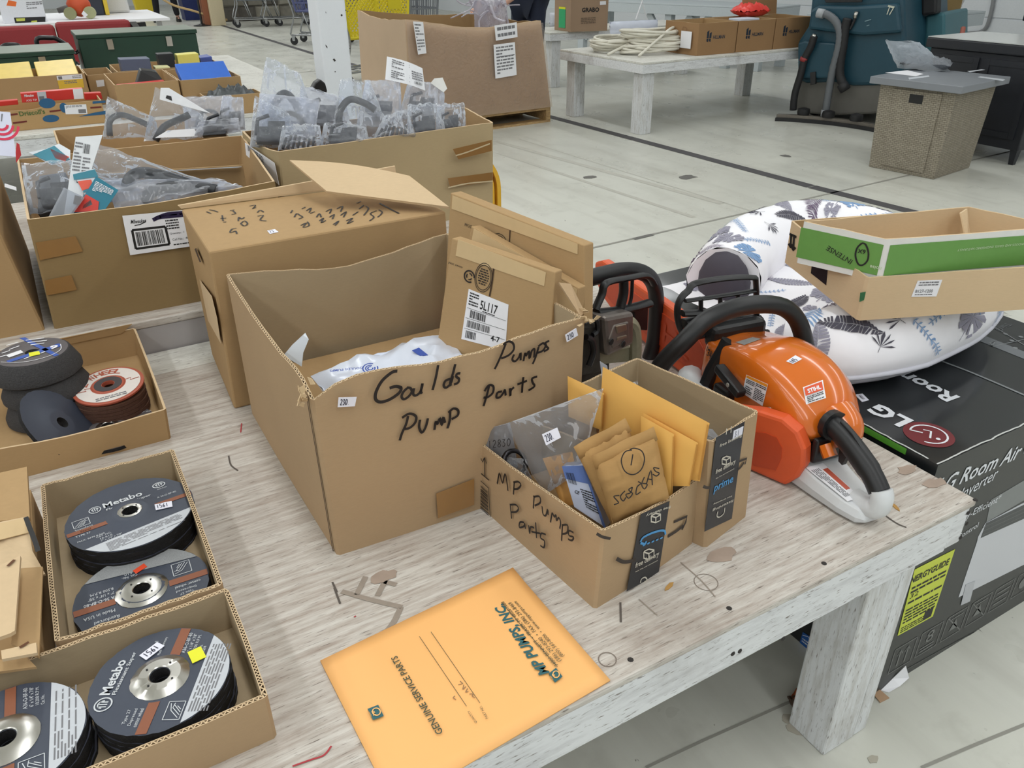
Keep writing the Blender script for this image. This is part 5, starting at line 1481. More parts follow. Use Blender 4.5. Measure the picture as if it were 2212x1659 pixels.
if q.n.dot(fS.n)<0:q.n=-q.n
mb=MB();q.lines(mb,.12,.6,.55,.92,4,2);q.lines(mb,.12,.6,.1,.45,4,3);q.lines(mb,.66,.95,.3,.7,4,5);mb.build('fine_print',GREYP,TS)
mb=MB();q.bars(mb,.72,.92,.12,.24,10,4);mb.build('barcode',BLACKP,TS)
fS2=Face((1.0,2.36,HB2+.33),(-.3,-.8,.5))
mb=MB();mb.slab([fS2 .hit(*k)for k in((930,180),(958,200),(966,192),(956,168),(938,170))],fS2 .n,.002);tag(mb.build('carton_flap_scrap',plain('white_card_scrap',(222,222,218),.7)),'white card scrap poking up at the right of the spec sheet','card')
HC=thing('open_carton','open carton behind the long one, topped with bags of hoses','carton',(.28,2.73,HB2))
carton(HC,boxat(.03,2.51,.485,2.95,HB2),boxat(.03,2.51,.485,2.95,HB2+.22),.005,(CBD,CBD),0,8,0,None,.001,34)
mb=MB();mb.box((.045,2.525,HB2+.006),(.47,2.935,HB2+.13));tag(mb.build('parts_carton',CBD,bevel=.004),'packed layer low in the carton of bagged hoses','parts')
HBG=[('clear bag with a curved hose, leftmost of the hose bags',((222,300),(345,295),(335,255),(232,208)),.16,2.66,'hose',BAGF),('clear bag with hooked hose and barcode sheet, second of the hose bags',((310,305),(440,298),(440,250),(335,188)),.25,2.62,'hook',BAGF),('frosted bag with a looped hose, third of the hose bags',((400,290),(500,285),(500,205),(395,210)),.34,2.66,'arch',BAGM),('frosted bag with a black part, rightmost of the hose bags',((470,285),(530,280),(525,210),(480,208)),.42,2.6,'block',BAGM),('low frosted bag in front of the looped hose bag',((420,292),(520,284),(515,255),(430,262)),.38,2.55,'block',BAGM),]
for i,(lab,poly_,bx,by,inn,mt)in enumerate(HBG):
 toolbag(lab,poly_,(bx,by,HB2+.27),nB,.025,.010,50+i,mt,inn)
fH=Face((.26,2.585,HB2+.26),(-.2,-.8,.5))
mb=MB();mb.slab([fH.hit(*k)for k in((335,298),(428,295),(420,278),(362,282))],fH.n,.001);tag(mb.build('paper_insert',WHITEP),'white paper insert among the hose bags','paper')
fH=Face((.24,2.57,HB2+.36),(-.2,-.85,.4))
TI=thing('paper_insert','bagged strip of white card with a barcode, sticking up among the hose bags','card',fH.hit(370,220))
mb=MB();mb.slab([fH.hit(*k)for k in((345,215),(455,245),(365,190),(347,190))],fH.n,.001);mb.build('body',plain('sheet_white',(232,234,238),.5),TI)
mb=MB();patch(mb,Face(fH.o+fH.n*.001,fH.n),((358,212),(372,218),(370,208),(360,206)));mb.build('barcode',BLACKP,TI)
LC=thing('open_carton','brown carton cut off by the left border, with gap to the long carton','carton',(-.3,2.1,HB2))
lb4=[V(-.60,1.845,HB2),V(-.100,1.845,HB2),V(-.112,2.45,HB2),V(-.60,2.45,HB2)]
lt4=[V(-.60,1.83,HB2+.245),at(6,436,HB2+.245),at(38,408,HB2+.262)+V(-.03,.1,0),V(-.60,2.3,HB2+.25)]
lt4[1]=V(-.128,1.842,HB2+.262);lt4[2]=V(-.125,2.45,HB2+.262)
carton(LC,lb4,lt4,.005,(CBD,CBD),0,8,(.004,0,0,0),None,.002,35)
fL=Face((-.1,2.05,HB2+.3),(.1,-.9,.35))
SG=thing('printed_sign','white printed sign with red signal arcs at the left border','sign',fL.hit(10,330))
PL_=[fL.hit(*k)for k in((-60,332),(35,339),(22,243),(-60,236))]
mb=MB();mb.slab(PL_,fL.n,.002);mb.build('card',plain('sign_white',(222,226,246),.4,grain=.02),SG)
mb=MB();ff=Face(fL.o+fL.n*.0022,fL.n)
for r0 in(.012,.022,.032):
 c=ff.hit(2,268);P=[]
 X=(PL_[1]-PL_[0]).normalized();Y=ff.n.cross(X)
 for k in range(10):
  a=math.radians(-120+k*13);P.append(c+X*r0*math.cos(a)+Y*r0*math.sin(a))
 ribbon(mb,P,.005,ff.n,.001)
mb.build('signal_arcs',plain('sign_red',(222,46,84),.5),SG)
mb=MB();patch(mb,ff,((2,262),(4,262),(6,246),(3,246)));mb.build('fine_print',GREYP,SG)
mb=MB();fq=Face((-.13,1.9,HB2+.27),(0,-.9,.3));mb.slab([fq.hit(*k)for k in((10,404),(36,412),(35,404),(10,396))],fq.n,.001);tag(mb.build('paper_slip',WHITEP),'white paper slip on the rim of the carton at the left border','paper')
mb=MB();fq=Face((-.075,2.02,HB2+.3),(0,-.9,.2));mb.slab([fq.hit(*k)for k in((35,352),(46,335),(42,312),(36,308),(34,330))],fq.n,.004);tag(mb.build('red_card',plain('deep_red_card',(190,40,48),.45)),'thin red card beside the white sign','card')
mb=MB();mb.box((-.585,1.86,HB2+.006),(-.14,2.43,HB2+.16));tag(mb.build('dark_parts',plain('maroon_parts',(58,34,36),.6,grain=.4),bevel=.004),'dark contents of the carton at the left border','parts')
YH=plain('yellow_plastic',(242,186,54),.4);YO=plain('orange_yellow',(222,140,34),.45)
HP=thing('plastic_hoop','yellow curved plastic hoops behind the biggest carton','hoop',(1.15,2.45,0))
hc0=ony(1058,470,2.3)
hr=ony(1062,368,2.3).z-hc0 .z
for i,ro in enumerate((hr*.55,hr*.72,hr*.9)):
 L=[]
 for d,z in[(V(1,0,0),-hc0 .z+.002)]+[(V(math.cos(math.pi*k/20),0,math.sin(math.pi*k/20)),0)for k in range(21)]+[(V(-1,0,0),-hc0 .z+.002)]:
  p=hc0+V(0,0,z)
  L.append([p+d*ro+V(0,.30,0),p+d*(ro+hr*.1)+V(0,.30,0),p+d*(ro+hr*.1)+V(0,.42,0),p+d*ro+V(0,.42,0)])
 mb=MB();mb.loft([[q+V(hr*.35,0,0)for q in l]for l in L],True);mb.build('hoop',(YO,YH,YH)[i],HP)
# -- surfaces that print follows
from mathutils.bvhtree import BVHTree
def bvh_of(mb):return BVHTree.FromPolygons([Vector(v)for v in mb.v],mb.f)
def cast(bvh,px,py):
 d=ray(px,py).normalized()
 h,n,i,t=bvh.ray_cast(EYEV,d)
 if h is None:return None,None
 if n.dot(d)>0:n=-n
 return h,n
def drape(mb,bvh,quad,lift=.0008,n=6):
 vs=[]
 for j in range(n+1):
  for i in range(n+1):
   u,v=i/n,j/n
   a=[quad[0][k]*(1-u)*(1-v)+quad[1][k]*u*(1-v)+quad[2][k]*u*v+quad[3][k]*(1-u)*v for k in(0,1)]
   h,nn=cast(bvh,*a)
   if h is None:return
   vs.append(h+nn*lift)
 mb.add(vs,[(j*(n+1)+i,j*(n+1)+i+1,(j+1)*(n+1)+i+1,(j+1)*(n+1)+i)for j in range(n)for i in range(n)])
def tangent(bvh,px,py,lift=.0016):
 h,n=cast(bvh,px,py)
 return Face(h+n*lift,n)
# -- orange chainsaw
SO=V(.966,.577,HB);_t=math.radians(8.5)
SA,SW,SZ=V(math.sin(_t),math.cos(_t),0),V(math.cos(_t),-math.sin(_t),0),V(0,0,1)
def ps(s,w,z):return SO+SA*s+SW*w+SZ*z
def wplane(w):return Face(SO+SW*w,SW)
def splane(s):return Face(SO+SA*s,SA)
ORANGE=plain('saw_orange',(214,108,30),.22,coat=.6,grain=.03)
SCABO=plain('scabbard_orange',(222,92,48),.42,grain=.08,scale=40)
SAWB=plain('saw_black',(24,24,26),.42,grain=.2,scale=200)
SAWW=plain('saw_light_grey',(214,216,218),.35,grain=.04)
CS=thing('chainsaw','orange and white chainsaw with black handles at the right end of the bench','chainsaw',ps(.15,0,0))
st=[(.405,.030,.118,.128,.132,.112,.03,-.040,.085),(.398,.028,.134,.145,.149,.128,.03,-.048,.092),(.350,.028,.147,.160,.163,.140,.03,-.052,.096),(.285,.030,.160,.180,.186,.152,.03,-.055,.098),(.225,.040,.156,.180,.188,.150,.03,-.055,.098),(.180,.055,.143,.168,.178,.140,.03,-.053,.095),(.148,.072,.124,.148,.160,.124,.03,-.047,.088),(.126,.082,.108,.126,.138,.108,.04,-.036,.078),(.115,.088,.098,.108,.116,.098,.05,-.022,.064)]
rows=[]
for s,zb,zs,zt,zm,zf,zfb,wn,wf in st:
 sec=[(wn+.006,zb),(wn,zb*.5+zs*.5),(wn+.003,zs),(wn+.016,zs+(zt-zs)*.72),(wn*.35,zt),((wn+wf)/2,zm),(wf*.62,zm*.97),(wf-.012,zf+.012),(wf,zf-.012),(wf-.002,zfb)]
 rows.append(smooth_path([Vector((s,w,z))for w,z in sec],4))
m_=len(rows[0])
cols=[smooth_path([rows[i][j]for i in range(len(rows))],4)for j in range(m_)]
mb=MB()
loops=[[ps(cols[j][i].x,cols[j][i].y,cols[j][i].z)for j in range(m_)]for i in range(len(cols[0]))]
mb.loft(loops,True)
bodyb=bvh_of(mb)
mb.build('top_cover',ORANGE,CS,sm=.7)
mb=MB()
P=[ps(.138,.028,.112),ps(.112,.028,.098),ps(.092,.028,.080)]
mb.tube(smooth_path(P,4),[.036,.037,.037,.037,.036,.034,.030,.026,.020][:len(smooth_path(P,4))],14);mb.build('filter_bulge',ORANGE,CS,sm=.8)
mb=MB();mb.tube([ps(.100,-.012,.085),ps(.085,-.012,.07)],.012,8);mb.build('vent_tab',ORANGE,CS,sm=.7)
mb=MB();mb.obox(ps(.112,-.03,.05),-SA*.012,SW*.08,SZ*.045);mb.build('rear_vent',BLACKPL,CS,bevel=.004)
mb=MB();mb.obox(ps(.118,-.05,.02),SA*.29,SW*.14,SZ*.045);mb.build('crankcase',plain('crankcase_grey',(84,84,86),.5),CS,bevel=.006)
mb=MB();drape(mb,bodyb,((1604,849),(1648,877),(1660,830),(1613,809)));lb=mb.build('warning_label',WHITEP,CS)
tf_=tangent(bodyb,1632,842)
q=fquad(tf_,((1604,849),(1648,877),(1660,830),(1613,809)))
mb=MB();q.lines(mb,.50,.96,.06,.84,10,2,.0006);q.lines(mb,.05,.45,.60,.82,3,5,.0006);q.lines(mb,.08,.40,.1,.5,4,7,.0006);mb.build('fine_print',BLACKP,lb)
mb=MB();q.rect(mb,.02,.86,.98,.98,.0002,.0004);mb.build('header_bar',plain('label_orange',(232,150,40),.5),lb)
mb=MB();drape(mb,bodyb,((1741,874),(1784,860),(1777,821),(1734,837)));lb=mb.build('dealer_sticker',WHITEP,CS)
tf_=tangent(bodyb,1760,848)
q=fquad(tf_,((1741,874),(1784,860),(1777,821),(1734,837)))
mb=MB();q.rect(mb,.06,.48,.94,.94,.0002,.0006);mb.build('orange_panel',plain('sticker_orange',(222,84,44),.45),lb)
mb=MB();q.text(mb,'STIHL',.20,.86,.56,.24,.0012,bold=.04,shear=.15);mb.build('lettering',WHITEP,lb)
mb=MB();q.lines(mb,.10,.92,.04,.42,4,3,.0008);mb.build('fine_print',BLACKP,lb)
sq=((1700,782),(1719,777),(1731,784),(1711,790))
mb=MB();drape(mb,bodyb,((1698,781),(1713,787),(1733,776),(1718,768)));lb=mb.build('price_sticker',PRICE,CS)
q=fquad(tangent(bodyb,1715,778),((1698,781),(1713,787),(1733,776),(1718,768)));mb=MB();mb2=Quad(q.c[0],q.c[3],q.c[2],q.c[1]);mb2 .n=q.n if q.n.dot(EYEV-q.c[0])>0 else-q.n
pen(mb,mb2,'145',.1,.7,.85,.2,.0011,.0004);mb.build('lettering',PINK,lb)
mb=MB();drape(mb,bodyb,((1589,740),(1608,746),(1644,733),(1626,729)));lb=mb.build('top_label',plain('foil_label',(186,184,180),.3,.5),CS)
mb=MB();tfm=tangent(bodyb,1530,768);
for ch,a,b in(('MS',(1526,758),(1536,772)),('391',(1527,766),(1540,783))):text(mb,tfm,ch,a,b,None,lift=.001)
mb.build('lettering',BLACKP,CS)
mb=MB()
h,n=cast(bodyb,1662,889);mb.lathe([(0,.004),(.0075,.004),(.0085,0)],h,14,n)if h else None
mb.build('screw',STEEL,CS)
f_=wplane(-.075)
mb=MB();a,b=f_.hit(1552,792),f_.hit(1602,853);mb.beam(a,b,.016,.020,SW);gp=mb.build('starter_grip',SAWB,CS,bevel=.004)
mb=MB();c=f_.hit(1584,829)-SW*.0115;mb.lathe([(0,.001),(.004,.001),(.0042,0)],c,10,-SW);mb.build('grip_hole',plain('hole_grey',(150,148,140),.5),gp)
mb=MB();mb.obox(ps(.285,-.072,.045),SA*.045,SW*.02,SZ*.05);mb.build('grip_mount',SAWB,CS,bevel=.006)
mb=MB();mb.tube(smooth_path([ps(.43,-.05,.05),ps(.40,-.07,.055),ps(.36,-.078,.05),ps(.325,-.07,.045)],4),.026,12);mb.build('starter_cover',SAWW,CS,sm=.7)
hp=[(-.10,.030),(-.165,.045),(-.188,.090),(-.173,.139),(-.142,.192),(-.099,.225),(-.034,.238),(.046,.227),(.095,.192),(.128,.129),(.140,.085),(.11,.03)]
mb=MB();mb.tube(smooth_path([ps(.33+(.02 if i<4 else 0),w,z)for i,(w,z)in enumerate(hp)],5),.0165,12);mb.build('front_handle',SAWB,CS,sm=.8)
mb=MB();mb.tube([ps(.352,-.03,.16),ps(.36,-.055,.10),ps(.365,-.068,.05)],[.016,.014,.012],8);mb.build('handle_strut',SAWB,CS,sm=.7)
fg=splane(.43)
def gb_(pts,r,k=3,flat=.6):
 mb.tube(smooth_path([fg.hit(*p)for p in pts],k),r,8,flat=flat)
mb=MB()
gb_([(1482,735),(1470,712),(1464,690),(1464,662),(1474,640),(1487,628),(1500,613),(1552,603),(1600,599),(1632,600)],.0085)
gb_([(1632,599),(1634,632),(1633,668),(1640,700)],.0075,3)
gb_([(1480,650),(1540,642),(1632,628)],.006)
gb_([(1474,677),(1530,674),(1600,662),(1634,655)],.010)
for x in(1514,1556,1594):gb_([(x,643-(x-1514)*.1),(x,676-(x-1514)*.12)],.006)
gb_([(1478,700),(1530,690),(1600,690),(1640,690)],.016)
gb_([(1486,725),(1540,715),(1600,715),(1648,718)],.016)
mb.build('hand_guard',SAWB,CS,sm=.8)
mb=MB();mb.obox(ps(.385,-.04,.125),SA*.035,SW*.12,SZ*.045);mb.build('guard_base',SAWB,CS,bevel=.01)
mb=MB();mb.tube([ps(.395,.085,.14),ps(.39,.105,.10),ps(.38,.11,.05)],.008,8);mb.build('guard_arm',SAWB,CS,sm=.7)
mb=MB()
L=[]
for s,zt,hw,zb in((-.012,.022,.014,.006),(.0,.028,.024,.001),(.03,.030,.033,.001),(.08,.036,.040,.001),(.13,.046,.046,.001),(.165,.055,.048,.001)):
 L.append([ps(s,-hw,zb+.002),ps(s,-hw-.002,(zb+zt)/2),ps(s,-hw+.004,zt),ps(s,hw-.004,zt),ps(s,hw+.002,(zb+zt)/2),ps(s,hw,zb+.002)])
mb.loft(L,True);tankb=bvh_of(mb);mb.build('fuel_tank',SAWW,CS,bevel=.003)
mb=MB();mb.tube(smooth_path([ps(.03,0,.022),ps(.006,0,.026),ps(-.014,0,.036),ps(-.018,0,.055),ps(-.012,0,.068)],4),[.018]*8+[.017]*9,10);mb.build('handle_tail',SAWW,CS,sm=.8)
hpz=[(-.010,.064),(.012,.082),(.05,.100),(.085,.112),(.108,.116)]
mb=MB();mb.tube(smooth_path([ps(s,.0,z)for s,z in hpz],5),[.0165]*6+[.018]*15,12);mb.tube([ps(.100,0,.116),ps(.112,0,.115)],.025,14);mb.build('rear_handle',SAWB,CS,sm=.7)
mb=MB();mb.slab([ps(.03,-.004,.110),ps(.06,-.004,.126),ps(.09,-.004,.134),ps(.088,-.004,.12),ps(.04,-.004,.102)],SW,.008);mb.build('throttle_lock',SAWB,CS,bevel=.002)
mb=MB();mb.slab([ps(.06,-.004,.088),ps(.08,-.004,.094),ps(.075,-.004,.066),ps(.066,-.004,.064)],SW,.008);mb.build('trigger',SAWB,CS)
mb=MB();mb.tube([ps(.14,0,.05),ps(.125,0,.09)],.012,8);mb.build('link',SAWB,CS,sm=.7)
mb=MB();q=Quad(ps(.105,-.038,.0425),ps(.02,-.026,.0310),ps(.02,.0,.0312),ps(.105,-.004,.0432))
if q.n.z<0:q.n=-q.n
q.slab(mb,.0004);lb=mb.build('tank_label',WHITEP,CS)
mb=MB();q.lines(mb,.1,.9,.05,.55,5,4);mb.build('fine_print',GREYP,lb)
mb=MB();q.rect(mb,.15,.66,.75,.96,.0003,.0006);mb.build('red_bar',plain('label_red',(196,92,70),.5),lb)
mb=MB();q=Quad(ps(.150,-.0525,.004),ps(.118,-.0505,.004),ps(.118,-.047,.042),ps(.150,-.0485,.047))
mb=MB();q=Quad(ps(.150,-.042,.0545),ps(.122,-.040,.0475),ps(.122,-.012,.0475),ps(.150,-.012,.0545))
if q.n.z<0:q.n=-q.n
q.slab(mb,.0004,.0006);lb=mb.build('symbol_label',plain('symbol_white',(226,228,232),.4),CS)
mb=MB()
for u in(.25,.72):
 c=q.p(u,.7);X=q.c[1]-q.c[0];Y=q.c[3]-q.c[0]
 mb.add([c+X*.2*math.cos(k*math.pi/6)+Y*.22*math.sin(k*math.pi/6)+q.n*.0015 for k in range(12)],[tuple(range(12))])
mb.build('blue_symbol',plain('symbol_blue',(40,70,150),.4),lb)
mb=MB()
for u in(.25,.72):
 a,b,c=q.p(u-.2,.08),q.p(u+.2,.08),q.p(u,.44);mb.add([a+q.n*.0015,b+q.n*.0015,c+q.n*.0015],[(0,1,2)])
mb.build('yellow_symbol',YEL,lb)
def scabbard(root,prof,w0,th,fr,text_=None):
 mb=MB()
 P=[fr(s,w0,z)for s,z in prof]
 n=(P[1]-P[0]).cross(P[2]-P[0]).normalized()
 mb.slab(P,fr(0,1,0)-fr(0,0,0),th);o=mb.build('bar_cover',SCABO,root,bevel=.006)
 c=sum((Vector((s,z))for s,z in prof),Vector((0,0)))/len(prof)
 ins=[(c.x+(s-c.x)*.93,c.y+(z-c.y)*.62)for s,z in prof]
 mb=MB();mb.slab([fr(s,w0-.002,z)for s,z in ins],fr(0,1,0)-fr(0,0,0),.004);mb.build('cover_panel',plain('scabbard_dark',(196,74,38),.45,grain=.1,scale=40),o,bevel=.0015)
 return o
sb=scabbard(CS,[(.435,.004),(.62,.004),(.80,.012),(.90,.042),(.935,.075),(.935,.112),(.90,.128),(.66,.128),(.46,.128),(.43,.10)],-.008,.026,ps)
mb=MB();text3(mb,'STIHL',ps(.72,-.0105,.052),ps(.50,-.0105,.045),-SW,.042,.001,.01);mb.build('raised_lettering',plain('scabbard_dark',(196,74,38),.45),sb)
# -- older chainsaw behind the large carton
FO=V(.80,1.085,HB);A2=V(.27,-.963,0).normalized();W2=V(-.963,-.27,0).normalized()
def p2(s,w,z):return FO+A2*s+W2*w+SZ*z
C2=thing('chainsaw','older dirty chainsaw with a grey muffler, half hidden behind the large carton','chainsaw',p2(-.15,0,0))
OLD=plain('faded_saw_cover',(172,104,84),.6,grain=.2,scale=40)
DIRT=plain('oily_dark_metal',(58,54,48),.6,.3,grain=.5,scale=60,bump=.6)
MUF=plain('dull_muffler_steel',(140,132,126),.42,.75,grain=.25,scale=50)
BEIGE=plain('beige_casing',(150,146,122),.6,grain=.25,scale=50)
mb=MB();mb.loft([[p2(-.36,-.07,.03),p2(-.36,.08,.03),p2(-.36,.07,.13),p2(-.36,-.05,.13)],[p2(-.2,-.08,.02),p2(-.2,.09,.02),p2(-.2,.08,.185),p2(-.2,-.06,.185)],[p2(-.07,-.075,.02),p2(-.07,.085,.02),p2(-.07,.07,.19),p2(-.07,-.055,.19)]],True);mb.build('top_cover',OLD,C2,bevel=.012)
mb=MB();mb.obox(p2(-.07,-.075,.004),A2*.055,W2*.17,SZ*.12);mb.build('engine_block',DIRT,C2,bevel=.008)
fm=Face(p2(.02,0,0),A2)
def mp(px,py,d=0):return fm.hit(px,py)+A2*d
mq=[mp(*k)for k in((1313,772),(1370,744),(1371,674),(1306,686))]
mb=MB();mb.slab(mq,-A2,.05);mf_=mb.build('muffler',MUF,C2,bevel=.008)
mb=MB();mb.slab([mp(*k,d=.003)for k in((1322,752),(1340,742),(1340,752),(1352,748),(1358,735),(1356,694),(1325,702),(1313,735))],-A2,.006);mb.build('emboss',MUF,mf_,bevel=.003)
mb=MB();mb.slab([mp(*k,d=.0055)for k in((1330,720),(1350,712),(1349,698),(1326,703))],-A2,.004);mb.slab([mp(*k,d=.0055)for k in((1329,735),(1350,728),(1350,722),(1330,727))],-A2,.004);mb.build('heat_shield',plain('warm_steel',(164,148,130),.35,.8,grain=.2),mf_,bevel=.002)
mb=MB();c=mp(1343,742,.004);mb.lathe([(0,.001),(.006,.001),(.007,0)],c,12,A2);c=mp(1317,737,.004);mb.lathe([(0,.001),(.006,.001),(.007,0)],c,12,A2);mb.build('outlet',BLACKP,mf_)
mb=MB();mb.tube(smooth_path([mp(*k,d=-.02)for k in((1368,700),(1382,704),(1390,724),(1391,768),(1388,800))],3),.012,8);mb.slab([mp(*k,d=-.03)for k in((1300,800),(1392,790),(1392,760),(1310,775))],-A2,.03);mb.build('casing',BEIGE,C2,sm=.6)
mb=MB();mb.slab([mp(*k,d=-.01)for k in((1262,820),(1312,810),(1306,700),(1262,700))],-A2,.05);mb.build('oily_block',DIRT,C2,bevel=.01)
mb=MB();mb.tube(smooth_path([mp(*k,d=.0)for k in((1266,728),(1278,735),(1282,760),(1272,790))],4),.006,8);mb.tube(smooth_path([mp(*k,d=-.004)for k in((1264,700),(1290,690),(1294,715),(1284,725))],4),.005,6);mb.build('fuel_line',BLACKPL,C2,sm=.7)
fg2=Face(p2(-.012,0,0),A2)
def g2(pts,r,k=3,flat=.7):mb.tube(smooth_path([fg2 .hit(*p)for p in pts],k),r,9,flat=flat)
mb=MB()
g2([(1286,668),(1294,650),(1301,634),(1305,617),(1318,608),(1362,600),(1392,595),(1405,601),(1413,615)],.0085)
g2([(1347,606),(1347,634),(1340,664)],.0105);
g2([(1287,676),(1330,672),(1370,664),(1402,655)],.012)
g2([(1366,602),(1364,640),(1358,664)],.004)
mb.build('hand_guard',SAWB,C2,sm=.8)
fh2=Face(p2(-.045,0,0),A2)
mb=MB();mb.tube(smooth_path([fh2 .hit(*k)for k in((1190,640),(1225,618),(1262,604),(1308,592),(1345,584),(1378,586),(1401,597),(1414,620),(1418,655),(1416,700),(1412,740),(1398,785),(1380,800))],4),.0165,12,flat=1);mb.build('front_handle',SAWB,C2,sm=.8)
mb=MB();mb.slab([fg2 .hit(*k)for k in((1368,668),(1402,662),(1400,715),(1372,712))],-A2,.03);mb.build('guard_base',SAWB,C2,bevel=.004)
def p2b(s,w,z):return V(.922,.690,HB)+A2*s*-1+W2*w+SZ*z
mb=MB()
fb2=Face(V(.925,.70,HB+.05),W2)
HX=[(1560,880),(1640,890),(1690,906),(1722,934),(1738,972),(1736,1010),(1722,1034),(1694,1056),(1626,1041),(1540,990)]
P=[fb2 .hit(*k)for k in HX]
P=[V(p.x,p.y,max(p.z,HB+.002))for p in P]
mb.slab(P,-fb2 .n,.028);sc2=mb.build('bar_cover',SCABO,C2,bevel=.006)
mb=MB();mb.slab([fb2 .hit(*k)+fb2 .n*.001 for k in((1600,930),(1655,935),(1678,945),(1690,968),(1688,990),(1676,1016),(1630,1005),(1600,985))],-fb2 .n,.002);mb.build('cover_panel',plain('scabbard_dark',(196,74,38),.45),sc2)
# -- air conditioner carton on the floor
LX0,LX1,LY0,LY1,LZ=1.182,1.880,.606,1.56,.583
LGB=plain('carton_black_gloss',(26,29,32),.30,coat=.35,grain=.15,scale=30)
LGF=plain('carton_dark_olive',(54,56,55),.42,grain=.06,scale=30)
LG=thing('appliance_carton','large dark printed appliance carton standing on the floor beside the bench','carton',((LX0+LX1)/2,1.08,0))
mb=MB()
mb.mat(0).add([V(LX0,LY0,LZ),V(LX1,LY0,LZ),V(LX1,LY1,LZ),V(LX0,LY1,LZ)],[(0,1,2,3)])
mb.mat(1).add([V(LX0,LY0,0),V(LX1,LY0,0),V(LX1,LY0,LZ),V(LX0,LY0,LZ)],[(0,1,2,3)])
mb.mat(0).add([V(LX0,LY0,0),V(LX0,LY1,0),V(LX0,LY1,LZ),V(LX0,LY0,LZ)],[(3,2,1,0)])
mb.add([V(LX1,LY0,0),V(LX1,LY1,0),V(LX1,LY1,LZ),V(LX1,LY0,LZ)],[(0,1,2,3)])
mb.add([V(LX0,LY1,0),V(LX1,LY1,0),V(LX1,LY1,LZ),V(LX0,LY1,LZ)],[(3,2,1,0)])
mb.add([V(LX0,LY0,0),V(LX1,LY0,0),V(LX1,LY1,0),V(LX0,LY1,0)],[(3,2,1,0)])
mb.build('body',[LGB,LGF],LG)
lt=Face((0,0,LZ),(0,0,1));lf=Face((0,LY0,0),(0,-1,0));ls=Face((LX0,0,0),(-1,0,0))
LGW=plain('carton_white_print',(226,230,236),.4)
mb=MB()
text(mb,lt,'LG',(1975,909),(1901,873),(1938,922),bold=.04)
text(mb,lt,'Room',(2075,858),(1945,796),(2047,870),bold=.03)
mb.build('lettering',LGW,LG)
mb=MB()
X_,Y_=(lt.hit(1884,886)-lt.hit(1988,909)).normalized(),None
oc=lt.hit(2006,939);rr=.043
mb.add([oc+V(rr*math.cos(k*math.pi/16),rr*math.sin(k*math.pi/16),.0008)for k in range(32)],[tuple(range(32))]);em=mb.build('round_emblem',plain('maroon_emblem',(112,38,44),.4),LG)
mb=MB()
Y_=V(0,0,1).cross(X_)
ribbon(mb,[oc+X_*.031*math.cos(a)+Y_*.031*math.sin(a)for a in[math.radians(80+k*14)for k in range(21)]],.0035,V(0,0,1),.0014)
ribbon(mb,[oc+X_*-.003+Y_*.014,oc+X_*-.003+Y_*-.012,oc+X_*.010+Y_*-.012],.0035,V(0,0,1),.0014)
ribbon(mb,[oc+X_*.031,oc+X_*.010],.0035,V(0,0,1),.0014)
mb.add([oc+X_*(-.016+.004*math.cos(k*math.pi/5))+Y_*(.010+.004*math.sin(k*math.pi/5))+V(0,0,.0014)for k in range(10)],[tuple(range(10))])
mb.build('emblem_lines',LGW,em)
mb=MB();mb.slab([V(LX0-.0005,LY0+.06,LZ-.013),V(LX0-.0005,1.3,LZ-.013),V(LX0-.0005,1.3,LZ-.001),V(LX0-.0005,LY0+.06,LZ-.001)],(-1,0,0),.0006);mb.build('green_stripe',plain('carton_green',(84,160,50),.4),LG)
WORN=plain('worn_carton_edge',(196,198,196),.7,grain=.3,scale=300)
mb=MB();r_=random.Random(3)
P=[]
y=LY0+.02
while y<1.15:
 P.append(V(LX0+.002+r_.uniform(-.001,.0015),y,LZ));y+=.012
ribbon(mb,P,.0035,V(0,0,1),.0012)
x=LX0
P=[]
while x<LX1:
 P.append(V(x,LY0+.002+r_.uniform(-.001,.002),LZ));x+=.014
ribbon(mb,P,.003,V(0,0,1),.0012)
mb.build('worn_edge',WORN,LG)
sticker(LG,fquad(lt,((1862,869),(1877,865),(1863,851),(1846,853))),PRICE,'741',.001,ink=PINK)
mb=MB();patch(mb,lt,((2095,729),(2212,776),(2260,800),(2260,782),(2212,760),(2106,717)),.0004);mb.build('grey_bar',plain('carton_grey_bar',(112,116,120),.4),LG)
mb=MB();strokes(mb,lt,[[(2026,778),(2100,806),(2212,854),(2260,876)]],.006,.001);strokes(mb,lt,[[(2148,748),(2240,728)],[(2230,757),(2150,708)]],.002,.001,1);strokes(mb,lt,[[(2143,748),(2150,738),(2138,742),(2143,748)]],.003,.0016,1)
for x,y in((2185,736),(2193,752),(2205,728),(2172,722)):mb.lathe([(0,.0008),(.005,.0008)],lt.hit(x,y),8)
mb.build('seam_and_marks',plain('carton_pale_seam',(132,136,138),.3),LG)
mb=MB();text(mb,lt,'ThinQ',(2172,698),(2148,712),None);mb.build('small_lettering',plain('dim_print',(92,96,100),.4),LG)
mb=MB()
text(mb,lf,'LG Room Air',(2018,1070),(2197,990),(2095,1006),bold=.014,shear=.2);text(mb,lf,'Conditioner',(2203,987),(2420,892),(2218,952),bold=.014,shear=.2)
text(mb,lf,'Inverter',(2070,1082),(2149,1034),(2082,1053),shear=.2)
text(mb,lf,'Energy-Efficient*',(2046,1142),(2159,1081),None);text(mb,lf,'Control',(2066,1167),(2111,1138),None)
mb.build('front_lettering',LGW,LG)
mb=MB();strokes(mb,lf,[[(1932,1460),(2030,1405),(2130,1352),(2212,1305),(2290,1262)]],.003,.0008,2);mb.build('crease',plain('carton_crease',(84,86,84),.5),LG)
OUT=plain('carton_outline',(118,120,118),.5)
mb=MB()
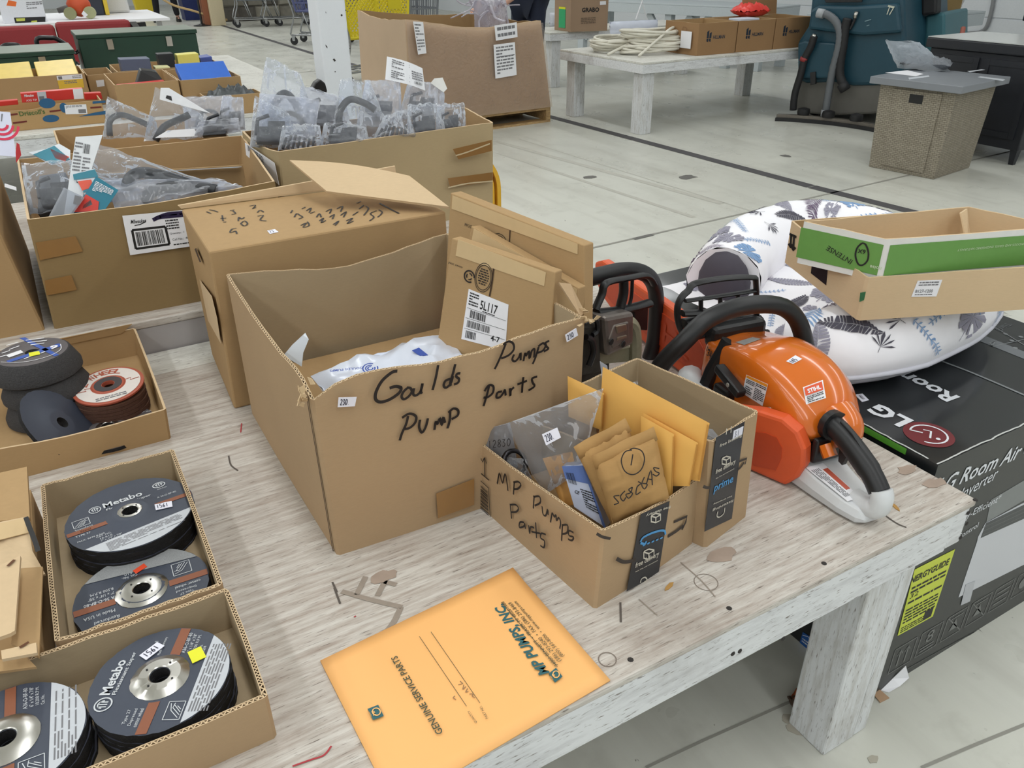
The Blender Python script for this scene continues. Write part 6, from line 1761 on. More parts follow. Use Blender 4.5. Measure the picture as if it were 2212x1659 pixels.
for i in range(6):
 x0=LX0+.05+i*.085;z0=.045
 for a,b in(((0,0),(.07,0)),((.07,0),(.07,.07)),((.07,.07),(0,.07)),((0,.07),(0,0))):ribbon(mb,[V(x0+a[0],LY0,z0+a[1]),V(x0+b[0],LY0,z0+b[1])],.0025,V(0,-1,0),.0008)
 if i in(0,):
  for d in(.022,.046):ribbon(mb,[V(x0+d,LY0,z0+.012),V(x0+d,LY0,z0+.056)],.004,V(0,-1,0),.0008);ribbon(mb,[V(x0+d-.008,LY0,z0+.045),V(x0+d,LY0,z0+.058),V(x0+d+.008,LY0,z0+.045)],.003,V(0,-1,0),.0008)
 elif i==1:
  text3(mb,'8',V(x0+.022,LY0,z0+.03),V(x0+.046,LY0,z0+.03),V(0,-1,0),.034,.0008)
  for z in(.010,.019):ribbon(mb,[V(x0+.012,LY0,z0+z),V(x0+.056,LY0,z0+z)],.004,V(0,-1,0),.0008)
 elif i in(2,3):
  ribbon(mb,[V(x0,LY0,z0+.07),V(x0+.07,LY0,z0)],.003,V(0,-1,0),.0008);mb.add([V(x0+.02,LY0-.0008,z0+.02),V(x0+.05,LY0-.0008,z0+.02),V(x0+.035,LY0-.0008,z0+.052)],[(0,1,2)]);ribbon(mb,[V(x0+.012,LY0,z0+.058),V(x0+.058,LY0,z0+.058)],.003,V(0,-1,0),.0008)
 elif i==4:
  for z in(.018,.036,.052):ribbon(mb,[V(x0+.01,LY0,z0+z),V(x0+.06,LY0,z0+z)],.004,V(0,-1,0),.0008)
 else:
  mb.add([V(x0+.035+.018*math.cos(k*math.pi/6),LY0-.0008,z0+.035+.018*math.sin(k*math.pi/6))for k in range(12)],[tuple(range(12))])
mb.build('handling_symbols',OUT,LG)
EG=plain('energy_label_yellow',(206,218,72),.5)
q=Quad(V(LX0+.145,LY0-.0004,.150),V(LX0+.262,LY0-.0004,.150),V(LX0+.262,LY0-.0004,.385),V(LX0+.145,LY0-.0004,.385))
eq=[lf.hit(*k)for k in((1938,1373),(2014,1331),(2062,1186),(1975,1230))]
q=Quad(*[p-V(0,.0004,0)for p in eq])
if q.n.y>0:q.n=-q.n
mb=MB();q.slab(mb);lb=mb.build('energy_label',EG,LG)
mb=MB();q.text(mb,'ENERGYGUIDE',-.12,.93,.80,.10,bold=.03);q.text(mb,'32',.06,.28,.55,.07);q.lines(mb,.05,.95,.62,.74,2,3);q.lines(mb,.05,.95,.46,.52,1,5);q.lines(mb,.05,.95,.16,.40,5,6);q.lines(mb,.05,.75,.02,.12,3,8);q.rect(mb,.68,.03,.92,.17,.0003,.0009)
mb.build('lettering',BLACKP,lb)
mb=MB();patch(mb,lf,((2070,1290),(2240,1205),(2300,1160),(2300,1060),(2212,1085),(2128,1130),(2112,1160),(2110,1170)),.0004);pc=mb.build('unit_print',plain('print_light_grey',(206,208,214),.45,grain=.04,scale=6),LG)
mb=MB();patch(mb,Face((0,LY0-.0006,0),(0,-1,0)),((2118,1162),(2212,1120),(2300,1085),(2300,1060),(2212,1090),(2130,1130)),.0003);mb.build('grille_print',plain('print_dark',(66,70,72),.45),pc)
mb=MB()
for k in range(3):strokes(mb,lf,[[(2122,1155-k*8),(2212,1113-k*8),(2300,1076-k*8)]],.0012,.0014,1)
mb.build('grille_lines',OUT,pc)
mb=MB();patch(mb,lf,((2074,1307),(2094,1298),(2105,1254),(2085,1262)),.0004,.0012);mb.build('remote_print',plain('print_remote',(186,188,194),.45),pc)
mb=MB();patch(mb,lf,((2140,1080),(2300,985),(2300,1050),(2212,1080),(2130,1128)),.0003);mb.build('wall_print',plain('print_mid_grey',(128,132,132),.45),pc)
q=Quad(*[ls.hit(*k)-V(.0004,0,0)for k in((1728,1388),(1758,1413),(1764,1384),(1735,1365))])
if q.n.x>0:q.n=-q.n
mb=MB();q.slab(mb);lb=mb.build('blue_label',plain('blue_star_label',(34,96,176),.4),LG)
mb=MB();q.lines(mb,.1,.9,.2,.6,2,4);ribbon(mb,[q.p(.05,.75),q.p(.4,.92),q.p(.9,.7)],.0015,q.n,.001);mb.build('lettering',LGW,lb)
q=Quad(*[ls.hit(*k)-V(.0004,0,0)for k in((1771,1401),(1806,1430),(1812,1402),(1778,1375))])
if q.n.x>0:q.n=-q.n
mb=MB();q.slab(mb);lb=mb.build('scan_label',WHITEP,LG)
mb=MB();q.text(mb,'SCAN',.1,.7,.72,.2);q.bars(mb,.1,.9,.12,.45,14,3);mb.build('lettering',BLACKP,lb)
# -- leaf-print pet bed
BED=plain('bed_fabric_white',(246,245,250),.85,grain=.02,scale=40,bump=.05)
bc=V(1.50,1.15,LZ)
PB=thing('pet_bed','white pet bed with blue and grey leaf print, lying on the dark appliance carton','pet bed',bc)
def bolster_path():return[bc+V(*p)for p in BP]
BP=[(-.20,.115,.085),(-.10,.18,.088),(.05,.25,.09),(.20,.27,.09),(.30,.20,.09),(.33,.05,.09),(.31,-.10,.10),(.24,-.19,.10),(.08,-.245,.09),(-.10,-.26,.086),(-.24,-.24,.08),(-.31,-.17,.07)]
BR=[.085,.092,.092,.09,.088,.085,.085,.09,.095,.092,.082,.065]
bpath=smooth_path(bolster_path(),6)
nb_=len(bpath)
brad=[BR[min(len(BR)-1,int(i/6))]*(1-(i/6)%1)+BR[min(len(BR)-1,int(i/6)+1)]*((i/6)%1)for i in range(nb_)]
def bolS(u,a):
 i=min(nb_-1.001,max(0,u*(nb_-1)));k=int(i);f=i-k
 p=lerp(bpath[k],bpath[k+1],f);r=brad[k]*(1-f)+brad[min(nb_-1,k+1)]*f
 d=(bpath[k+1]-bpath[k]).normalized()
 o=V(d.y,-d.x,0).normalized()
 if o.dot(p-bc)<0:o=-o
 n=V(0,0,1)*math.cos(a)+o*math.sin(a)
 wr=1+.05*noise.noise(Vector((u*14,a*1.4,3)))+.03*noise.noise(Vector((u*40,a*2,5)))
 z=p+n*r*wr
 if math.sin(a)>.55 and math.cos(a)<.2:z=z+o*.012*(math.sin(a)-.55)
 if z.z<LZ+.004:z.z=LZ+.004
 return z,n
mb=MB()
mb.grid(lambda u,v:bolS(u,(v*2-1)*math.pi)[0],72,20)
for e in(0,1):
 ring_=[bolS(e,(k/12*2-1)*math.pi)[0]for k in range(12)]
 mb.add(ring_+[sum(ring_,Vector())/12],[(k,(k+1)%12,12)for k in range(12)])
mb.build('bolster',BED,PB,sm=True)
mb=MB()
def cush(u,v):
 x,y=(u-.5)*.58,(v-.5)*.46
 p=bc+V(x+.0,y+.0,.055+.03*(1-(2*u-1)**2)*(1-(2*v-1)**2)+.006*noise.noise(Vector((u*6,v*6,0))))
 return p
mb.grid(cush,24,24);
base=[bc+V(.31*math.cos(k*math.pi/12)+.0,.24*math.sin(k*math.pi/12)-.0,.003)for k in range(24)]
mb.build('cushion',BED,PB,sm=True)
mb=MB();mb.slab(base,(0,0,1),.04);mb.build('base',plain('bed_base_grey',(120,120,132),.8),PB,sm=.5)
mb=MB();mb.tube([bolS(k/60,1.95)[0]+V(0,0,-.002)for k in range(61)],.006,6);mb.build('piping',plain('piping_light',(206,206,216),.6),PB,sm=True)
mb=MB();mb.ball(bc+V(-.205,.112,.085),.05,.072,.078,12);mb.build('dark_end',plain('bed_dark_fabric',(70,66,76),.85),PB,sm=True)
LGREY=plain('leaf_grey',(150,148,164),.85,grain=.08);LBLUE=plain('leaf_blue',(128,162,204),.85,grain=.08);LDARK=plain('leaf_charcoal',(78,76,88),.85);LPURP=plain('leaf_mauve',(112,96,120),.85)
LEAF={id(LGREY):MB(),id(LBLUE):MB(),id(LDARK):MB(),id(LPURP):MB()}
def leaf_polys(kind,r):
 out=[]
 if kind==0:
  for sd in(-1,1):
   for k in range(7):
    a0,a1=math.radians(12+k*23),math.radians(12+k*23+20)
    rr=.5+.06*math.sin(k*1.3)
    if k>5:rr=.40
    out.append([(0,.04),(sd*rr*math.sin(a0)*.85,rr*math.cos(a0)),(sd*rr*1.02*math.sin((a0+a1)/2)*.85,rr*1.02*math.cos((a0+a1)/2)),(sd*rr*math.sin(a1)*.85,rr*math.cos(a1))])
  out.append([(-.012,-.62),(.012,-.62),(.012,0),(-.012,0)])
 elif kind==1:
  out.append([(-.012,-.55),(.012,-.55),(.006,.55),(-.006,.55)])
  for k in range(9):
   y=-.45+k*.11;L=.30*math.sin(math.pi*(k+1.5)/11)
   for sd in(-1,1):out.append([(0,y),(sd*L*.6,y+.10),(sd*L,y+.20),(sd*L*.5,y+.145),(0,y+.035)])
 elif kind==2:
  for k in range(16):
   y=-.55+k*.068;w=.17*math.sin(math.pi*(k+.8)/17)**.7
   c=.10*math.sin(math.pi*k/16)
   for sd in(-1,1):out.append([(c+sd*.006,y),(c+sd*w,y+.05),(c+sd*w,y+.10),(c+sd*.006,y+.056)])
 elif kind==3:
  for k in range(6):
   a=math.radians(-70+k*28);out.append([(0,0),(.5*math.sin(a-.09)*.7,.5*math.cos(a-.09)*.7),(.5*math.sin(a),.5*math.cos(a)),(.5*math.sin(a+.09)*.7,.5*math.cos(a+.09)*.7)])
  out.append([(-.01,-.2),(.01,-.2),(.01,0),(-.01,0)])
 else:
  for k in range(9):
   y=-.5+k*.12
   out.append([(-.008,y),(.008,y),(.008,y+.13),(-.008,y+.13)])
   for sd in(-1,1):out.append([(0,y),(sd*.07,y+.03),(sd*.09,y+.07),(sd*.03,y+.05)])
 return out
def place_leaf(surf,u,v,su,sv,kind,mat,rot,size):
 mb=LEAF[id(mat)]
 for poly_ in leaf_polys(kind,None):
  vs=[]
  for x,y in poly_:
   X,Y=(x*math.cos(rot)-y*math.sin(rot))*size,(x*math.sin(rot)+y*math.cos(rot))*size
   vs.append(surf(u+X/su,v+Y/sv))
  mb.add(vs,[tuple(range(len(vs)))])
blen=sum((bpath[i+1]-bpath[i]).length for i in range(nb_-1))
def bsurf(u,a):
 p,n=bolS(min(.999,max(.001,u)),a)
 return p+n*.0016
def csurf(u,v):return cush(u,v)+V(0,0,.0018)
r_=random.Random(12)
MT=(LGREY,LBLUE,LDARK,LPURP)
for i in range(30):
 u=.02+i/30*.96
 for row,a in((0,-.55),(1,.1),(2,.75),(3,1.3)):
  if(i+row)%2:continue
  k=(i*2+row*3)%5
  m=(LGREY,LPURP,LGREY,LDARK,LBLUE)[k]if(i+row)%3 else(LBLUE,LBLUE,LDARK,LDARK,LBLUE)[k]
  place_leaf(bsurf,u+r_.uniform(-.006,.006),a+r_.uniform(-.12,.12),blen,.082,k,m,r_.uniform(0,6.28),{0:.072,1:.088,2:.10,3:.058,4:.085}[k])
for i in range(6):
 for j in range(6):
  k=(i*3+j*2)%5
  place_leaf(csurf,.1+i*.16+r_.uniform(-.03,.03),.08+j*.165+r_.uniform(-.03,.03),.58,.46,k,(LGREY,LPURP,LGREY,LDARK,LBLUE)[k]if(i+j)%3 else(LBLUE,LBLUE,LDARK,LDARK,LPURP)[k],r_.uniform(0,6.28),{0:.072,1:.088,2:.10,3:.058,4:.08}[k])
for m in MT:stuff(LEAF[id(m)].build('leaf_print',m,PB))
# -- two shallow trays on the bed
TZ0=LZ+.185
def traybox(name,label,top_px,zt,h,mats,seed,t=.004,leanz=(0,0,0,0),inset_=.0):
 T=[at(x,y,zt+dz)for(x,y),dz in zip(top_px,leanz)]
 B=[p-V(0,0,h)for p in T]
 c=sum(B,Vector())/4
 B=[c+(b-c)*(1-inset_)for b in B]
 o=thing(name,label,'tray',c)
 carton(o,B,T,t,mats,0,6,0,None,.0008,seed)
 return o,T,B
LT,T1,B1=traybox('carton_tray','brown shallow carton tray with arrows and a white label, under the green-sided one',((1873,662-62),(2260,575),(2080,452),(1707,476)),TZ0+.075,.085,(CBL,CBD),41,leanz=(-.01,0,.02,.045))
f0=face3(B1[0],B1[1],T1[0]);f3_=face3(B1[3],B1[0],T1[3])
mb=MB();patch(mb,f3_,((1752,590),(1785,616),(1792,545),(1760,523)));mb.build('black_panel',NAVY,LT)
mb=MB();strokes(mb,f3_,[[(1706,505),(1721,512)],[(1710,507),(1708,534)],[(1704,526),(1708,534),(1713,528)],[(1716,510),(1714,540)],[(1710,532),(1714,540),(1719,534)]],.005,.001,1);mb.build('arrow_mark',BLACKP,LT)
mb=MB();strokes(mb,f3_,[[(1768,570),(1774,562),(1778,570),(1772,576),(1768,570)]],.004,.0016);mb.build('round_mark',WHITEP,LT)
q=fquad(f0,((1968,641),(2022,640),(2035,604),(1982,606)));mb=MB();q.slab(mb);lb=mb.build('label',WHITEP,LT)
mb=MB();q.lines(mb,.1,.9,.65,.95,2,3);q.text(mb,'B127-1200',.08,.78,.25,.2,bold=.02);q.lines(mb,.1,.8,.08,.2,1,3);mb.build('lettering',GREYP,lb)
mb=MB();patch(mb,f0,((1856,652),(1866,648),(1870,630),(1858,632)));mb.build('green_mark',plain('dark_green_mark',(40,100,60),.5),LT)
GREENC=plain('green_print',(104,154,76),.45,grain=.05)
WC=plain('white_coated_card',(226,226,222),.5)
GT,T2,B2=traybox('carton_tray','green and white printed shallow tray on top of the brown one',((1918,517),(2300,490),(2095,446),(1733,478)),TZ0+.135,.080,(WC,CBL),42,leanz=(0,.0,.01,.012))
g0=face3(B2[0],B2[1],T2[0]);g3=face3(B2[3],B2[0],T2[3])
def inr(c,e,u0,u1,v0,v1):return[lerp(lerp(B2[c],B2[e],u),lerp(T2[c],T2[e],u),v)for u,v in((u0,v0),(u1,v0),(u1,v1),(u0,v1))]
for c,e,nn,u0,u1 in((0,1,g0 .n,.02,1),(3,0,g3 .n,0,.97)):
 mb=MB();mb.slab([p+nn*.0006 for p in inr(c,e,u0,u1,.14,.86)],nn,.0004);mb.build('green_panel',GREENC,GT)
gl=Face(g3 .o+g3 .n*.0012,g3 .n);gr=Face(g0 .o+g0 .n*.0012,g0 .n)
mb=MB();strokes(mb,gl,[[(1862,525),(1852,535),(1848,552),(1854,570),(1864,572),(1874,562),(1876,545),(1870,528),(1862,525)]],.003,.0008);text(mb,gl,'6X',(1871,540),(1854,537),(1871,560)if 0 else None,bold=.02)
text(mb,gl,'INTENSE',(1843,562),(1790,530),None);mb.build('lettering',BLACKP,GT)
mb=MB();text(mb,gl,'noise',(1905,577),(1880,572),None,bold=.02);text(mb,gr,'WOODS AND GRASS, ENGINEERED NATURALLY',(2212,524),(2068,538),None);text(mb,gr,'www',(2212,519),(2080,531),None)if 0 else None
mb.build('white_lettering',plain('pale_green_print',(196,214,180),.5),GT)
mb=MB();P=[T2[2]+V(-.02,-.005,0),T2[2]+V(-.05,-.012,-.002),T2[2]+V(-.06,-.05,-.06),T2[2]+V(-.02,-.03,-.06)];mb.slab(P,(0,-1,0),.003);mb.build('inner_flap',CBL,GT)
# -- people
SKIN=plain('skin',(206,160,140),.55,grain=.04)
def skinned(name,root,chains,mat,sub=1):
 """One continuous surface grown round a skeleton: chains of (point, radius); shared points join the limbs."""
 vs,rs,es,idx=[],[],[],{}
 for ch in chains:
  prev=None
  for p,r in ch:
   k=tuple(round(c,4)for c in p)
   if k not in idx:
    idx[k]=len(vs);vs.append(Vector(p));rs.append(r)
   i=idx[k]
   if prev is not None and prev!=i:es.append((prev,i))
   prev=i
 me=bpy.data.meshes.new(name)
 inv=ROOTM[root.name].inverted()
 me.from_pydata([inv@v for v in vs],es,[])
 o=bpy.data.objects.new(name,me);COL.objects.link(o);o.parent=root
 md=o.modifiers.new('skin','SKIN');md.use_smooth_shade=True;md.branch_smoothing=.6
 for i,sv in enumerate(me.skin_vertices[0].data if me.skin_vertices else[]):
  r=rs[i];sv.radius=r if isinstance(r,tuple)else(r,r);sv.use_root=(i==0)
 if not me.skin_vertices:
  bm=bmesh.new();bm.from_mesh(me);ly=bm.verts.layers.skin.verify();bm.verts.ensure_lookup_table()
  for i,v in enumerate(bm.verts):
   r=rs[i];v[ly].radius=r if isinstance(r,tuple)else(r,r);v[ly].use_root=(i==0)
  bm.to_mesh(me);bm.free()
 sb_=o.modifiers.new('sub','SUBSURF');sb_.levels=sb_.render_levels=sub
 me.materials.append(mat)
 return o
def person(label,base,face,J,shirt,trousers,hair,shoes,sleeve=1.0):
 """J: joints in a local frame (x to the person's right, y forwards, z up)."""
 fy=V(math.cos(face),math.sin(face),0);fx=V(fy.y,-fy.x,0)
 t=thing('person',label,'person',base)
 L=lambda p:Vector(base)+fx*p[0]+fy*p[1]+V(0,0,p[2])
 P={k:L(v)for k,v in J.items()}
 md=lambda a,b,f=.5:lerp(P[a],P[b],f)
 ch=[[(P['pelvis'],.14),(P['waist'],.13),(P['chest'],.15),(P['neck'],.062),(P['head'],.085),(P['crown'],.07)]]
 for s in 'lr':
  ch.append([(P['pelvis'],.14),(P['hip'+s],.095),(md('hip'+s,'knee'+s),.08),(P['knee'+s],.058),(md('knee'+s,'ank'+s,.35),.058),(P['ank'+s],.036),(P['toe'+s],.032)])
  ch.append([(P['chest'],.15),(P['sho'+s],.062),(P['elb'+s],.042),(P['wri'+s],.027),(P['palm'+s],.034)])
  d=(P['palm'+s]-P['wri'+s]).normalized();u=d.cross(V(0,0,1))
  u=u.normalized()if u.length>.1 else V(1,0,0);w=u.cross(d)
  for k in range(4):
   o_=u*(.027-.018*k);ln=(.062,.072,.068,.054)[k]
   a=P['palm'+s]+o_+d*.03;ch.append([(P['palm'+s],.034),(a,.0085),(a+d*ln*.5-w*.012,.008),(a+d*ln-w*.034,.0065)])
  a=P['palm'+s]+u*.036;ch.append([(P['palm'+s],.034),(a,.010),(a+d*.03+u*.012-w*.012,.0085)])
 skinned('body',t,ch,SKIN)
 sh=[[(P['pelvis']+V(0,0,.0),.155),(P['waist'],.15),(P['chest'],.165),(lerp(P['chest'],P['neck'],.7),.09)]]
 for s in 'lr':sh.append([(P['chest'],.165),(P['sho'+s],.078),(md('sho'+s,'elb'+s,.55),.062)]+([(P['elb'+s],.055)]if sleeve>.5 else[]))
 skinned('shirt',t,sh,shirt)
 tr=[]
 for s in 'lr':tr.append([(P['pelvis']-V(0,0,.02),.152),(P['hip'+s],.112),(md('hip'+s,'knee'+s),.096),(P['knee'+s],.076),(md('knee'+s,'ank'+s),.072),(lerp(P['knee'+s],P['ank'+s],.93),.058)])
 skinned('trousers',t,tr,trousers)
 for s in 'lr':
  a,b=P['ank'+s],P['toe'+s];d=(b-a);d.z=0;d.normalize();a0=V(a.x,a.y,base[2])
  w=V(-d.y,d.x,0)
  mb=MB();mb.loft([[a0+d*x+w*hw+V(0,0,.004),a0+d*x+w*hw*1.05+V(0,0,h*.5),a0+d*x+w*hw*.6+V(0,0,h),a0+d*x-w*hw*.6+V(0,0,h),a0+d*x-w*hw*1.05+V(0,0,h*.5),a0+d*x-w*hw+V(0,0,.004)]for x,hw,h in((-.075,.030,.075),(-.04,.042,.105),(.03,.045,.10),(.10,.050,.07),(.16,.046,.055),(.195,.025,.03))],True)
  mb.build('shoe',shoes,t,sm=.9)
 hd=P['head'];up_=(P['crown']-P['head']).normalized()
 mb=MB();mb.ball(hd+up_*.035-fy*.02,.098,.10,.105,14);mb.build('hair',hair,t,sm=True)
 mb=MB();mb.ball(hd+fy*.092-up_*.012,.014,.016,.022,8);mb.build('nose',SKIN,t,sm=True)
 for sd in(-1,1):
  mb=MB();mb.ball(hd+fy*.082+fx*sd*.034+up_*.018,.011,n=8);mb.build('eye',WHITEP,t,sm=True)
  mb=MB();mb.ball(hd+fx*sd*.092,.012,.022,.03,8);mb.build('ear',SKIN,t,sm=True)
 mb=MB();mb.ball(hd+fy*.084-up_*.045,.022,.010,.006,8);mb.build('mouth',plain('lip',(170,100,92),.5),t,sm=True)
 return t,P
NAVYC=plain('navy_cloth',(34,44,70),.85,grain=.12,scale=60);DENIM=plain('dark_denim',(30,38,58),.85,grain=.15,scale=80);BLKC=plain('black_trousers',(24,24,30),.9)
base_j=dict(pelvis=(0,0,.96),waist=(0,.02,1.1),chest=(0,.03,1.33),neck=(0,.03,1.52),head=(0,.06,1.64),crown=(0,.05,1.74),hipl=(-.095,0,.9),hipr=(.095,0,.9),kneel=(-.11,.03,.5),kneer=(.11,.03,.5),ankl=(-.12,0,.075),ankr=(.12,0,.075),toel=(-.14,.15,.035),toer=(.14,.15,.035),shol=(-.2,.02,1.44),shor=(.2,.02,1.44),elbl=(-.25,.0,1.16),elbr=(.25,.0,1.16),wril=(-.24,.12,.93),wrir=(.24,.12,.93),palml=(-.24,.15,.86),palmr=(.24,.15,.86))
lean=dict(base_j);lean.update(waist=(0,.09,1.08),chest=(0,.28,1.22),neck=(0,.40,1.34),head=(0,.49,1.42),crown=(0,.52,1.52),shol=(-.19,.33,1.27),shor=(.19,.33,1.27),elbl=(-.22,.46,1.02),elbr=(.22,.44,1.02),wril=(-.12,.66,.88),wrir=(.12,.66,.88),palml=(-.10,.74,.86),palmr=(.10,.74,.86))
person('person in navy shirt and jeans bending over the tall pallet carton',V(4.52,7.5,0),math.radians(205),lean,NAVYC,DENIM,plain('brown_hair',(70,52,40),.7),plain('dark_shoe',(34,32,34),.6),.3)
st2=dict(base_j);st2 .update(hipl=(-.12,0,.9),hipr=(.12,0,.9),kneel=(-.18,.02,.5),kneer=(.18,.02,.5),ankl=(-.21,0,.075),ankr=(.21,0,.075),toel=(-.24,.14,.035),toer=(.24,.14,.035))
person('person in black trousers and black shoes standing far off beside the yellow bucket',(at(364,47,0)),math.radians(255),st2,plain('dark_grey_top',(60,62,68),.85),BLKC,plain('dark_hair',(40,32,28),.7),plain('black_shoe',(18,18,20),.5))
# -- wrapped carton on a pallet
PWOOD=painted_wood('pallet_wood',(192,160,112),(150,118,80),(2,10,10),.4,(90,66,44))
pa,pb_=at(1032,252,.125),at(1192,232,.125)
pd=(pb_-pa);pd.z=0;pd.normalize();pv=V(-pd.y,pd.x,0)
Pf=Face(pa,pv)
pl0=Pf.hit(886,268);pl0 .z=.125
plen=(pb_-pl0).dot(pd)
PT=thing('pallet','wooden pallet under the tall wrapped carton','pallet',V(pb_.x,pb_.y,0))
o=V(pl0 .x,pl0 .y,0)
for i in range(7):
 mb=MB();mb.obox(o+pv*(.02+i*.15)+V(0,0,.107),pd*plen,pv*.1,V(0,0,.018));mb.build('board',PWOOD,PT)
for i in range(3):
 mb=MB();mb.obox(o+pv*(.02+i*.44)+V(0,0,.0),pd*plen,pv*.1,V(0,0,.018));mb.build('board',PWOOD,PT)
 mb=MB();mb.obox(o+pd*(.0+i*(plen-.045)/2)+pv*.02+V(0,0,.019),pd*.045,pv*1.0,V(0,0,.087));mb.build('stringer',PWOOD,PT)
WB=thing('wrapped_carton','tall open carton in stretch wrap on a pallet, with white papers on it','carton',V(pb_.x,pb_.y,.126))
zz=.127
bq_=[V(pl0 .x,pl0 .y,zz)+pd*.01+pv*.015,V(pb_.x,pb_.y,zz)-pd*.0+pv*.015,V(pb_.x,pb_.y,zz)+pv*.95,V(pl0 .x,pl0 .y,zz)+pd*.01+pv*.95]
tl_,tr_=Pf.hit(877,42),Pf.hit(1172,45)
tl_+=pv*.02;tr_+=pv*.02
tq_=[tl_,tr_,tr_+pv*.88+V(0,0,.02),tl_+pv*.9+V(0,0,.02)]
carton(WB,bq_,tq_,.012,(cardboard('pallet_card',(206,180,152)),CBD),0,12,(.02,.02,0,0),lambda e,f:-.055*math.sin(math.pi*f)**1.5 if e==0 else(-.03*math.sin(math.pi*f)),.004,51)
mb=MB()
def wrap(u,v):
 q=lerp(lerp(bq_[0],bq_[1],u),lerp(tq_[0],tq_[1],u),v*.97+.01)
 return q-pv*(.026+.02*math.sin(math.pi*u)*math.sin(math.pi*(.15+.7*v))+.004*noise.noise(Vector((u*30,v*8,0))))-V(0,0,.055*math.sin(math.pi*u)**1.5*v)
mb.grid(wrap,40,20);mb.build('stretch_wrap',film('stretch_wrap',(240,232,224),.16,.12,.8,22),WB,sm=True)
pf_=Face(pl0-pv*.032,pv)
r_=random.Random(3)
for quad_,seed in((((903,118),(921,115),(914,48),(892,46)),1),(((1071,88),(1118,80),(1116,48),(1068,55)),2),(((1070,170),(1116,162),(1112,91),(1066,97)),3)):
 q=fquad(pf_,quad_)
 mb=MB();q.slab(mb);sh_=mb.build('paper',WHITEP,WB)
 mb=MB();q.lines(mb,.1,.9,.1,.95,9 if seed!=2 else 2,seed);
 if seed==3:q.rect(mb,.1,.62,.95,.645,.0003,.0012)
 mb.build('lettering',GREYP,sh_)
mb=MB();c0=lerp(tq_[0],tq_[2],.5)
def wad(c,n,s,mat,name,root,seed):
 r=random.Random(seed)
 mb=MB()
 for i in range(n):
  p=c+V(r.uniform(-s,s),r.uniform(-s,s),r.uniform(-s*.3,s*.4))
  P=[p]
  d=V(r.uniform(-1,1),r.uniform(-1,1),r.uniform(-.5,1)).normalized()
  for k in range(7):
   d=(d+V(r.uniform(-.7,.7),r.uniform(-.7,.7),r.uniform(-.7,.5))).normalized()
   P.append(P[-1]+d*s*.35)
  mb.tube(smooth_path(P,2),s*.07,5,flat=.4)
 return mb.build(name,mat,root,sm=True)
BT=thing('plastic_bundle','bundle of clear plastic bags held over the pallet carton','bag',Pf.hit(1060,40))
hc=Face(pl0+pv*.4,pv).hit(1058,22)
wad(hc,16,.16,film('clear_bundle',(232,230,238),.45,.12,.5),'film',BT,8)
mb=MB();pillow(mb,hc+V(.02,.02,-.02),pd,(0,0,1),pv,.16,.13,.05,4,crease=.4);mb.build('sheet',film('clear_bundle',(232,230,238),.45,.12,.5),BT,sm=True)
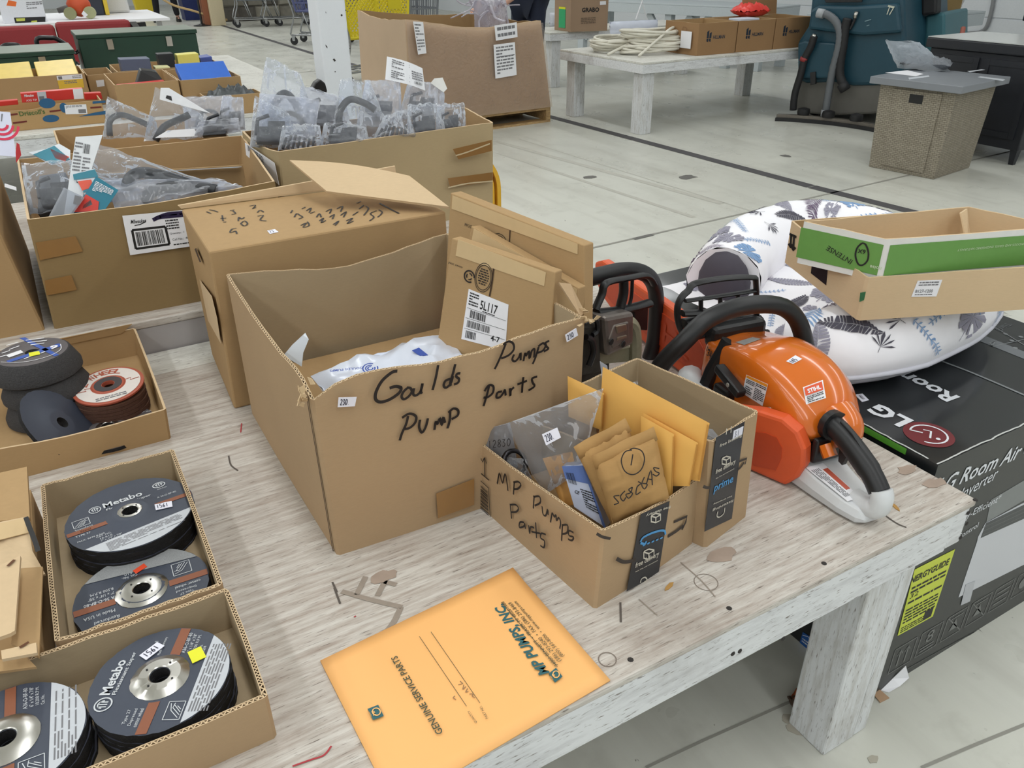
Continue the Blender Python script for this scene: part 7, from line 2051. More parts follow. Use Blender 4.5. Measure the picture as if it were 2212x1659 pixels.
# -- shopping carts
CHR=plain('cart_chrome',(168,170,172),.25,.9);CARTG=plain('cart_grey_plastic',(120,124,130),.5);WHB=plain('wheel_black',(38,38,40),.7)
def lattice(mb,a,u,v,n,m,w=.012,d=.008):
 """diagonal slats both ways inside a parallelogram panel"""
 nn=u.cross(v).normalized()*d
 tot=n+m
 for k in range(1,tot):
  for s in(0,1):
   pts=[]
   t0,t1=max(0,(k-m)/n),min(1,k/n)
   p0=(t0,(k-t0*n)/m);p1=(t1,(k-t1*n)/m)
   if s:p0,p1=(1-p0[0],p0[1]),(1-p1[0],p1[1])
   A_,B_=a+u*p0[0]+v*p0[1],a+u*p1[0]+v*p1[1]
   if(B_-A_).length<.02:continue
   mb.beam(A_+nn*s*.5,B_+nn*s*.5,w,d,nn)
def cart(label,M,bask,lat=True,group=None,name='shopping_cart'):
 t=thing(name,label,'shopping cart',M.translation,group)
 ROOTM[t.name]=M;t.matrix_world=M
 T=lambda x,y,z:M@V(x,y,z)
 D=lambda x,y,z:M.to_3x3()@V(x,y,z)
 x0,x1,yw,z0,z1=.05,.95,.28,.50,.98
 c=[T(x0+.08,-yw+.06,z0),T(x1,-yw+.03,z0),T(x1,yw-.03,z0),T(x0+.08,yw-.06,z0),T(x0,-yw,z1),T(x1+.03,-yw,z1),T(x1+.03,yw,z1),T(x0,yw,z1)]
 for a,b in((0,1),(1,2),(2,3),(3,0)):
  mb=MB()
  if lat:lattice(mb,c[a],c[b]-c[a],c[a+4]-c[a],16 if(c[b]-c[a]).length>.6 else 9,9)
  else:
   n_=int((c[b]-c[a]).length/.055)
   for k in range(n_+1):mb.beam(lerp(c[a],c[b],k/n_),lerp(c[a+4],c[b+4],k/n_),.014,.008)
   for k in range(5):mb.beam(lerp(c[a],c[a+4],k/4),lerp(c[b],c[b+4],k/4),.008,.02)
  stuff(mb.build('basket_lattice',bask,t))
 mb=MB();mb.hexa([c[0]-D(0,0,.02),c[1]-D(0,0,.02),c[2]-D(0,0,.02),c[3]-D(0,0,.02),c[0],c[1],c[2],c[3]]);mb.build('basket_floor',bask,t)
 for z_ in(0,4):
  mb=MB();mb.tube([c[z_],c[z_+1],c[z_+2],c[z_+3],c[z_]],.016,8);mb.build('basket_rim',bask,t)
 mb=MB()
 for k in(0,1,2,3):mb.beam(c[k],c[k+4],.03,.03)
 mb.beam(lerp(c[0],c[1],.45),lerp(c[4],c[5],.45),.05,.02);mb.build('corner_post',bask,t)
 mb=MB();mb.slab([lerp(c[0],c[4],.55)+(c[1]-c[0])*.7-D(0,.012,0),lerp(c[0],c[4],.55)+(c[1]-c[0])*.92-D(0,.012,0),lerp(c[0],c[4],.85)+(c[1]-c[0])*.92-D(0,.012,0),lerp(c[0],c[4],.85)+(c[1]-c[0])*.7-D(0,.012,0)],D(0,-1,0),.006);mb.build('name_plate',bask,t)
 for sd in(-1,1):
  mb=MB();mb.tube(smooth_path([T(.0,sd*.27,1.02),T(.02,sd*.27,.75),T(.10,sd*.26,.45),T(.02,sd*.25,.2),T(.10,sd*.25,.15),T(.95,sd*.19,.15)],3),.013,8);mb.build('frame_tube',CHR,t,sm=True)
  mb=MB();mb.tube([T(.75,sd*.2,.15),T(.62,sd*.24,.49)],.011,8);mb.tube([T(.35,sd*.23,.15),T(.25,sd*.25,.49)],.011,8);mb.build('strut',CHR,t,sm=True)
 mb=MB();mb.tube([T(0,-.27,1.02),T(0,.27,1.02)],.016,8);mb.build('push_handle',bask,t)
 mb=MB()
 for k in range(8):mb.beam(T(.12+k*.11,-.22,.155),T(.12+k*.11,.22,.155),.008,.008)
 for y in(-.1,.0,.1):mb.beam(T(.1,y,.162),T(.93,y,.162),.008,.008)
 mb.build('bottom_rack',CHR,t)
 for x,y in((.05,-.24),(.05,.24),(.88,-.17),(.88,.17)):
  mb=MB();mb.lathe([(.0,-.014),(.058,-.014),(.062,-.008),(.062,.008),(.058,.014),(0,.014)],T(x,y,.063),16,D(0,1,0));w_=mb.build('wheel',WHB,t,sm=.6)
  mb=MB();mb.hexa([T(x-.02,y-.022,.06),T(x+.02,y-.022,.06),T(x+.02,y+.022,.06),T(x-.02,y+.022,.06),T(x-.03,y-.022,.148),T(x+.03,y-.022,.148),T(x+.03,y+.022,.148),T(x-.03,y+.022,.148)]);mb.build('caster_fork',CHR,w_)
 return t
YCART=plain('cart_yellow',(226,208,40),.45)
yb0=at(752,84,.5);yb1=at(912,68,.5)
ya=math.atan2(yb1 .y-yb0 .y,yb1 .x-yb0 .x)
cart('yellow plastic shopping cart behind the white column',Matrix.Translation((yb0 .x-.1+.2*math.sin(-ya),yb0 .y+.2,0))@Matrix.Rotation(ya,4,'Z'),YCART)
g_=at(512,60,0)
cart('grey shopping cart by the stone wall, first of the far row',trans(g_.x+.0,g_.y+.2,0,math.radians(-8)),CARTG,False)
cart('grey shopping cart nested behind the first of the far row',trans(g_.x+.55,g_.y+.12,0,math.radians(-8)),CARTG,False)
g_=at(640,96,0)
cart('shopping cart with slate blue basket just left of the white column',trans(g_.x+.05,g_.y+.15,0,math.radians(-35)),plain('cart_slate_blue',(92,98,140),.5),False)
g_=at(868,128,0)
cart('grey shopping cart seen under the yellow basket',trans(g_.x-.3,g_.y+.3,0,math.radians(10)),CARTG,False)
# -- far end: stone wall, post, bucket, bin, stanchion
STONE=[plain('stone_%d'%i,c,.9,grain=.25,scale=12,bump=.5)for i,c in enumerate(((132,128,118),(112,108,100),(150,146,134),(98,94,88)))]
sw0=at(490,50,0);
sw=struct(MB().box((sw0 .x,sw0 .y+.35,0),(sw0 .x+3.2,sw0 .y+.6,2.4)).build('wall_stone',plain('mortar',(104,100,94),.95)))
r_=random.Random(9);z=.01
while z<1.5:
 h=r_.uniform(.2,.36);x=sw0 .x+.02
 while x<sw0 .x+3.1:
  w=min(r_.uniform(.25,.6),sw0 .x+3.18-x)
  y=sw0 .y+.35
  a=r_.uniform(.02,.05)
  mb=MB();j=lambda:r_.uniform(-.02,.02)
  bot_=[V(x,y,z),V(x+w,y,z),V(x+w,y,z+h),V(x,y,z+h)]
  ins_=[V(x+.04+j(),y-a,z+.03+j()),V(x+w-.04+j(),y-a,z+.03+j()),V(x+w-.05+j(),y-a*1.1,z+h-.04+j()),V(x+.05+j(),y-a,z+h-.04+j())]
  mb.add(bot_+ins_,[(4,5,6,7),(0,1,5,4),(1,2,6,5),(2,3,7,6),(3,0,4,7)])
  mb.build('stone',r_.choice(STONE),sw)
  x+=w+.012
 z+=h+.012
wp=at(470,55,0)
mb=MB();mb.box((wp.x-.12,wp.y-.1,0),(wp.x+.16,wp.y+.2,3.0));struct(mb.build('trim_1',plain('cream_post',(206,192,160),.6),bevel=.01))
mb=MB();mb.box((wp.x-.24,wp.y+.02,0),(wp.x-.121,wp.y+.3,3.0));struct(mb.build('trim_2',plain('brown_post',(142,86,58),.6),bevel=.01))
YB=plain('mop_bucket_yellow',(222,196,44),.4)
m0=at(316,40,0)
MBK=thing('mop_bucket','yellow mop bucket on casters far off on the left','bucket',m0)
mb=MB();mb.loft([[m0+V(x*s,y*s*.8,z)for x,y in((-.19,-.16),(.19,-.16),(.21,0),(.19,.16),(-.19,.16),(-.21,0))]for z,s in((.07,.8),(.08,.86),(.3,.98),(.55,1.12),(.56,1.18),(.58,1.18))],True);mb.build('tub',YB,MBK,bevel=.01)
for x,y in((-.16,-.1),(.16,-.1),(-.16,.1),(.16,.1)):
 mb=MB();mb.lathe([(0,-.015),(.035,-.015),(.035,.015),(0,.015)],m0+V(x,y,.036),12,(1,.2,0));mb.build('caster',WHB,MBK,sm=.6)
mb=MB();mb.hexa([m0+V(x,y,z)for z,s in((.581,1),(.82,1.1))for x,y in((-.15*s,-.12),(.15*s,-.12),(.15*s,.1),(-.15*s,.1))]);mb.build('wringer',YB,MBK,bevel=.01)
mb=MB();mb.tube([m0+V(0,.1,.6),m0+V(.1,.3,1.4)],.014,8);mb.build('handle',plain('grey_handle',(150,150,150),.4),MBK)
bb=at(422,42,0)
BN=thing('bin','dark blue square bin beyond the black rope stand','bin',bb)
mb=MB();mb.loft([[bb+V(x*s,y*s,z)for x,y in((-.28,-.26),(.28,-.26),(.28,.26),(-.28,.26))]for z,s in((0.0,.86),(.85,1.0),(.86,1.06),(.93,1.06))],True);mb.build('body',plain('bin_navy',(34,48,104),.5),BN,bevel=.02)
mb=MB();mb.box((bb.x-.25,bb.y-.23,.931),(bb.x+.25,bb.y+.23,.96));mb.build('lid',plain('bin_navy',(34,48,104),.5),BN)
ss=at(437,56,0)
ST=thing('rope_stand','black rope stand with a tan rope, beside the stone wall','stand',ss)
mb=MB();mb.lathe([(0,0),(.17,0),(.17,.012),(.06,.03),(.022,.05),(.022,.95),(.035,.96),(.03,1.0),(0,1.0)],ss,20);mb.build('post',plain('stand_black',(26,26,28),.45),ST,sm=.6)
mb=MB();P=[ss+V(-.9,.4,.75),ss+V(-.5,.25,.42),ss+V(-.1,.03,.28),ss+V(.35,-.05,.12),ss+V(.5,-.1,.1)];mb.tube(smooth_path(P,5),.022,8);mb.build('rope',plain('tan_rope',(186,158,112),.8,grain=.2,scale=90),ST,sm=True)
# -- small cartons on the low tables
def gen_carton(label,P,h,mats=(CB,CBG),seed=1,group=None,name='carton',filler=None,t=.006):
 """open carton from three bottom corners (left, near, right) on a table; the fourth follows."""
 a,b,c=[Vector(p)for p in P]
 d=a+(c-b)
 o_=thing(name,label,'carton',b,group)
 carton(o_,[a,b,c,d],[p+V(0,0,h)for p in(a,b,c,d)],t,mats,0,4,.002,None,.002,seed,3)
 return o_,a,b,c,d
gp=[at(1216,62,.567),at(1232,69,.567),at(1312,66,.567)]
gp[0]=gp[1]+V(-.0,.32,0)
GR,a,b,c,d=gen_carton('small brown carton with black lettering and a bright green strip',gp,.34,(cardboard('grab_card',(166,140,116)),CBD),61)
gf_=face3(b,c,b+V(0,0,1));gs_=face3(a,b,b+V(0,0,1));gf_.o+=gf_.n*.004;gs_.o+=gs_.n*.004
mb=MB();text(mb,gf_,'GRABO',(1257,26),(1294,25),None,bold=.03);mb.build('lettering',BLACKP,GR)
q=fquad(gf_,((1255,52),(1290,50),(1290,36),(1255,38)));mb=MB();q.lines(mb,0,.9,0,1,4,5);mb.build('fine_print',plain('brown_print',(110,92,76),.6),GR)
mb=MB();patch(mb,gf_,((1296,11),(1309,10),(1309,2),(1296,3)));mb.build('label',WHITEP,GR)
ga,gbt=lerp(b,a,.35),lerp(b,a,.75)
mb=MB();mb.slab([lerp(b,a,.3)+gs_.n*.004+V(0,0,.03),lerp(b,a,.7)+gs_.n*.004+V(0,0,.03),lerp(b,a,.7)+gs_.n*.004+V(0,0,.23),lerp(b,a,.3)+gs_.n*.004+V(0,0,.23)],gs_.n,.001);mb.build('green_strip',plain('bright_green_strip',(44,170,110),.5),GR)
mb=MB();mb.slab([lerp(b,a,.3)+gs_.n*.0055+V(0,0,.215),lerp(b,a,.7)+gs_.n*.0055+V(0,0,.215),lerp(b,a,.7)+gs_.n*.0055+V(0,0,.235),lerp(b,a,.3)+gs_.n*.0055+V(0,0,.235)],gs_.n,.001);mb.build('yellow_strip',YEL,GR)
mb=MB();pillow(mb,at(1206,55,.566)+V(0,.05,.06),(1,.2,0),(0,.1,1),(-.3,1,0),.10,.075,.03,5);tag(mb.build('white_bag',plain('white_bag_cloth',(222,226,236),.6),sm=True),'crumpled white bag left of the carton with the green strip','bag')
hl=[at(1503,121,.567),at(1584,117,.567),at(1664,110,.567),at(1745,100,.567)]
HD=(hl[3]-hl[0]).normalized();HD.z=0
HV=V(-HD.y,HD.x,0)
HIL=('first of three matching cartons with a blue-black logo, next to the white cable coils','middle of three matching logo cartons on the low white table','third matching logo carton, with raised back flap, beside the floor scrubber')
hw=(hl[3]-hl[0]).dot(HD)/3
HCARD=cardboard('logo_card',(158,124,88))
for i in range(3):
 b=hl[0]+HD*(hw*i+.004);c=hl[0]+HD*(hw*(i+1)-.006);a=b+HV*.42
 o_,a,b,c,d=gen_carton(HIL[i],(a,b,c),.245,(HCARD,CBD),62+i,'three matching logo cartons')
 f_=Face(b-HV*.004,HV);n_=f_.n
 w=(c-b).length
 mb=MB()
 x=b+HD*w*.22+V(0,0,.13)+n_*.001
 for k,hh in((0,.06),(.028,.045)):mb.slab([x+HD*k,x+HD*(k+.022),x+HD*(k+.022)+V(0,0,hh),x+HD*k+V(0,0,hh*.8)],n_,.001)
 for k in(0,.026):mb.slab([x+HD*k-V(0,0,.024),x+HD*(k+.02)-V(0,0,.03),x+HD*(k+.02)-V(0,0,.004),x+HD*k-V(0,0,.004)],n_,.001)
 text3(mb,'HILLMAN',x+HD*.07-V(0,0,.01),x+HD*.20-V(0,0,.01),n_,.028,.001,.03)
 mb.build('logo',plain('blue_black_print',(34,46,60),.55),o_)
 mb=MB()
 if i==0:strokes(mb,face3(a,b,b+V(0,0,1)),[[(1476,58),(1483,60),(1483,68),(1476,68),(1476,58)]],.004,.003);mb.build('stamp',plain('brown_stamp',(130,92,62),.6),o_)
 if i==2:
  mb.slab([d+V(0,0,.245),a+V(0,0,.245),a+V(0,0,.40)+HV*.02,d+V(0,0,.40)+HV*.02],HV,.005)
  mb.build('flap',HCARD,o_)
mb=MB();c=hl[0]+HD*hw*1.5+HV*.2;mb.obox(c+V(-.1,-.1,.19),HD*.22,HV*.15,V(0,0,.06));tag(mb.build('white_parcel',plain('blue_white_parcel',(206,214,228),.5),bevel=.006),'white parcel showing above the middle logo carton','parcel')
mb=MB();pillow(mb,hl[0]+HD*hw*2.0+HV*.32+V(0,0,.29),HD,HV,(0,0,1),.15,.1,.05,3);tag(mb.build('red_bag',plain('bright_red_plastic',(232,66,58),.35),sm=True),'bright red plastic bag on top of the logo cartons','bag')
mb=MB();b=hl[0];mb.obox(b-HD*.012+HV*.06+V(0,0,.05),HV*.13,HD*-.002,V(0,0,.13));tag(mb.build('paper_slip',WHITEP),'white paper slip hanging at the end of the first logo carton','paper')
CABLE=plain('white_cable',(224,220,206),.45,grain=.06,scale=20)
def coil(label,c,rx,ry,n,seed,h,r=.011):
 t=thing('cable_coil',label,'cable',c)
 rr=random.Random(seed)
 P=[]
 for i in range(n*16):
  a=i*2*math.pi/16
  k=1+rr.uniform(-.05,.05)+.12*math.sin(i*.37+seed)
  P.append(c+V(rx*k*math.cos(a),ry*k*math.sin(a),r+h*(i/(n*16))+.012*math.sin(i*.7)+.01))
 mb=MB();mb.tube(smooth_path(P,2),r,6);mb.build('cable',CABLE,t,sm=True)
 P=[c+V(rx*.9,0,h+.02),c+V(rx*.2,-ry*.8,h+.035),c+V(-rx*.6,-ry*1.1,h*.5+.02),c+V(-rx*1.2,-ry*1.2,.012)]
 mb=MB();mb.tube(smooth_path(P,5),r,6);mb.build('cable_end',CABLE,t,sm=True)
 return t
cc=at(1372,112,.567)
coil('flatter white cable coil at the left on the low white table',cc+V(-.02,.12,0),.30,.20,12,1,.09)
cc2=at(1432,116,.567)
coil('taller white cable coil next to the first logo carton',cc2+V(-.02,.12,0),.27,.19,18,5,.16)
BP_=thing('blue_package','blue and white plastic package behind the cable coils','package',at(1390,84,.567))
mb=MB();pillow(mb,at(1395,92,.567)+V(.05,.25,.088),(1,-.1,0),(0,.15,1),(.1,1,0),.27,.085,.05,6);mb.build('wrap',plain('package_white',(206,212,226),.3,grain=.1,scale=12),BP_,sm=True)
pfb=Face(at(1395,92,.567)+V(.05,.19,.12),(.1,1,.0))
mb=MB();patch(mb,pfb,((1352,82),(1400,78),(1402,66),(1354,64)));patch(mb,pfb,((1410,76),(1428,74),(1430,66),(1410,66)));mb.build('blue_print',plain('package_blue',(44,72,168),.4),BP_)
mb=MB();p=at(1398,80,.567)+V(0,.1,.18)
mb.beam(p+V(-.08,0,-.02),p+V(.05,.02,.26),.012,.004);mb.beam(p+V(.06,0,-.02),p+V(-.03,.02,.20),.012,.004);tag(mb.build('cable_tie',plain('white_strap',(236,236,240),.4)),'white strap ends sticking up above the cable coils','strap')
# -- floor scrubber
TEALM=plain('scrubber_teal',(28,70,86),.42,grain=.1,scale=8);TEALL=plain('scrubber_teal_light',(62,112,122),.45,grain=.06,scale=8)
TANK=plain('scrubber_grey',(108,106,100),.6,grain=.15,scale=12);RUB=plain('scrubber_black',(34,34,36),.6,grain=.2,scale=40);HOSEG=plain('hose_grey',(104,108,112),.5)
q0,q1=at(1682,262,0),at(1884,287,0)
su=(q1-q0).normalized();sv=V(-su.y,su.x,0)
if sv.dot(q0)<0:sv=-sv
FS=thing('floor_scrubber','large teal ride-on floor scrubber with grey hoses','floor scrubber',q0+su*.45+sv*.6)
mb=MB();mb.loft([[q0+su*(.45+x)+sv*(.02+.10*(abs(x)/.45)**2*-1+.1)+V(0,0,z)for z in(.015,.055)]+[q0+su*(.45+x)+sv*(.07+.1-.10*(abs(x)/.45)**2)+V(0,0,z)for z in(.055,.015)]for x in[(-.48+k*.096)for k in range(11)]],True);mb.build('squeegee',plain('squeegee_metal',(128,122,114),.45,.6,grain=.25,scale=30),FS)
mb=MB();mb.loft([[q0+su*(.45+x)+sv*(.0+.1-.10*(abs(x)/.45)**2)+V(0,0,z)for z in(.0,.03)]+[q0+su*(.45+x)+sv*(.015+.1-.10*(abs(x)/.45)**2)+V(0,0,z)for z in(.03,.0)]for x in[(-.48+k*.096)for k in range(11)]],True);mb.build('squeegee_rubber',RUB,FS)
for x in(.16,.38,.62):
 mb=MB();mb.lathe([(0,0),(.05,0),(.055,.02),(.05,.05),(.02,.06),(0,.06)],q0+su*x+sv*.13+V(0,0,.056),12);mb.build('knob',RUB,FS,sm=.7)
Tf=Face(q0+sv*.26,sv)
def th_(px,py,d=0):return Tf.hit(px,py)+sv*d
def prism(root,name,mat,pts,d0,d1,bev=.02,taper=0):
 P=[th_(*k)for k in pts]
 c=sum(P,Vector())/len(P)
 mb=MB();mb.loft([[p+sv*d0 for p in P],[c+(p-c)*(1-taper)+sv*d1 for p in P]],True);return mb.build(name,mat,root,bevel=bev)
prism(FS,'lower_body',TANK,((1720,168),(1716,240),(1730,246),(1800,250),(1880,248),(1950,238),(1953,168)),.03,1.1,.02)
prism(FS,'rear_tank',TEALM,((1760,-90),(1752,0),(1746,55),(1722,92),(1722,172),(1740,180),(1800,178),(1842,186),(1948,184),(1956,80),(1953,0),(1950,-90)),.0,1.25,.03)
prism(FS,'tank_ledge',TEALM,((1728,92),(1742,88),(1810,92),(1812,168),(1728,168)),-.05,.01,.015)
prism(FS,'upper_shell',TEALM,((1750,62),(1757,20),(1775,10),(1850,12),(1945,6),(1952,70),(1870,76),(1810,70)),-.06,.01,.025)
prism(FS,'side_tank',TEALL,((1955,42),(1998,36),(1999,150),(1950,158)),.55,1.3,.02)
prism(FS,'seat_back',RUB,((1952,-80),(1990,-80),(1987,38),(1953,42)),.45,.6,.02)
prism(FS,'dark_recess',RUB,((1786,-4),(1870,-6),(1868,4),(1790,5)),-.07,-.05,.005)
def hose(name,pts,r,mat,d=-.08,ribs=0):
 P=smooth_path([th_(x,y,d if not isinstance(d,list)else d[min(i,len(d)-1)])for i,(x,y)in enumerate(pts)],6)
 R=[r*(1+.08*(i%2))for i in range(len(P))]if ribs else r
 mb=MB();mb.tube(P,R,10);return mb.build(name,mat,FS,sm=True)
hose('vacuum_hose',((1778,27),(1796,30),(1815,45),(1824,70),(1820,105),(1808,150),(1800,195),(1793,238),(1790,250)),.030,HOSEG,-.10,1)
hose('hose_end',((1776,26),(1790,29)),.037,plain('hose_cuff',(168,172,176),.5),-.10);hose('hose_end',((1793,234),(1790,252)),.036,plain('hose_cuff',(168,172,176),.5),-.10)
hose('drain_hose',((1840,38),(1834,60),(1830,95),(1824,130),(1823,160),(1830,180)),.034,RUB,-.09,1);hose('hose_cap',((1828,178),(1836,192)),.044,RUB,-.10)
hose('side_hose',((1768,76),(1760,100),(1747,125),(1738,160),(1726,200),(1722,235)),.030,RUB,-.09);hose('red_collar',((1747,122),(1744,130)),.034,plain('dull_red',(150,52,52),.5),-.09);hose('hose_end',((1769,72),(1766,84)),.018,STEEL,-.09)
hose('strap',((1860,24),(1852,45),(1843,62)),.012,RUB,-.08);hose('strap_clip',((1859,24),(1855,38)),.016,STEEL,-.09)
prism(FS,'outlet_plug',RUB,((1756,155),(1768,153),(1768,180),(1757,182)),-.07,-.04,.004)
for px in(1742,1890):
 c=th_(px,243,.2);c.z=.06
 mb=MB();mb.lathe([(0,-.03),(.055,-.03),(.06,0),(.055,.03),(0,.03)],c,16,su);mb.build('wheel',RUB,FS,sm=.6)
T7f=Face(th_(1920,20,-.066),sv)
mb=MB();text(mb,T7f,'T7',(1912,31),(1926,34),(1914,10),bold=.03);mb.build('lettering',plain('badge_cream',(206,208,190),.5),FS)
mb=MB();strokes(mb,T7f,[[(1868,46),(1882,42)],[(1872,56),(1878,54)]],.006,.001);mb.build('scrape',plain('pale_scrape',(130,158,166),.6),FS)
# -- wicker fire table
def wicker():
 m,nt,bs,N,L=node_mat('taupe_wicker')
 bs.inputs['Roughness'].default_value=.7
 tc=N('ShaderNodeTexCoord');mp_=N('ShaderNodeMapping');mp_.inputs['Scale'].default_value=(40,40,40)
 sx=N('ShaderNodeSeparateXYZ');L(tc.outputs['Object'],sx.inputs[0])
 ad=N('ShaderNodeMath');L(sx.outputs[0],ad.inputs[0]);L(sx.outputs[1],ad.inputs[1])
 cb=N('ShaderNodeCombineXYZ');L(ad.outputs[0],cb.inputs[0]);L(sx.outputs[2],cb.inputs[1])
 br=N('ShaderNodeTexBrick');br.inputs['Scale'].default_value=28;br.inputs['Mortar Size'].default_value=.03;br.inputs['Brick Width'].default_value=.7;br.inputs['Row Height'].default_value=.33
 br.inputs['Color1'].default_value=srgb(156,148,132);br.inputs['Color2'].default_value=srgb(142,134,118);br.inputs['Mortar'].default_value=srgb(98,90,78)
 L(cb.outputs[0],br.inputs['Vector']);L(br.outputs['Color'],bs.inputs['Base Color'])
 bp=N('ShaderNodeBump');bp.inputs['Strength'].default_value=.5;bp.inputs['Distance'].default_value=.004;bp.invert=True
 L(br.outputs['Fac'],bp.inputs['Height']);L(bp.outputs['Normal'],bs.inputs['Normal'])
 return m
WICK=wicker()
f0_,f1_,f2_=at(1876,360,0),at(2016,388,0),at(2112,364,0)
e1,e2=(f0_-f1_),(f2_-f1_)
e2=(e2-e1*(e2 .dot(e1)/e1 .dot(e1)))
e2=e2 .normalized()*.50
FP=thing('fire_table','square taupe wicker fire table with grey top','table',f1_+(e1+e2)*.5)
B=[f1_,f1_+e2,f1_+e2+e1,f1_+e1]
cB=sum(B,Vector())/4
TP=[cB+(p-cB)*1.10+V(0,0,.55)for p in B]
mb=MB();mb.hexa(B+TP);mb.build('body',WICK,FP,bevel=.006)
ff_=face3(B[0],B[3],TP[0]);n_=ff_.n
mb=MB();mb.slab([lerp(lerp(B[3],B[0],u),lerp(TP[3],TP[0],u),v)+n_*.0 for u,v in((.2,.06),(.84,.05),(.84,.97),(.2,.97))],n_,.008);dr=mb.build('door',WICK,FP,bevel=.002)
mb=MB();mb.slab([lerp(lerp(B[3],B[0],u),lerp(TP[3],TP[0],u),v)+n_*.0085 for u,v in((.43,.83),(.61,.83),(.61,.93),(.43,.93))],n_,.001);mb.build('hand_hole',BLACKP,dr)
GTOP=plain('grey_stone_top',(132,136,142),.35,grain=.06,scale=9)
TT=[cB+(p-cB)*1.32+V(0,0,.552)for p in B]
mb=MB();mb.hexa(TT+[p+V(0,0,.045)for p in TT]);mb.build('top',GTOP,FP,bevel=.004)
TZ1=.5975
tpf=Face((0,0,TZ1),(0,0,1))
CLT=plain('clear_tape_white',(214,218,224),.3)
mb=MB();patch(mb,tpf,((1964,172),(2008,166),(2006,163),(1962,168)));patch(mb,tpf,((2112,167),(2166,175),(2172,172),(2118,165)));patch(mb,tpf,((2095,156),(2128,151),(2120,150),(2090,154)));mb.build('tape',CLT,FP)
mb=MB();patch(mb,tpf,((1912,157),(1978,165),(1995,160),(1960,152)));tag(mb.build('paper',WHITEP),'white paper under the clear bag on the fire table','paper')
GB2=thing('gravel_bag','clear bag of grey fire glass on the fire table','bag',at(1990,155,TZ1))
bc2=at(1994,150,TZ1)
mb=MB();pillow(mb,bc2+V(.02,.0,.035),(.5,-.86,0),(.86,.5,.0),(0,0,1),.16,.09,.035,7,crease=.3);mb.build('gravel',plain('grey_gravel',(120,124,130),.6,grain=.5,scale=140,bump=.8),GB2,sm=True)
mb=MB()
def gbag(u,v):
 a=2*math.pi*u
 rx,ry=.17*(1-.35*v),.10*(1-.8*v)
 c=bc2+V(-.04*v,.06*v,.005+.17*v)+V(.5,-.86,0)*(-.10*v)
 return c+V(.5,-.86,0)*rx*math.cos(a)+V(.86,.5,0)*ry*math.sin(a)+V(0,0,.02*noise.noise(Vector((u*8,v*5,2))))
mb.grid(gbag,28,12,wrap=True);mb.build('film',film('gravel_bag_film',(230,236,242),.3,.1,.8,20),GB2,sm=True)
# -- black cabinet
CABB=plain('cabinet_black',(36,38,44),.45,grain=.06);CABT=plain('cabinet_top',(206,208,206),.25)
KX,KY0,KY1,KZ=5.82,3.09,3.92,.775
KB=thing('cabinet','black panelled cabinet with pale top behind the fire table','cabinet',(6.1,3.5,0))
mb=MB();mb.box((KX,KY0,.10),(KX+.6,KY1,KZ-.075));mb.build('body',CABB,KB,bevel=.006)
mb=MB();mb.box((KX-.03,KY0-.03,KZ-.0735),(KX+.63,KY1+.03,KZ-.006));mb.build('moulding',CABB,KB,bevel=.01)
mb=MB();mb.box((KX-.025,KY0-.025,KZ-.0055),(KX+.625,KY1+.025,KZ));mb.build('top',CABT,KB)
for k in range(2):
 y=KY0+.05+k*.385
 mb=MB();mb.box((KX-.006,y,.17),(KX-.0005,y+.345,KZ-.11));d_=mb.build('door',CABB,KB)
 mb=MB()
 for lo,hi in(((KX-.012,y,.17),(KX-.0065,y+.04,KZ-.11)),((KX-.012,y+.305,.17),(KX-.0065,y+.345,KZ-.11)),((KX-.012,y+.041,.17),(KX-.0065,y+.304,.21)),((KX-.012,y+.041,KZ-.15),(KX-.0065,y+.304,KZ-.11))):mb.box(lo,hi)
 mb.build('door_frame',CABB,d_)
for x,y in((KX+.01,KY0+.01),(KX+.54,KY0+.01),(KX+.01,KY1-.06),(KX+.54,KY1-.06)):
 mb=MB();mb.hexa([V(x+.008,y+.008,0),V(x+.04,y+.008,0),V(x+.04,y+.04,0),V(x+.008,y+.04,0),V(x,y,.099),V(x+.05,y,.099),V(x+.05,y+.05,.099),V(x,y+.05,.099)]);mb.build('foot',CABB,KB)
kp=at(2212,46,KZ)
mb=MB();mb.obox(V(kp.x+.02,kp.y-.42,KZ+.001),V(.06,0,0),V(0,.45,0),V(0,0,.5));tag(mb.build('monitor',plain('dark_panel',(30,34,44),.4),bevel=.006),'dark upright monitor standing on the black cabinet','monitor')
rz=.7805
bx=[at(1992,30,rz),at(2030,27,rz)]
a=at(1985,30,rz);b=at(2030,28,rz);
RB,*_q=gen_carton('brown carton with a yellow sticker on the table by the right wall',(a+V(0,.3,0),a,b),.3,(cardboard('tan_card',(190,150,92)),CBD),71)
ff2=face3(a,b,a+V(0,0,1));ff2 .o+=ff2 .n*.004
mb=MB();patch(mb,ff2,((2006,8),(2026,4),(2026,-10),(2008,-10)));mb.build('yellow_label',YEL,RB)
mb=MB();patch(mb,ff2,((2009,26),(2027,23),(2029,6),(2013,8)));mb.build('label',WHITEP,RB)
a=at(2034,27,rz);b=at(2074,25,rz)
gen_carton('olive brown carton beside the yellow-stickered one by the right wall',(a+V(0,.3,0),a,b),.3,(cardboard('olive_card',(150,126,84)),CBD),72)
mb=MB();c=at(2098,20,rz)+V(0,.25,.12);pillow(mb,c,(1,-.3,0),(0,0,1),(.3,1,0),.16,.115,.07,9,crease=.4);tag(mb.build('white_sack',plain('sack_white',(222,218,214),.7,grain=.06,scale=15),sm=True),'crumpled white sack at the end of the table by the right wall','sack')
pt0,pt1=at(2085,60,.6),at(2094,0,.75)
pp=at(2080,78,.5)
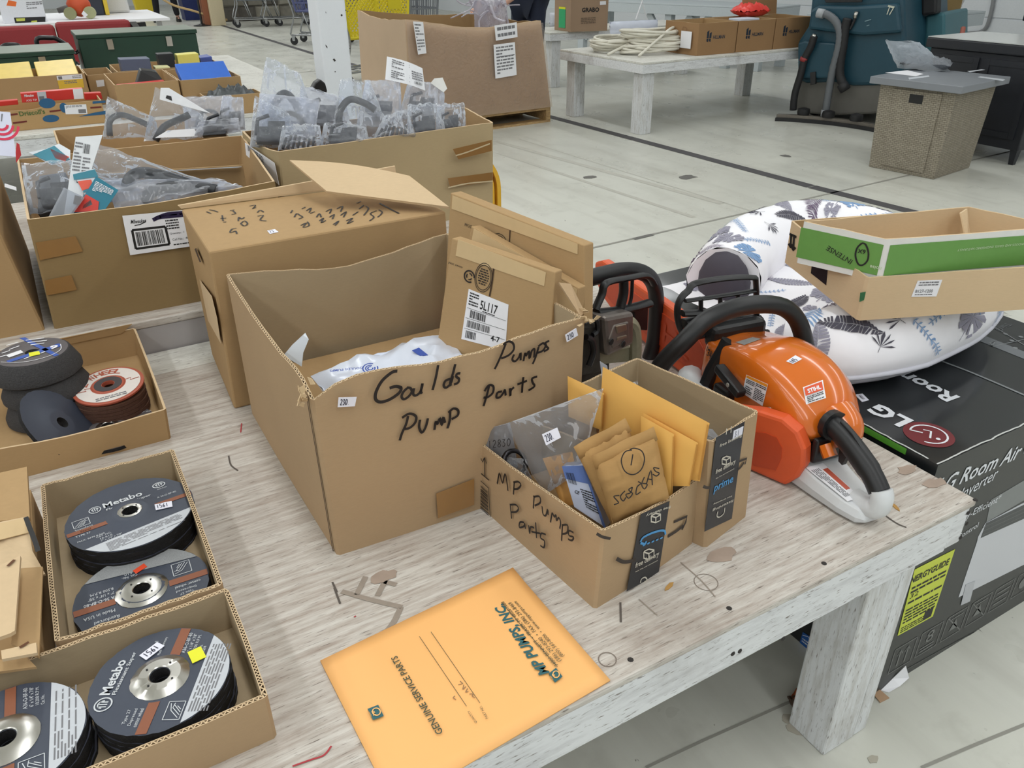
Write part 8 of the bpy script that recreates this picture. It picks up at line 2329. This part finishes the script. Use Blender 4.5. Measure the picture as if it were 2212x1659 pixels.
mb=MB();p0=Face((KX+.55,0,0),(1,0,0)).hit(2066,135);p1=Face((KX+.75,0,0),(1,0,0)).hit(2092,5);d_=(p1-p0);p0=p0-d_*(p0 .z/d_.z);mb.tube([p0,p0+d_*1.9],.018,8);tag(mb.build('red_pole',plain('rusty_red_pole',(158,92,78),.6,grain=.2,scale=30),sm=True),'rusty red pole leaning behind the black cabinet','pole')
mb=MB();lp=at(2030,150,0);mb.obox(V(7.3,5.1,0),V(.8,-.5,0),V(.02,.03,0),V(0,0,.62));tag(mb.build('backing_board',plain('taupe_board',(168,162,150),.7)),'taupe board standing on the floor under the table by the right wall','board')
# -- third bench: fruit tray, cartons, steel boxes
z3=HB3+.001
DR=thing('fruit_tray','printed cardboard fruit tray holding red tool packs','tray',(-.1,4.95,z3))
DC=cardboard('fruit_tray_card',(186,152,106))
carton(DR,boxat(-.55,4.80,.305,5.12,z3),boxat(-.55,4.80,.305,5.12,z3+.112),.005,(DC,DC),0,8,0,lambda e,f:(-.016 if.25<f<.75 else 0)if e in(0,2)else 0,.001,81)
df=Face((0,4.7995,0),(0,-1,0))
mb=MB();text(mb,df,"Driscoll's",(43,251),(98,245),None,bold=.02);mb.build('lettering',plain('fruit_green',(72,104,52),.5),DR)
mb=MB()
for c_ in((102,223),(138,233),(110,256)):
 o_=df.hit(*c_);mb.add([o_+V(.062*math.cos(k*math.pi/10)*(.6 if c_[0]!=138 else.3),-.0008,(.024 if c_[1]!=256 else.018)*math.sin(k*math.pi/10))for k in range(20)],[tuple(range(20))])
patch(mb,df,((200,224),(228,222),(228,217),(200,219)));patch(mb,df,((170,252),(228,247),(228,239),(200,244)));mb.build('blue_berry',plain('berry_blue',(40,92,132),.5),DR)
mb=MB()
for k in((22,248,38,246),(107,241,131,238),(195,233,219,231),(28,266,58,262)):ribbon(mb,[df.hit(k[0],k[1]),df.hit(k[2],k[3])],.008,V(0,-1,0),.001)
mb.build('slot',plain('slot_maroon',(110,38,32),.6),DR)
q=fquad(df,((142,247),(189,246),(186,225),(139,227)));mb=MB();q.slab(mb);lb=mb.build('label',WHITEP,DR)
mb=MB();q.lines(mb,.05,.8,.6,.95,3,2);q.rect(mb,.6,.1,.95,.5,.0003,.001);mb.build('fine_print',GREYP,lb)
REDP=plain('tool_pack_red',(212,54,46),.4)
rp=Face((0,4.86,0),(0,-1,0))
RPK=thing('tool_pack','long red and white tool pack standing in the fruit tray','package',(.05,4.9,z3))
q=fquad(rp,((48,222),(181,213),(178,191),(44,202)));z_=q.c[0]
mb=MB();mb.slab([p for p in q.c],(0,1,0),.05);mb.build('box',REDP,RPK,bevel=.002)
mb=MB();q.rect(mb,.84,0,1,1,.0004,.0006);q.text(mb,'Milwaukee',.05,.20,.58,.28,bold=.02,shear=.2);q.text(mb,'AXE TIP',.07,.24,.1,.22);mb.build('white_panel',WHITEP,RPK)
mb=MB();q.rect(mb,.26,0,.40,1,.0004,.0006);mb.build('grey_panel',LABG,RPK)
mb=MB();q.rect(mb,.28,.08,.36,.55,.0004,.0012);mb.build('photo_print',GREYP,RPK)
for i,(k,lab)in enumerate(((((-30,232),(40,226),(38,216),(-30,222)),'red pack lying at the left end of the fruit tray'),(((184,216),(222,214),(218,200),(182,202)),'short red pack at the right end of the fruit tray'))):
 q=fquad(Face((0,4.90+.1*i,0),(0,-1,0)),k)
 mb=MB();mb.slab(q.c,(0,1,0),.05);tag(mb.build('tool_pack',REDP,bevel=.002),lab,'package')
for i,(k,lab,mt)in enumerate((((140,270,225,250,.03),'clear plastic blister pack lying right in front of the fruit tray',film('blister',(226,228,232),.4,.1,.2)),((36,275,125,268,.022),'flat grey pack lying left in front of the fruit tray',plain('pack_grey',(176,168,160),.3,grain=.2,scale=20)))):
 a,b=at(k[0],k[1],z3),at(k[2],k[3],z3)
 b.y=a.y
 mb=MB();mb.obox(V(a.x,a.y,z3),V(b.x-a.x,0,0),V(.02,min(.12,4.79-a.y)if 4.79-a.y>.03 else.05,0),V(0,0,k[4]));tag(mb.build('flat_pack',mt,bevel=.006),lab,'package')
YC=thing('open_carton','wide carton with yellow and white label, filled with yellow packs','carton',(-.15,5.5,z3))
carton(YC,boxat(-.9,5.30,.29,5.72,z3),boxat(-.9,5.30,.285,5.70,z3+.19),.005,(CBD,CBD),0,6,0,None,.001,82)
yf=Face((0,5.2995,0),(0,-1,0))
q=fquad(yf,((128,192),(182,189),(177,160),(122,164)));mb=MB();q.rect(mb,0,0,1,.66,.0004);mb.build('yellow_label',plain('label_yellow',(226,186,62),.5),YC)
mb=MB();q.rect(mb,0,.66,1,1,.0004);lb=mb.build('white_label',WHITEP,YC)
mb=MB();q.lines(mb,.25,.75,.35,.6,2,3);q.lines(mb,.6,.95,.72,.95,2,5);q.rect(mb,.05,.72,.2,.94,.0003,.001);mb.build('fine_print',GREYP,lb)
YP=plain('yellow_pack',(232,204,108),.4,grain=.12,scale=25)
for i in range(5):
 x=-.86+i*.228
 mb=MB();mb.hexa([V(x,5.33,z3+.02),V(x+.215,5.33,z3+.02),V(x+.215,5.67,z3+.02),V(x,5.67,z3+.02),V(x+.004,5.34,z3+.15),V(x+.21,5.34,z3+.155),V(x+.21,5.66,z3+.235),V(x+.004,5.66,z3+.23)])
 tag(mb.build('yellow_pack',YP,bevel=.004),'yellow pack in the wide carton with the yellow label','package','yellow packs in the wide carton')
CA=thing('open_carton','square carton holding black and red tools, right of the fruit tray','carton',(.55,5.1,z3))
carton(CA,boxat(.385,4.84,.705,5.36,z3),boxat(.385,4.84,.705,5.36,z3+.175),.005,(CBD,CBD),0,6,0,None,.001,83)
CBx=thing('open_carton','square carton holding a bright blue pack, next to the one with red tools','carton',(.87,5.1,z3))
carton(CBx,boxat(.715,4.86,1.04,5.36,z3),boxat(.715,4.86,1.04,5.36,z3+.17),.005,(CBD,CBD),0,6,0,None,.001,84)
mb=MB();mb.obox(V(.74,4.92,z3+.10),V(.27,.0,.0),V(.0,.2,.09),V(0,-.02,.04));tag(mb.build('blue_pack',plain('pack_blue',(52,108,206),.4,grain=.1,scale=20),bevel=.004),'bright blue pack lying in the small square carton','package')
mb=MB();mb.obox(V(.41,4.98,z3+.12),V(.25,.05,0),V(0,.05,0),V(0,0,.035));tag(mb.build('red_tool',REDP,bevel=.005),'thin red tool in the small square carton','tool')
mb=MB();mb.slab([V(.52,5.12,z3+.13),V(.67,5.10,z3+.13),V(.64,5.12,z3+.19),V(.56,5.13,z3+.205)],(0,1,.2),.05);tag(mb.build('black_tool',BLACKPL,bevel=.005),'black pouch above the red tool in the small square carton','tool')
mb=MB();mb.box((.395,4.85,z3+.006),(.695,5.35,z3+.10));tag(mb.build('packed_layer',CBD),'brown packed layer in the carton with the red tool','parts')
mb=MB();mb.box((.725,4.87,z3+.006),(1.03,5.35,z3+.09));tag(mb.build('packed_layer',CBD),'brown packed layer in the carton with the blue pack','parts')
CC=thing('open_carton','low carton of mixed small boxes in front of the green steel box','carton',(.75,5.7,z3))
carton(CC,boxat(.46,5.40,1.06,5.80,z3),boxat(.46,5.40,1.06,5.80,z3+.175),.005,(CBD,CBD),0,6,0,None,.001,85)
r_=random.Random(6)
for i,(x,y,w,d,h,col,lab)in enumerate(((.50,5.5,.16,.12,.10,(96,104,128),'grey-blue tube box in the low carton of small boxes'),(.68,5.45,.08,.1,.05,(226,222,168),'pale yellow slip box in the low carton of small boxes'),(.72,5.55,.09,.1,.11,(40,42,46),'black box with white marks in the low carton of small boxes'),(.83,5.55,.13,.1,.10,(236,226,120),'bright yellow box in the low carton of small boxes'),(.97,5.6,.08,.14,.07,(74,92,168),'small blue box at the right end of the low carton'))):
 mb=MB();mb.obox(V(x,y,z3+.13),V(w,.02*(i-2),0),V(0,d,.0),V(0,.0,h));tag(mb.build('small_box',plain('small_box_%d'%i,col,.4),bevel=.004),lab,'box')
mb=MB();mb.box((.47,5.41,z3+.006),(1.05,5.79,z3+.125));tag(mb.build('packed_layer',CBD),'packed layer under the mixed small boxes','parts')
CD=thing('open_carton','low carton of small dark parts behind the biggest carton of bags','carton',(.87,4.5,0))
CD=CD
carton(CD,boxat(.80,4.68,1.10,4.85,z3),boxat(.80,4.68,1.10,4.85,z3+.10),.005,(CBD,CBD),0,5,0,None,.001,86)
mb=MB();wq=V(.95,4.765,z3+.07);pillow(mb,wq,(1,0,0),(0,1,0),(0,0,1),.13,.06,.04,3,crease=.5);tag(mb.build('dark_parts',plain('grey_parts',(92,96,98),.4,.5,grain=.4,scale=60),sm=True),'grey metal parts heaped in the low carton','parts')
SC=thing('open_carton','small open carton with a lettered label between the yellow-labelled carton and the square ones','carton',(.34,5.6,z3))
carton(SC,boxat(.30,5.42,.44,5.75,z3),boxat(.30,5.42,.44,5.75,z3+.165),.005,(CBD,CBD),0,4,0,None,.001,87)
mb=MB();patch(mb,Face((0,5.4195,0),(0,-1,0)),((210,188),(226,186),(224,172),(207,174)));mb.build('label',WHITEP,SC)
GRN=plain('dark_green_steel',(24,58,44),.42,grain=.15,scale=14);GRT=plain('pale_green_top',(126,136,124),.5,grain=.2,scale=8)  # lid tops get a paler, greyer green than the body
def steelbox(label,x0,y0,x1,y1,h):
 t=thing('steel_box',label,'box',((x0+x1)/2,(y0+y1)/2,z3))
 mb=MB();mb.box((x0,y0,z3),(x1,y1,z3+h-.03));mb.build('body',GRN,t,bevel=.006)
 mb=MB();mb.box((x0-.008,y0-.008,z3+h-.0295),(x1+.008,y1+.008,z3+h-.003));mb.build('lid',GRN,t,bevel=.004)
 mb=MB();mb.box((x0-.006,y0-.006,z3+h-.0028),(x1+.006,y1+.006,z3+h));mb.build('lid_top',GRT,t)
 for sx_ in(x0,x1):
  mb=MB();s_=-1 if sx_==x0 else 1
  mb.tube([V(sx_,(y0+y1)/2-.06,z3+h*.55),V(sx_+s_*.025,(y0+y1)/2-.05,z3+h*.5),V(sx_+s_*.025,(y0+y1)/2+.05,z3+h*.5),V(sx_,(y0+y1)/2+.06,z3+h*.55)],.006,6);mb.build('handle',BLACKPL,t)
 for k in(.25,.75):
  mb=MB();mb.box((x0+(x1-x0)*k-.02,y0-.016,z3+h*.62),(x0+(x1-x0)*k+.02,y0-.0085,z3+h*.86));mb.build('latch',STEEL,t)
 return t
gx=ony(165,75,6.75);gx2=ony(422,64,6.75)
steelbox('taller dark green steel box at the right on the far bench',gx.x,6.75,gx2 .x,7.2,gx.z-z3)
gx=ony(0,118,6.3);gx2=ony(168,106,6.3)
steelbox('lower dark green steel box at the left on the far bench',gx.x-.35,6.3,gx2 .x-.03,6.8,gx2 .z-z3)
for i,(pts,lab)in enumerate(((((2,112),(6,101),(18,97),(38,98),(46,106),(52,112)),'thin black curved handle at the left border behind the green steel boxes'),(((84,108),(80,84),(110,82),(122,84),(148,100),(152,106)),'black squared handle frame between the two green steel boxes'))):
 f_=Face((0,6.95,0),(0,-1,0));P=[f_.hit(*k)for k in pts]
 t=thing('saw_with_handle',lab,'tool',V(P[0].x,6.95,z3))
 mb=MB();mb.tube(smooth_path(P,4),.016,8);mb.build('handle',BLACKPL,t,sm=True)
 mb=MB();xa,xb=min(p.x for p in P),max(p.x for p in P);mb.box((xa,6.9,z3),(xb,7.05,min(p.z for p in P)+.01));mb.build('housing',plain('dark_red_housing',(120,30,34),.5),t,bevel=.02)
 if i:mb=MB();mb.box((xa+.04,6.97,z3+.2),(xb-.1,7.0,P[0].z+.03));mb.build('guard_plate',plain('plate_grey',(130,126,120),.5),t)
RC=plain('red_upholstery',(142,42,46),.7,grain=.08,scale=60)
SFA=thing('red_sofa','red two-cushion seat back with a black arm, behind the green steel boxes','sofa',(.2,9.6,0))
sx0,sx1=ony(-30,62,9.3),ony(285,55,9.3)
xm=ony(119,55,9.3).x
for a_,b_,zt in((sx0 .x,xm-.006,sx0 .z+.0),(xm+.006,sx1 .x,ony(190,48,9.3).z)):
 mb=MB();mb.hexa([V(a_,9.3,.3),V(b_,9.3,.3),V(b_,9.5,.3),V(a_,9.5,.3),V(a_,9.38,zt),V(b_,9.38,zt),V(b_,9.55,zt),V(a_,9.55,zt)]);mb.build('back_cushion',RC,SFA,bevel=.03)
 mb=MB();mb.box((a_,8.75,.25),(b_,9.29,.42));mb.build('seat_cushion',RC,SFA,bevel=.03)
mb=MB();mb.box((sx0 .x,8.75,.08),(sx1 .x,9.5,.245));mb.build('frame',BLACKPL,SFA,bevel=.01)
for xx in(sx0 .x-.06,sx1 .x+.01):
 mb=MB();mb.box((xx,8.8,.0),(xx+.05,8.86,.58));mb.box((xx,9.4,0),(xx+.05,9.46,.72));mb.beam(V(xx+.025,8.78,.60),V(xx+.025,9.48,.72),.06,.04);mb.build('arm',BLACKPL,SFA)
mb=MB();f_=Face((0,9.6,0),(0,-1,0));mb.slab([f_.hit(*k)for k in((283,62),(318,62),(314,48),(280,50))],(0,1,0),.03);mb.build('black_panel',BLACKPL,SFA)
z4=.62
FT=thing('far_table','white table far left carrying a white carton and garden tools','table',(.4,12.6,0))
mb=MB();mb.box((-2.5,11.7,z4-.03),(1.75,13.6,z4));mb.build('tabletop',WHITEP,FT)
for x,y in((-2.4,11.8),(1.6,11.8),(1.6,13.4),(-2.4,13.4)):
 mb=MB();mb.box((x,y,0),(x+.06,y+.06,z4-.031));mb.build('leg',CHR,FT)
WBX=thing('white_carton','white printed appliance carton with an orange mark and a cut-out window','carton',(0,12,z4))
wf_=Face((0,11.9,0),(0,-1,0))
xa,xb=wf_.hit(8,50).x,wf_.hit(102,45).x
mb=MB();mb.box((xa,11.9,z4+.001),(xb,12.5,z4+.62));mb.build('body',plain('carton_white',(226,228,234),.5),WBX,bevel=.004)
mb=MB();patch(mb,wf_,((14,12),(34,14),(36,4),(18,0)));mb.build('orange_mark',plain('mark_orange',(232,112,46),.5),WBX)
mb=MB();patch(mb,wf_,((34,54),(98,50),(98,36),(30,38)),.001);wd=mb.build('window_print',plain('dark_window',(26,26,28),.5),WBX)
mb=MB();patch(mb,Face((0,11.897,0),(0,-1,0)),((36,46),(54,45),(54,39),(34,40)));patch(mb,Face((0,11.897,0),(0,-1,0)),((66,54),(80,53),(80,44),(68,45)));mb.build('tool_print',plain('print_lime',(196,200,90),.5),wd)
q=fquad(Face((0,11.899,0),(0,-1,0)),((58,20),(92,18),(90,2),(56,4)));mb=MB();q.lines(mb,0,1,0,1,4,2);mb.build('fine_print',GREYP,WBX)
OT=thing('garden_tool','orange and grey power tool on the far left table','tool',ony(180,40,12.2))
p=ony(170,12,12.2)
mb=MB();mb.ball(p,.14,.12,.13,12);mb.build('orange_housing',plain('tool_orange',(206,84,44),.5),OT,sm=True)
mb=MB();p2_=ony(188,36,12.2);p2_.z=max(p2_.z,z4+.06);mb.tube([p,lerp(p,p2_,.6),p2_],[.09,.08,.05],10);mb.tube([p,V(p.x-.25,p.y,z4+.1)],[.05,.03],8);mb.build('shaft',plain('tool_grey',(96,92,88),.5),OT,sm=True)
for dx,col in((-.12,(150,150,110)),(.1,(170,172,130))):
 mb=MB();mb.lathe([(0,-.04),(.07,-.04),(.07,.04),(0,.04)],V(p.x+dx,p.y-.1,z4+.072),14,(.2,1,0));mb.build('wheel',plain('tool_wheel_%d'%int(dx*100),col,.6),OT)
mb=MB();f_=Face((0,12.0,0),(0,-1,0));mb.slab([f_.hit(*k)for k in((176,30),(184,38),(190,32),(180,23))],(0,1,0),.002);mb.build('tag',WHITEP,OT)
SCs=thing('dark_case','dark upright case with yellow edge on the far left table','case',ony(215,38,12.7))
xa,xb=ony(196,30,12.7).x,ony(228,30,12.7).x
mb=MB();mb.box((xa,12.7,z4+.001),(xb,12.95,z4+.75));mb.build('shell',plain('case_navy',(46,52,64),.5),SCs,bevel=.02)
mb=MB();mb.box((xb+.001,12.68,z4+.001),(xb+.05,12.97,z4+.74));mb.build('edge',plain('case_yellow',(220,190,60),.5),SCs,bevel=.01)
p=ony(245,40,13.2);
mb=MB();mb.loft([[V(p.x+x*s,13.2+y*s,z)for x,y in((-.2,-.15),(.2,-.15),(.2,.15),(-.2,.15))]for z,s in((z4+.001,1.1),(z4+.35,1),(z4+.45,.9),(z4+.5,.6))],True);tag(mb.build('white_cover',plain('cover_white',(214,214,212),.6),bevel=.03),'rounded white plastic cover at the end of the far left table','cover')
mb=MB();f_=Face((0,2.62,0),(0,-1,0));mb.loft([[f_.hit(*k)+V(0,d,0)for k in((672,196),(682,178),(692,171),(703,180),(708,198),(700,206))]for d in(0,.03)],True);tag(mb.build('pointed_scrap',BLACKPL,bevel=.004),'small pointed black cap among the bags left of the white column','cap')
RAG=thing('orange_rag','crumpled rusty orange scrap on the floor under the bench','scrap',at(1745,1510,0))
c=at(1745,1508,0)
mb=MB();pillow(mb,c+V(0,0,.014),(1,.3,0),(-.3,1,0),(0,0,1),.036,.022,.012,11,crease=.6);mb.build('scrap',plain('rag_orange',(172,92,54),.8,grain=.35,scale=90),RAG,sm=True)
c=at(1722,1520,0);mb=MB();pillow(mb,c+V(.0,0,.008),(1,-.4,0),(.4,1,0),(0,0,1),.018,.012,.007,4,crease=.6);mb.build('dark_bit',plain('rag_dark',(84,66,52),.8),RAG,sm=True)
fp_=Face(V(LX0+.02,LY0-.02,0),(-.4,-1,.4))
mb=MB()
c0,c1=at(1902,1492,0),at(1945,1466,0)
mb.loft([[c0+V(0,0,.001),c0+V(.01,-.012,.001)],[lerp(c0,c1,.5)+V(0,.0,.018),lerp(c0,c1,.5)+V(.01,-.014,.004)],[c1+V(-.004,-.004,.045),c1+V(.008,-.012,.01)]],False,False)
tag(mb.build('torn_paper',WHITEP,solid=.001),'curled white paper scrap at the bottom corner of the dark carton','paper')
mb=MB();c0=at(1902,1508,0);mb.slab([c0+V(-.012,-.008,.001),c0+V(.014,-.01,.001),c0+V(.012,.014,.004),c0+V(-.008,.012,.003)],(0,0,1),.002);tag(mb.build('card_scrap',plain('tan_scrap',(178,146,116),.8)),'small tan card scrap on the floor behind the bench leg','scrap')
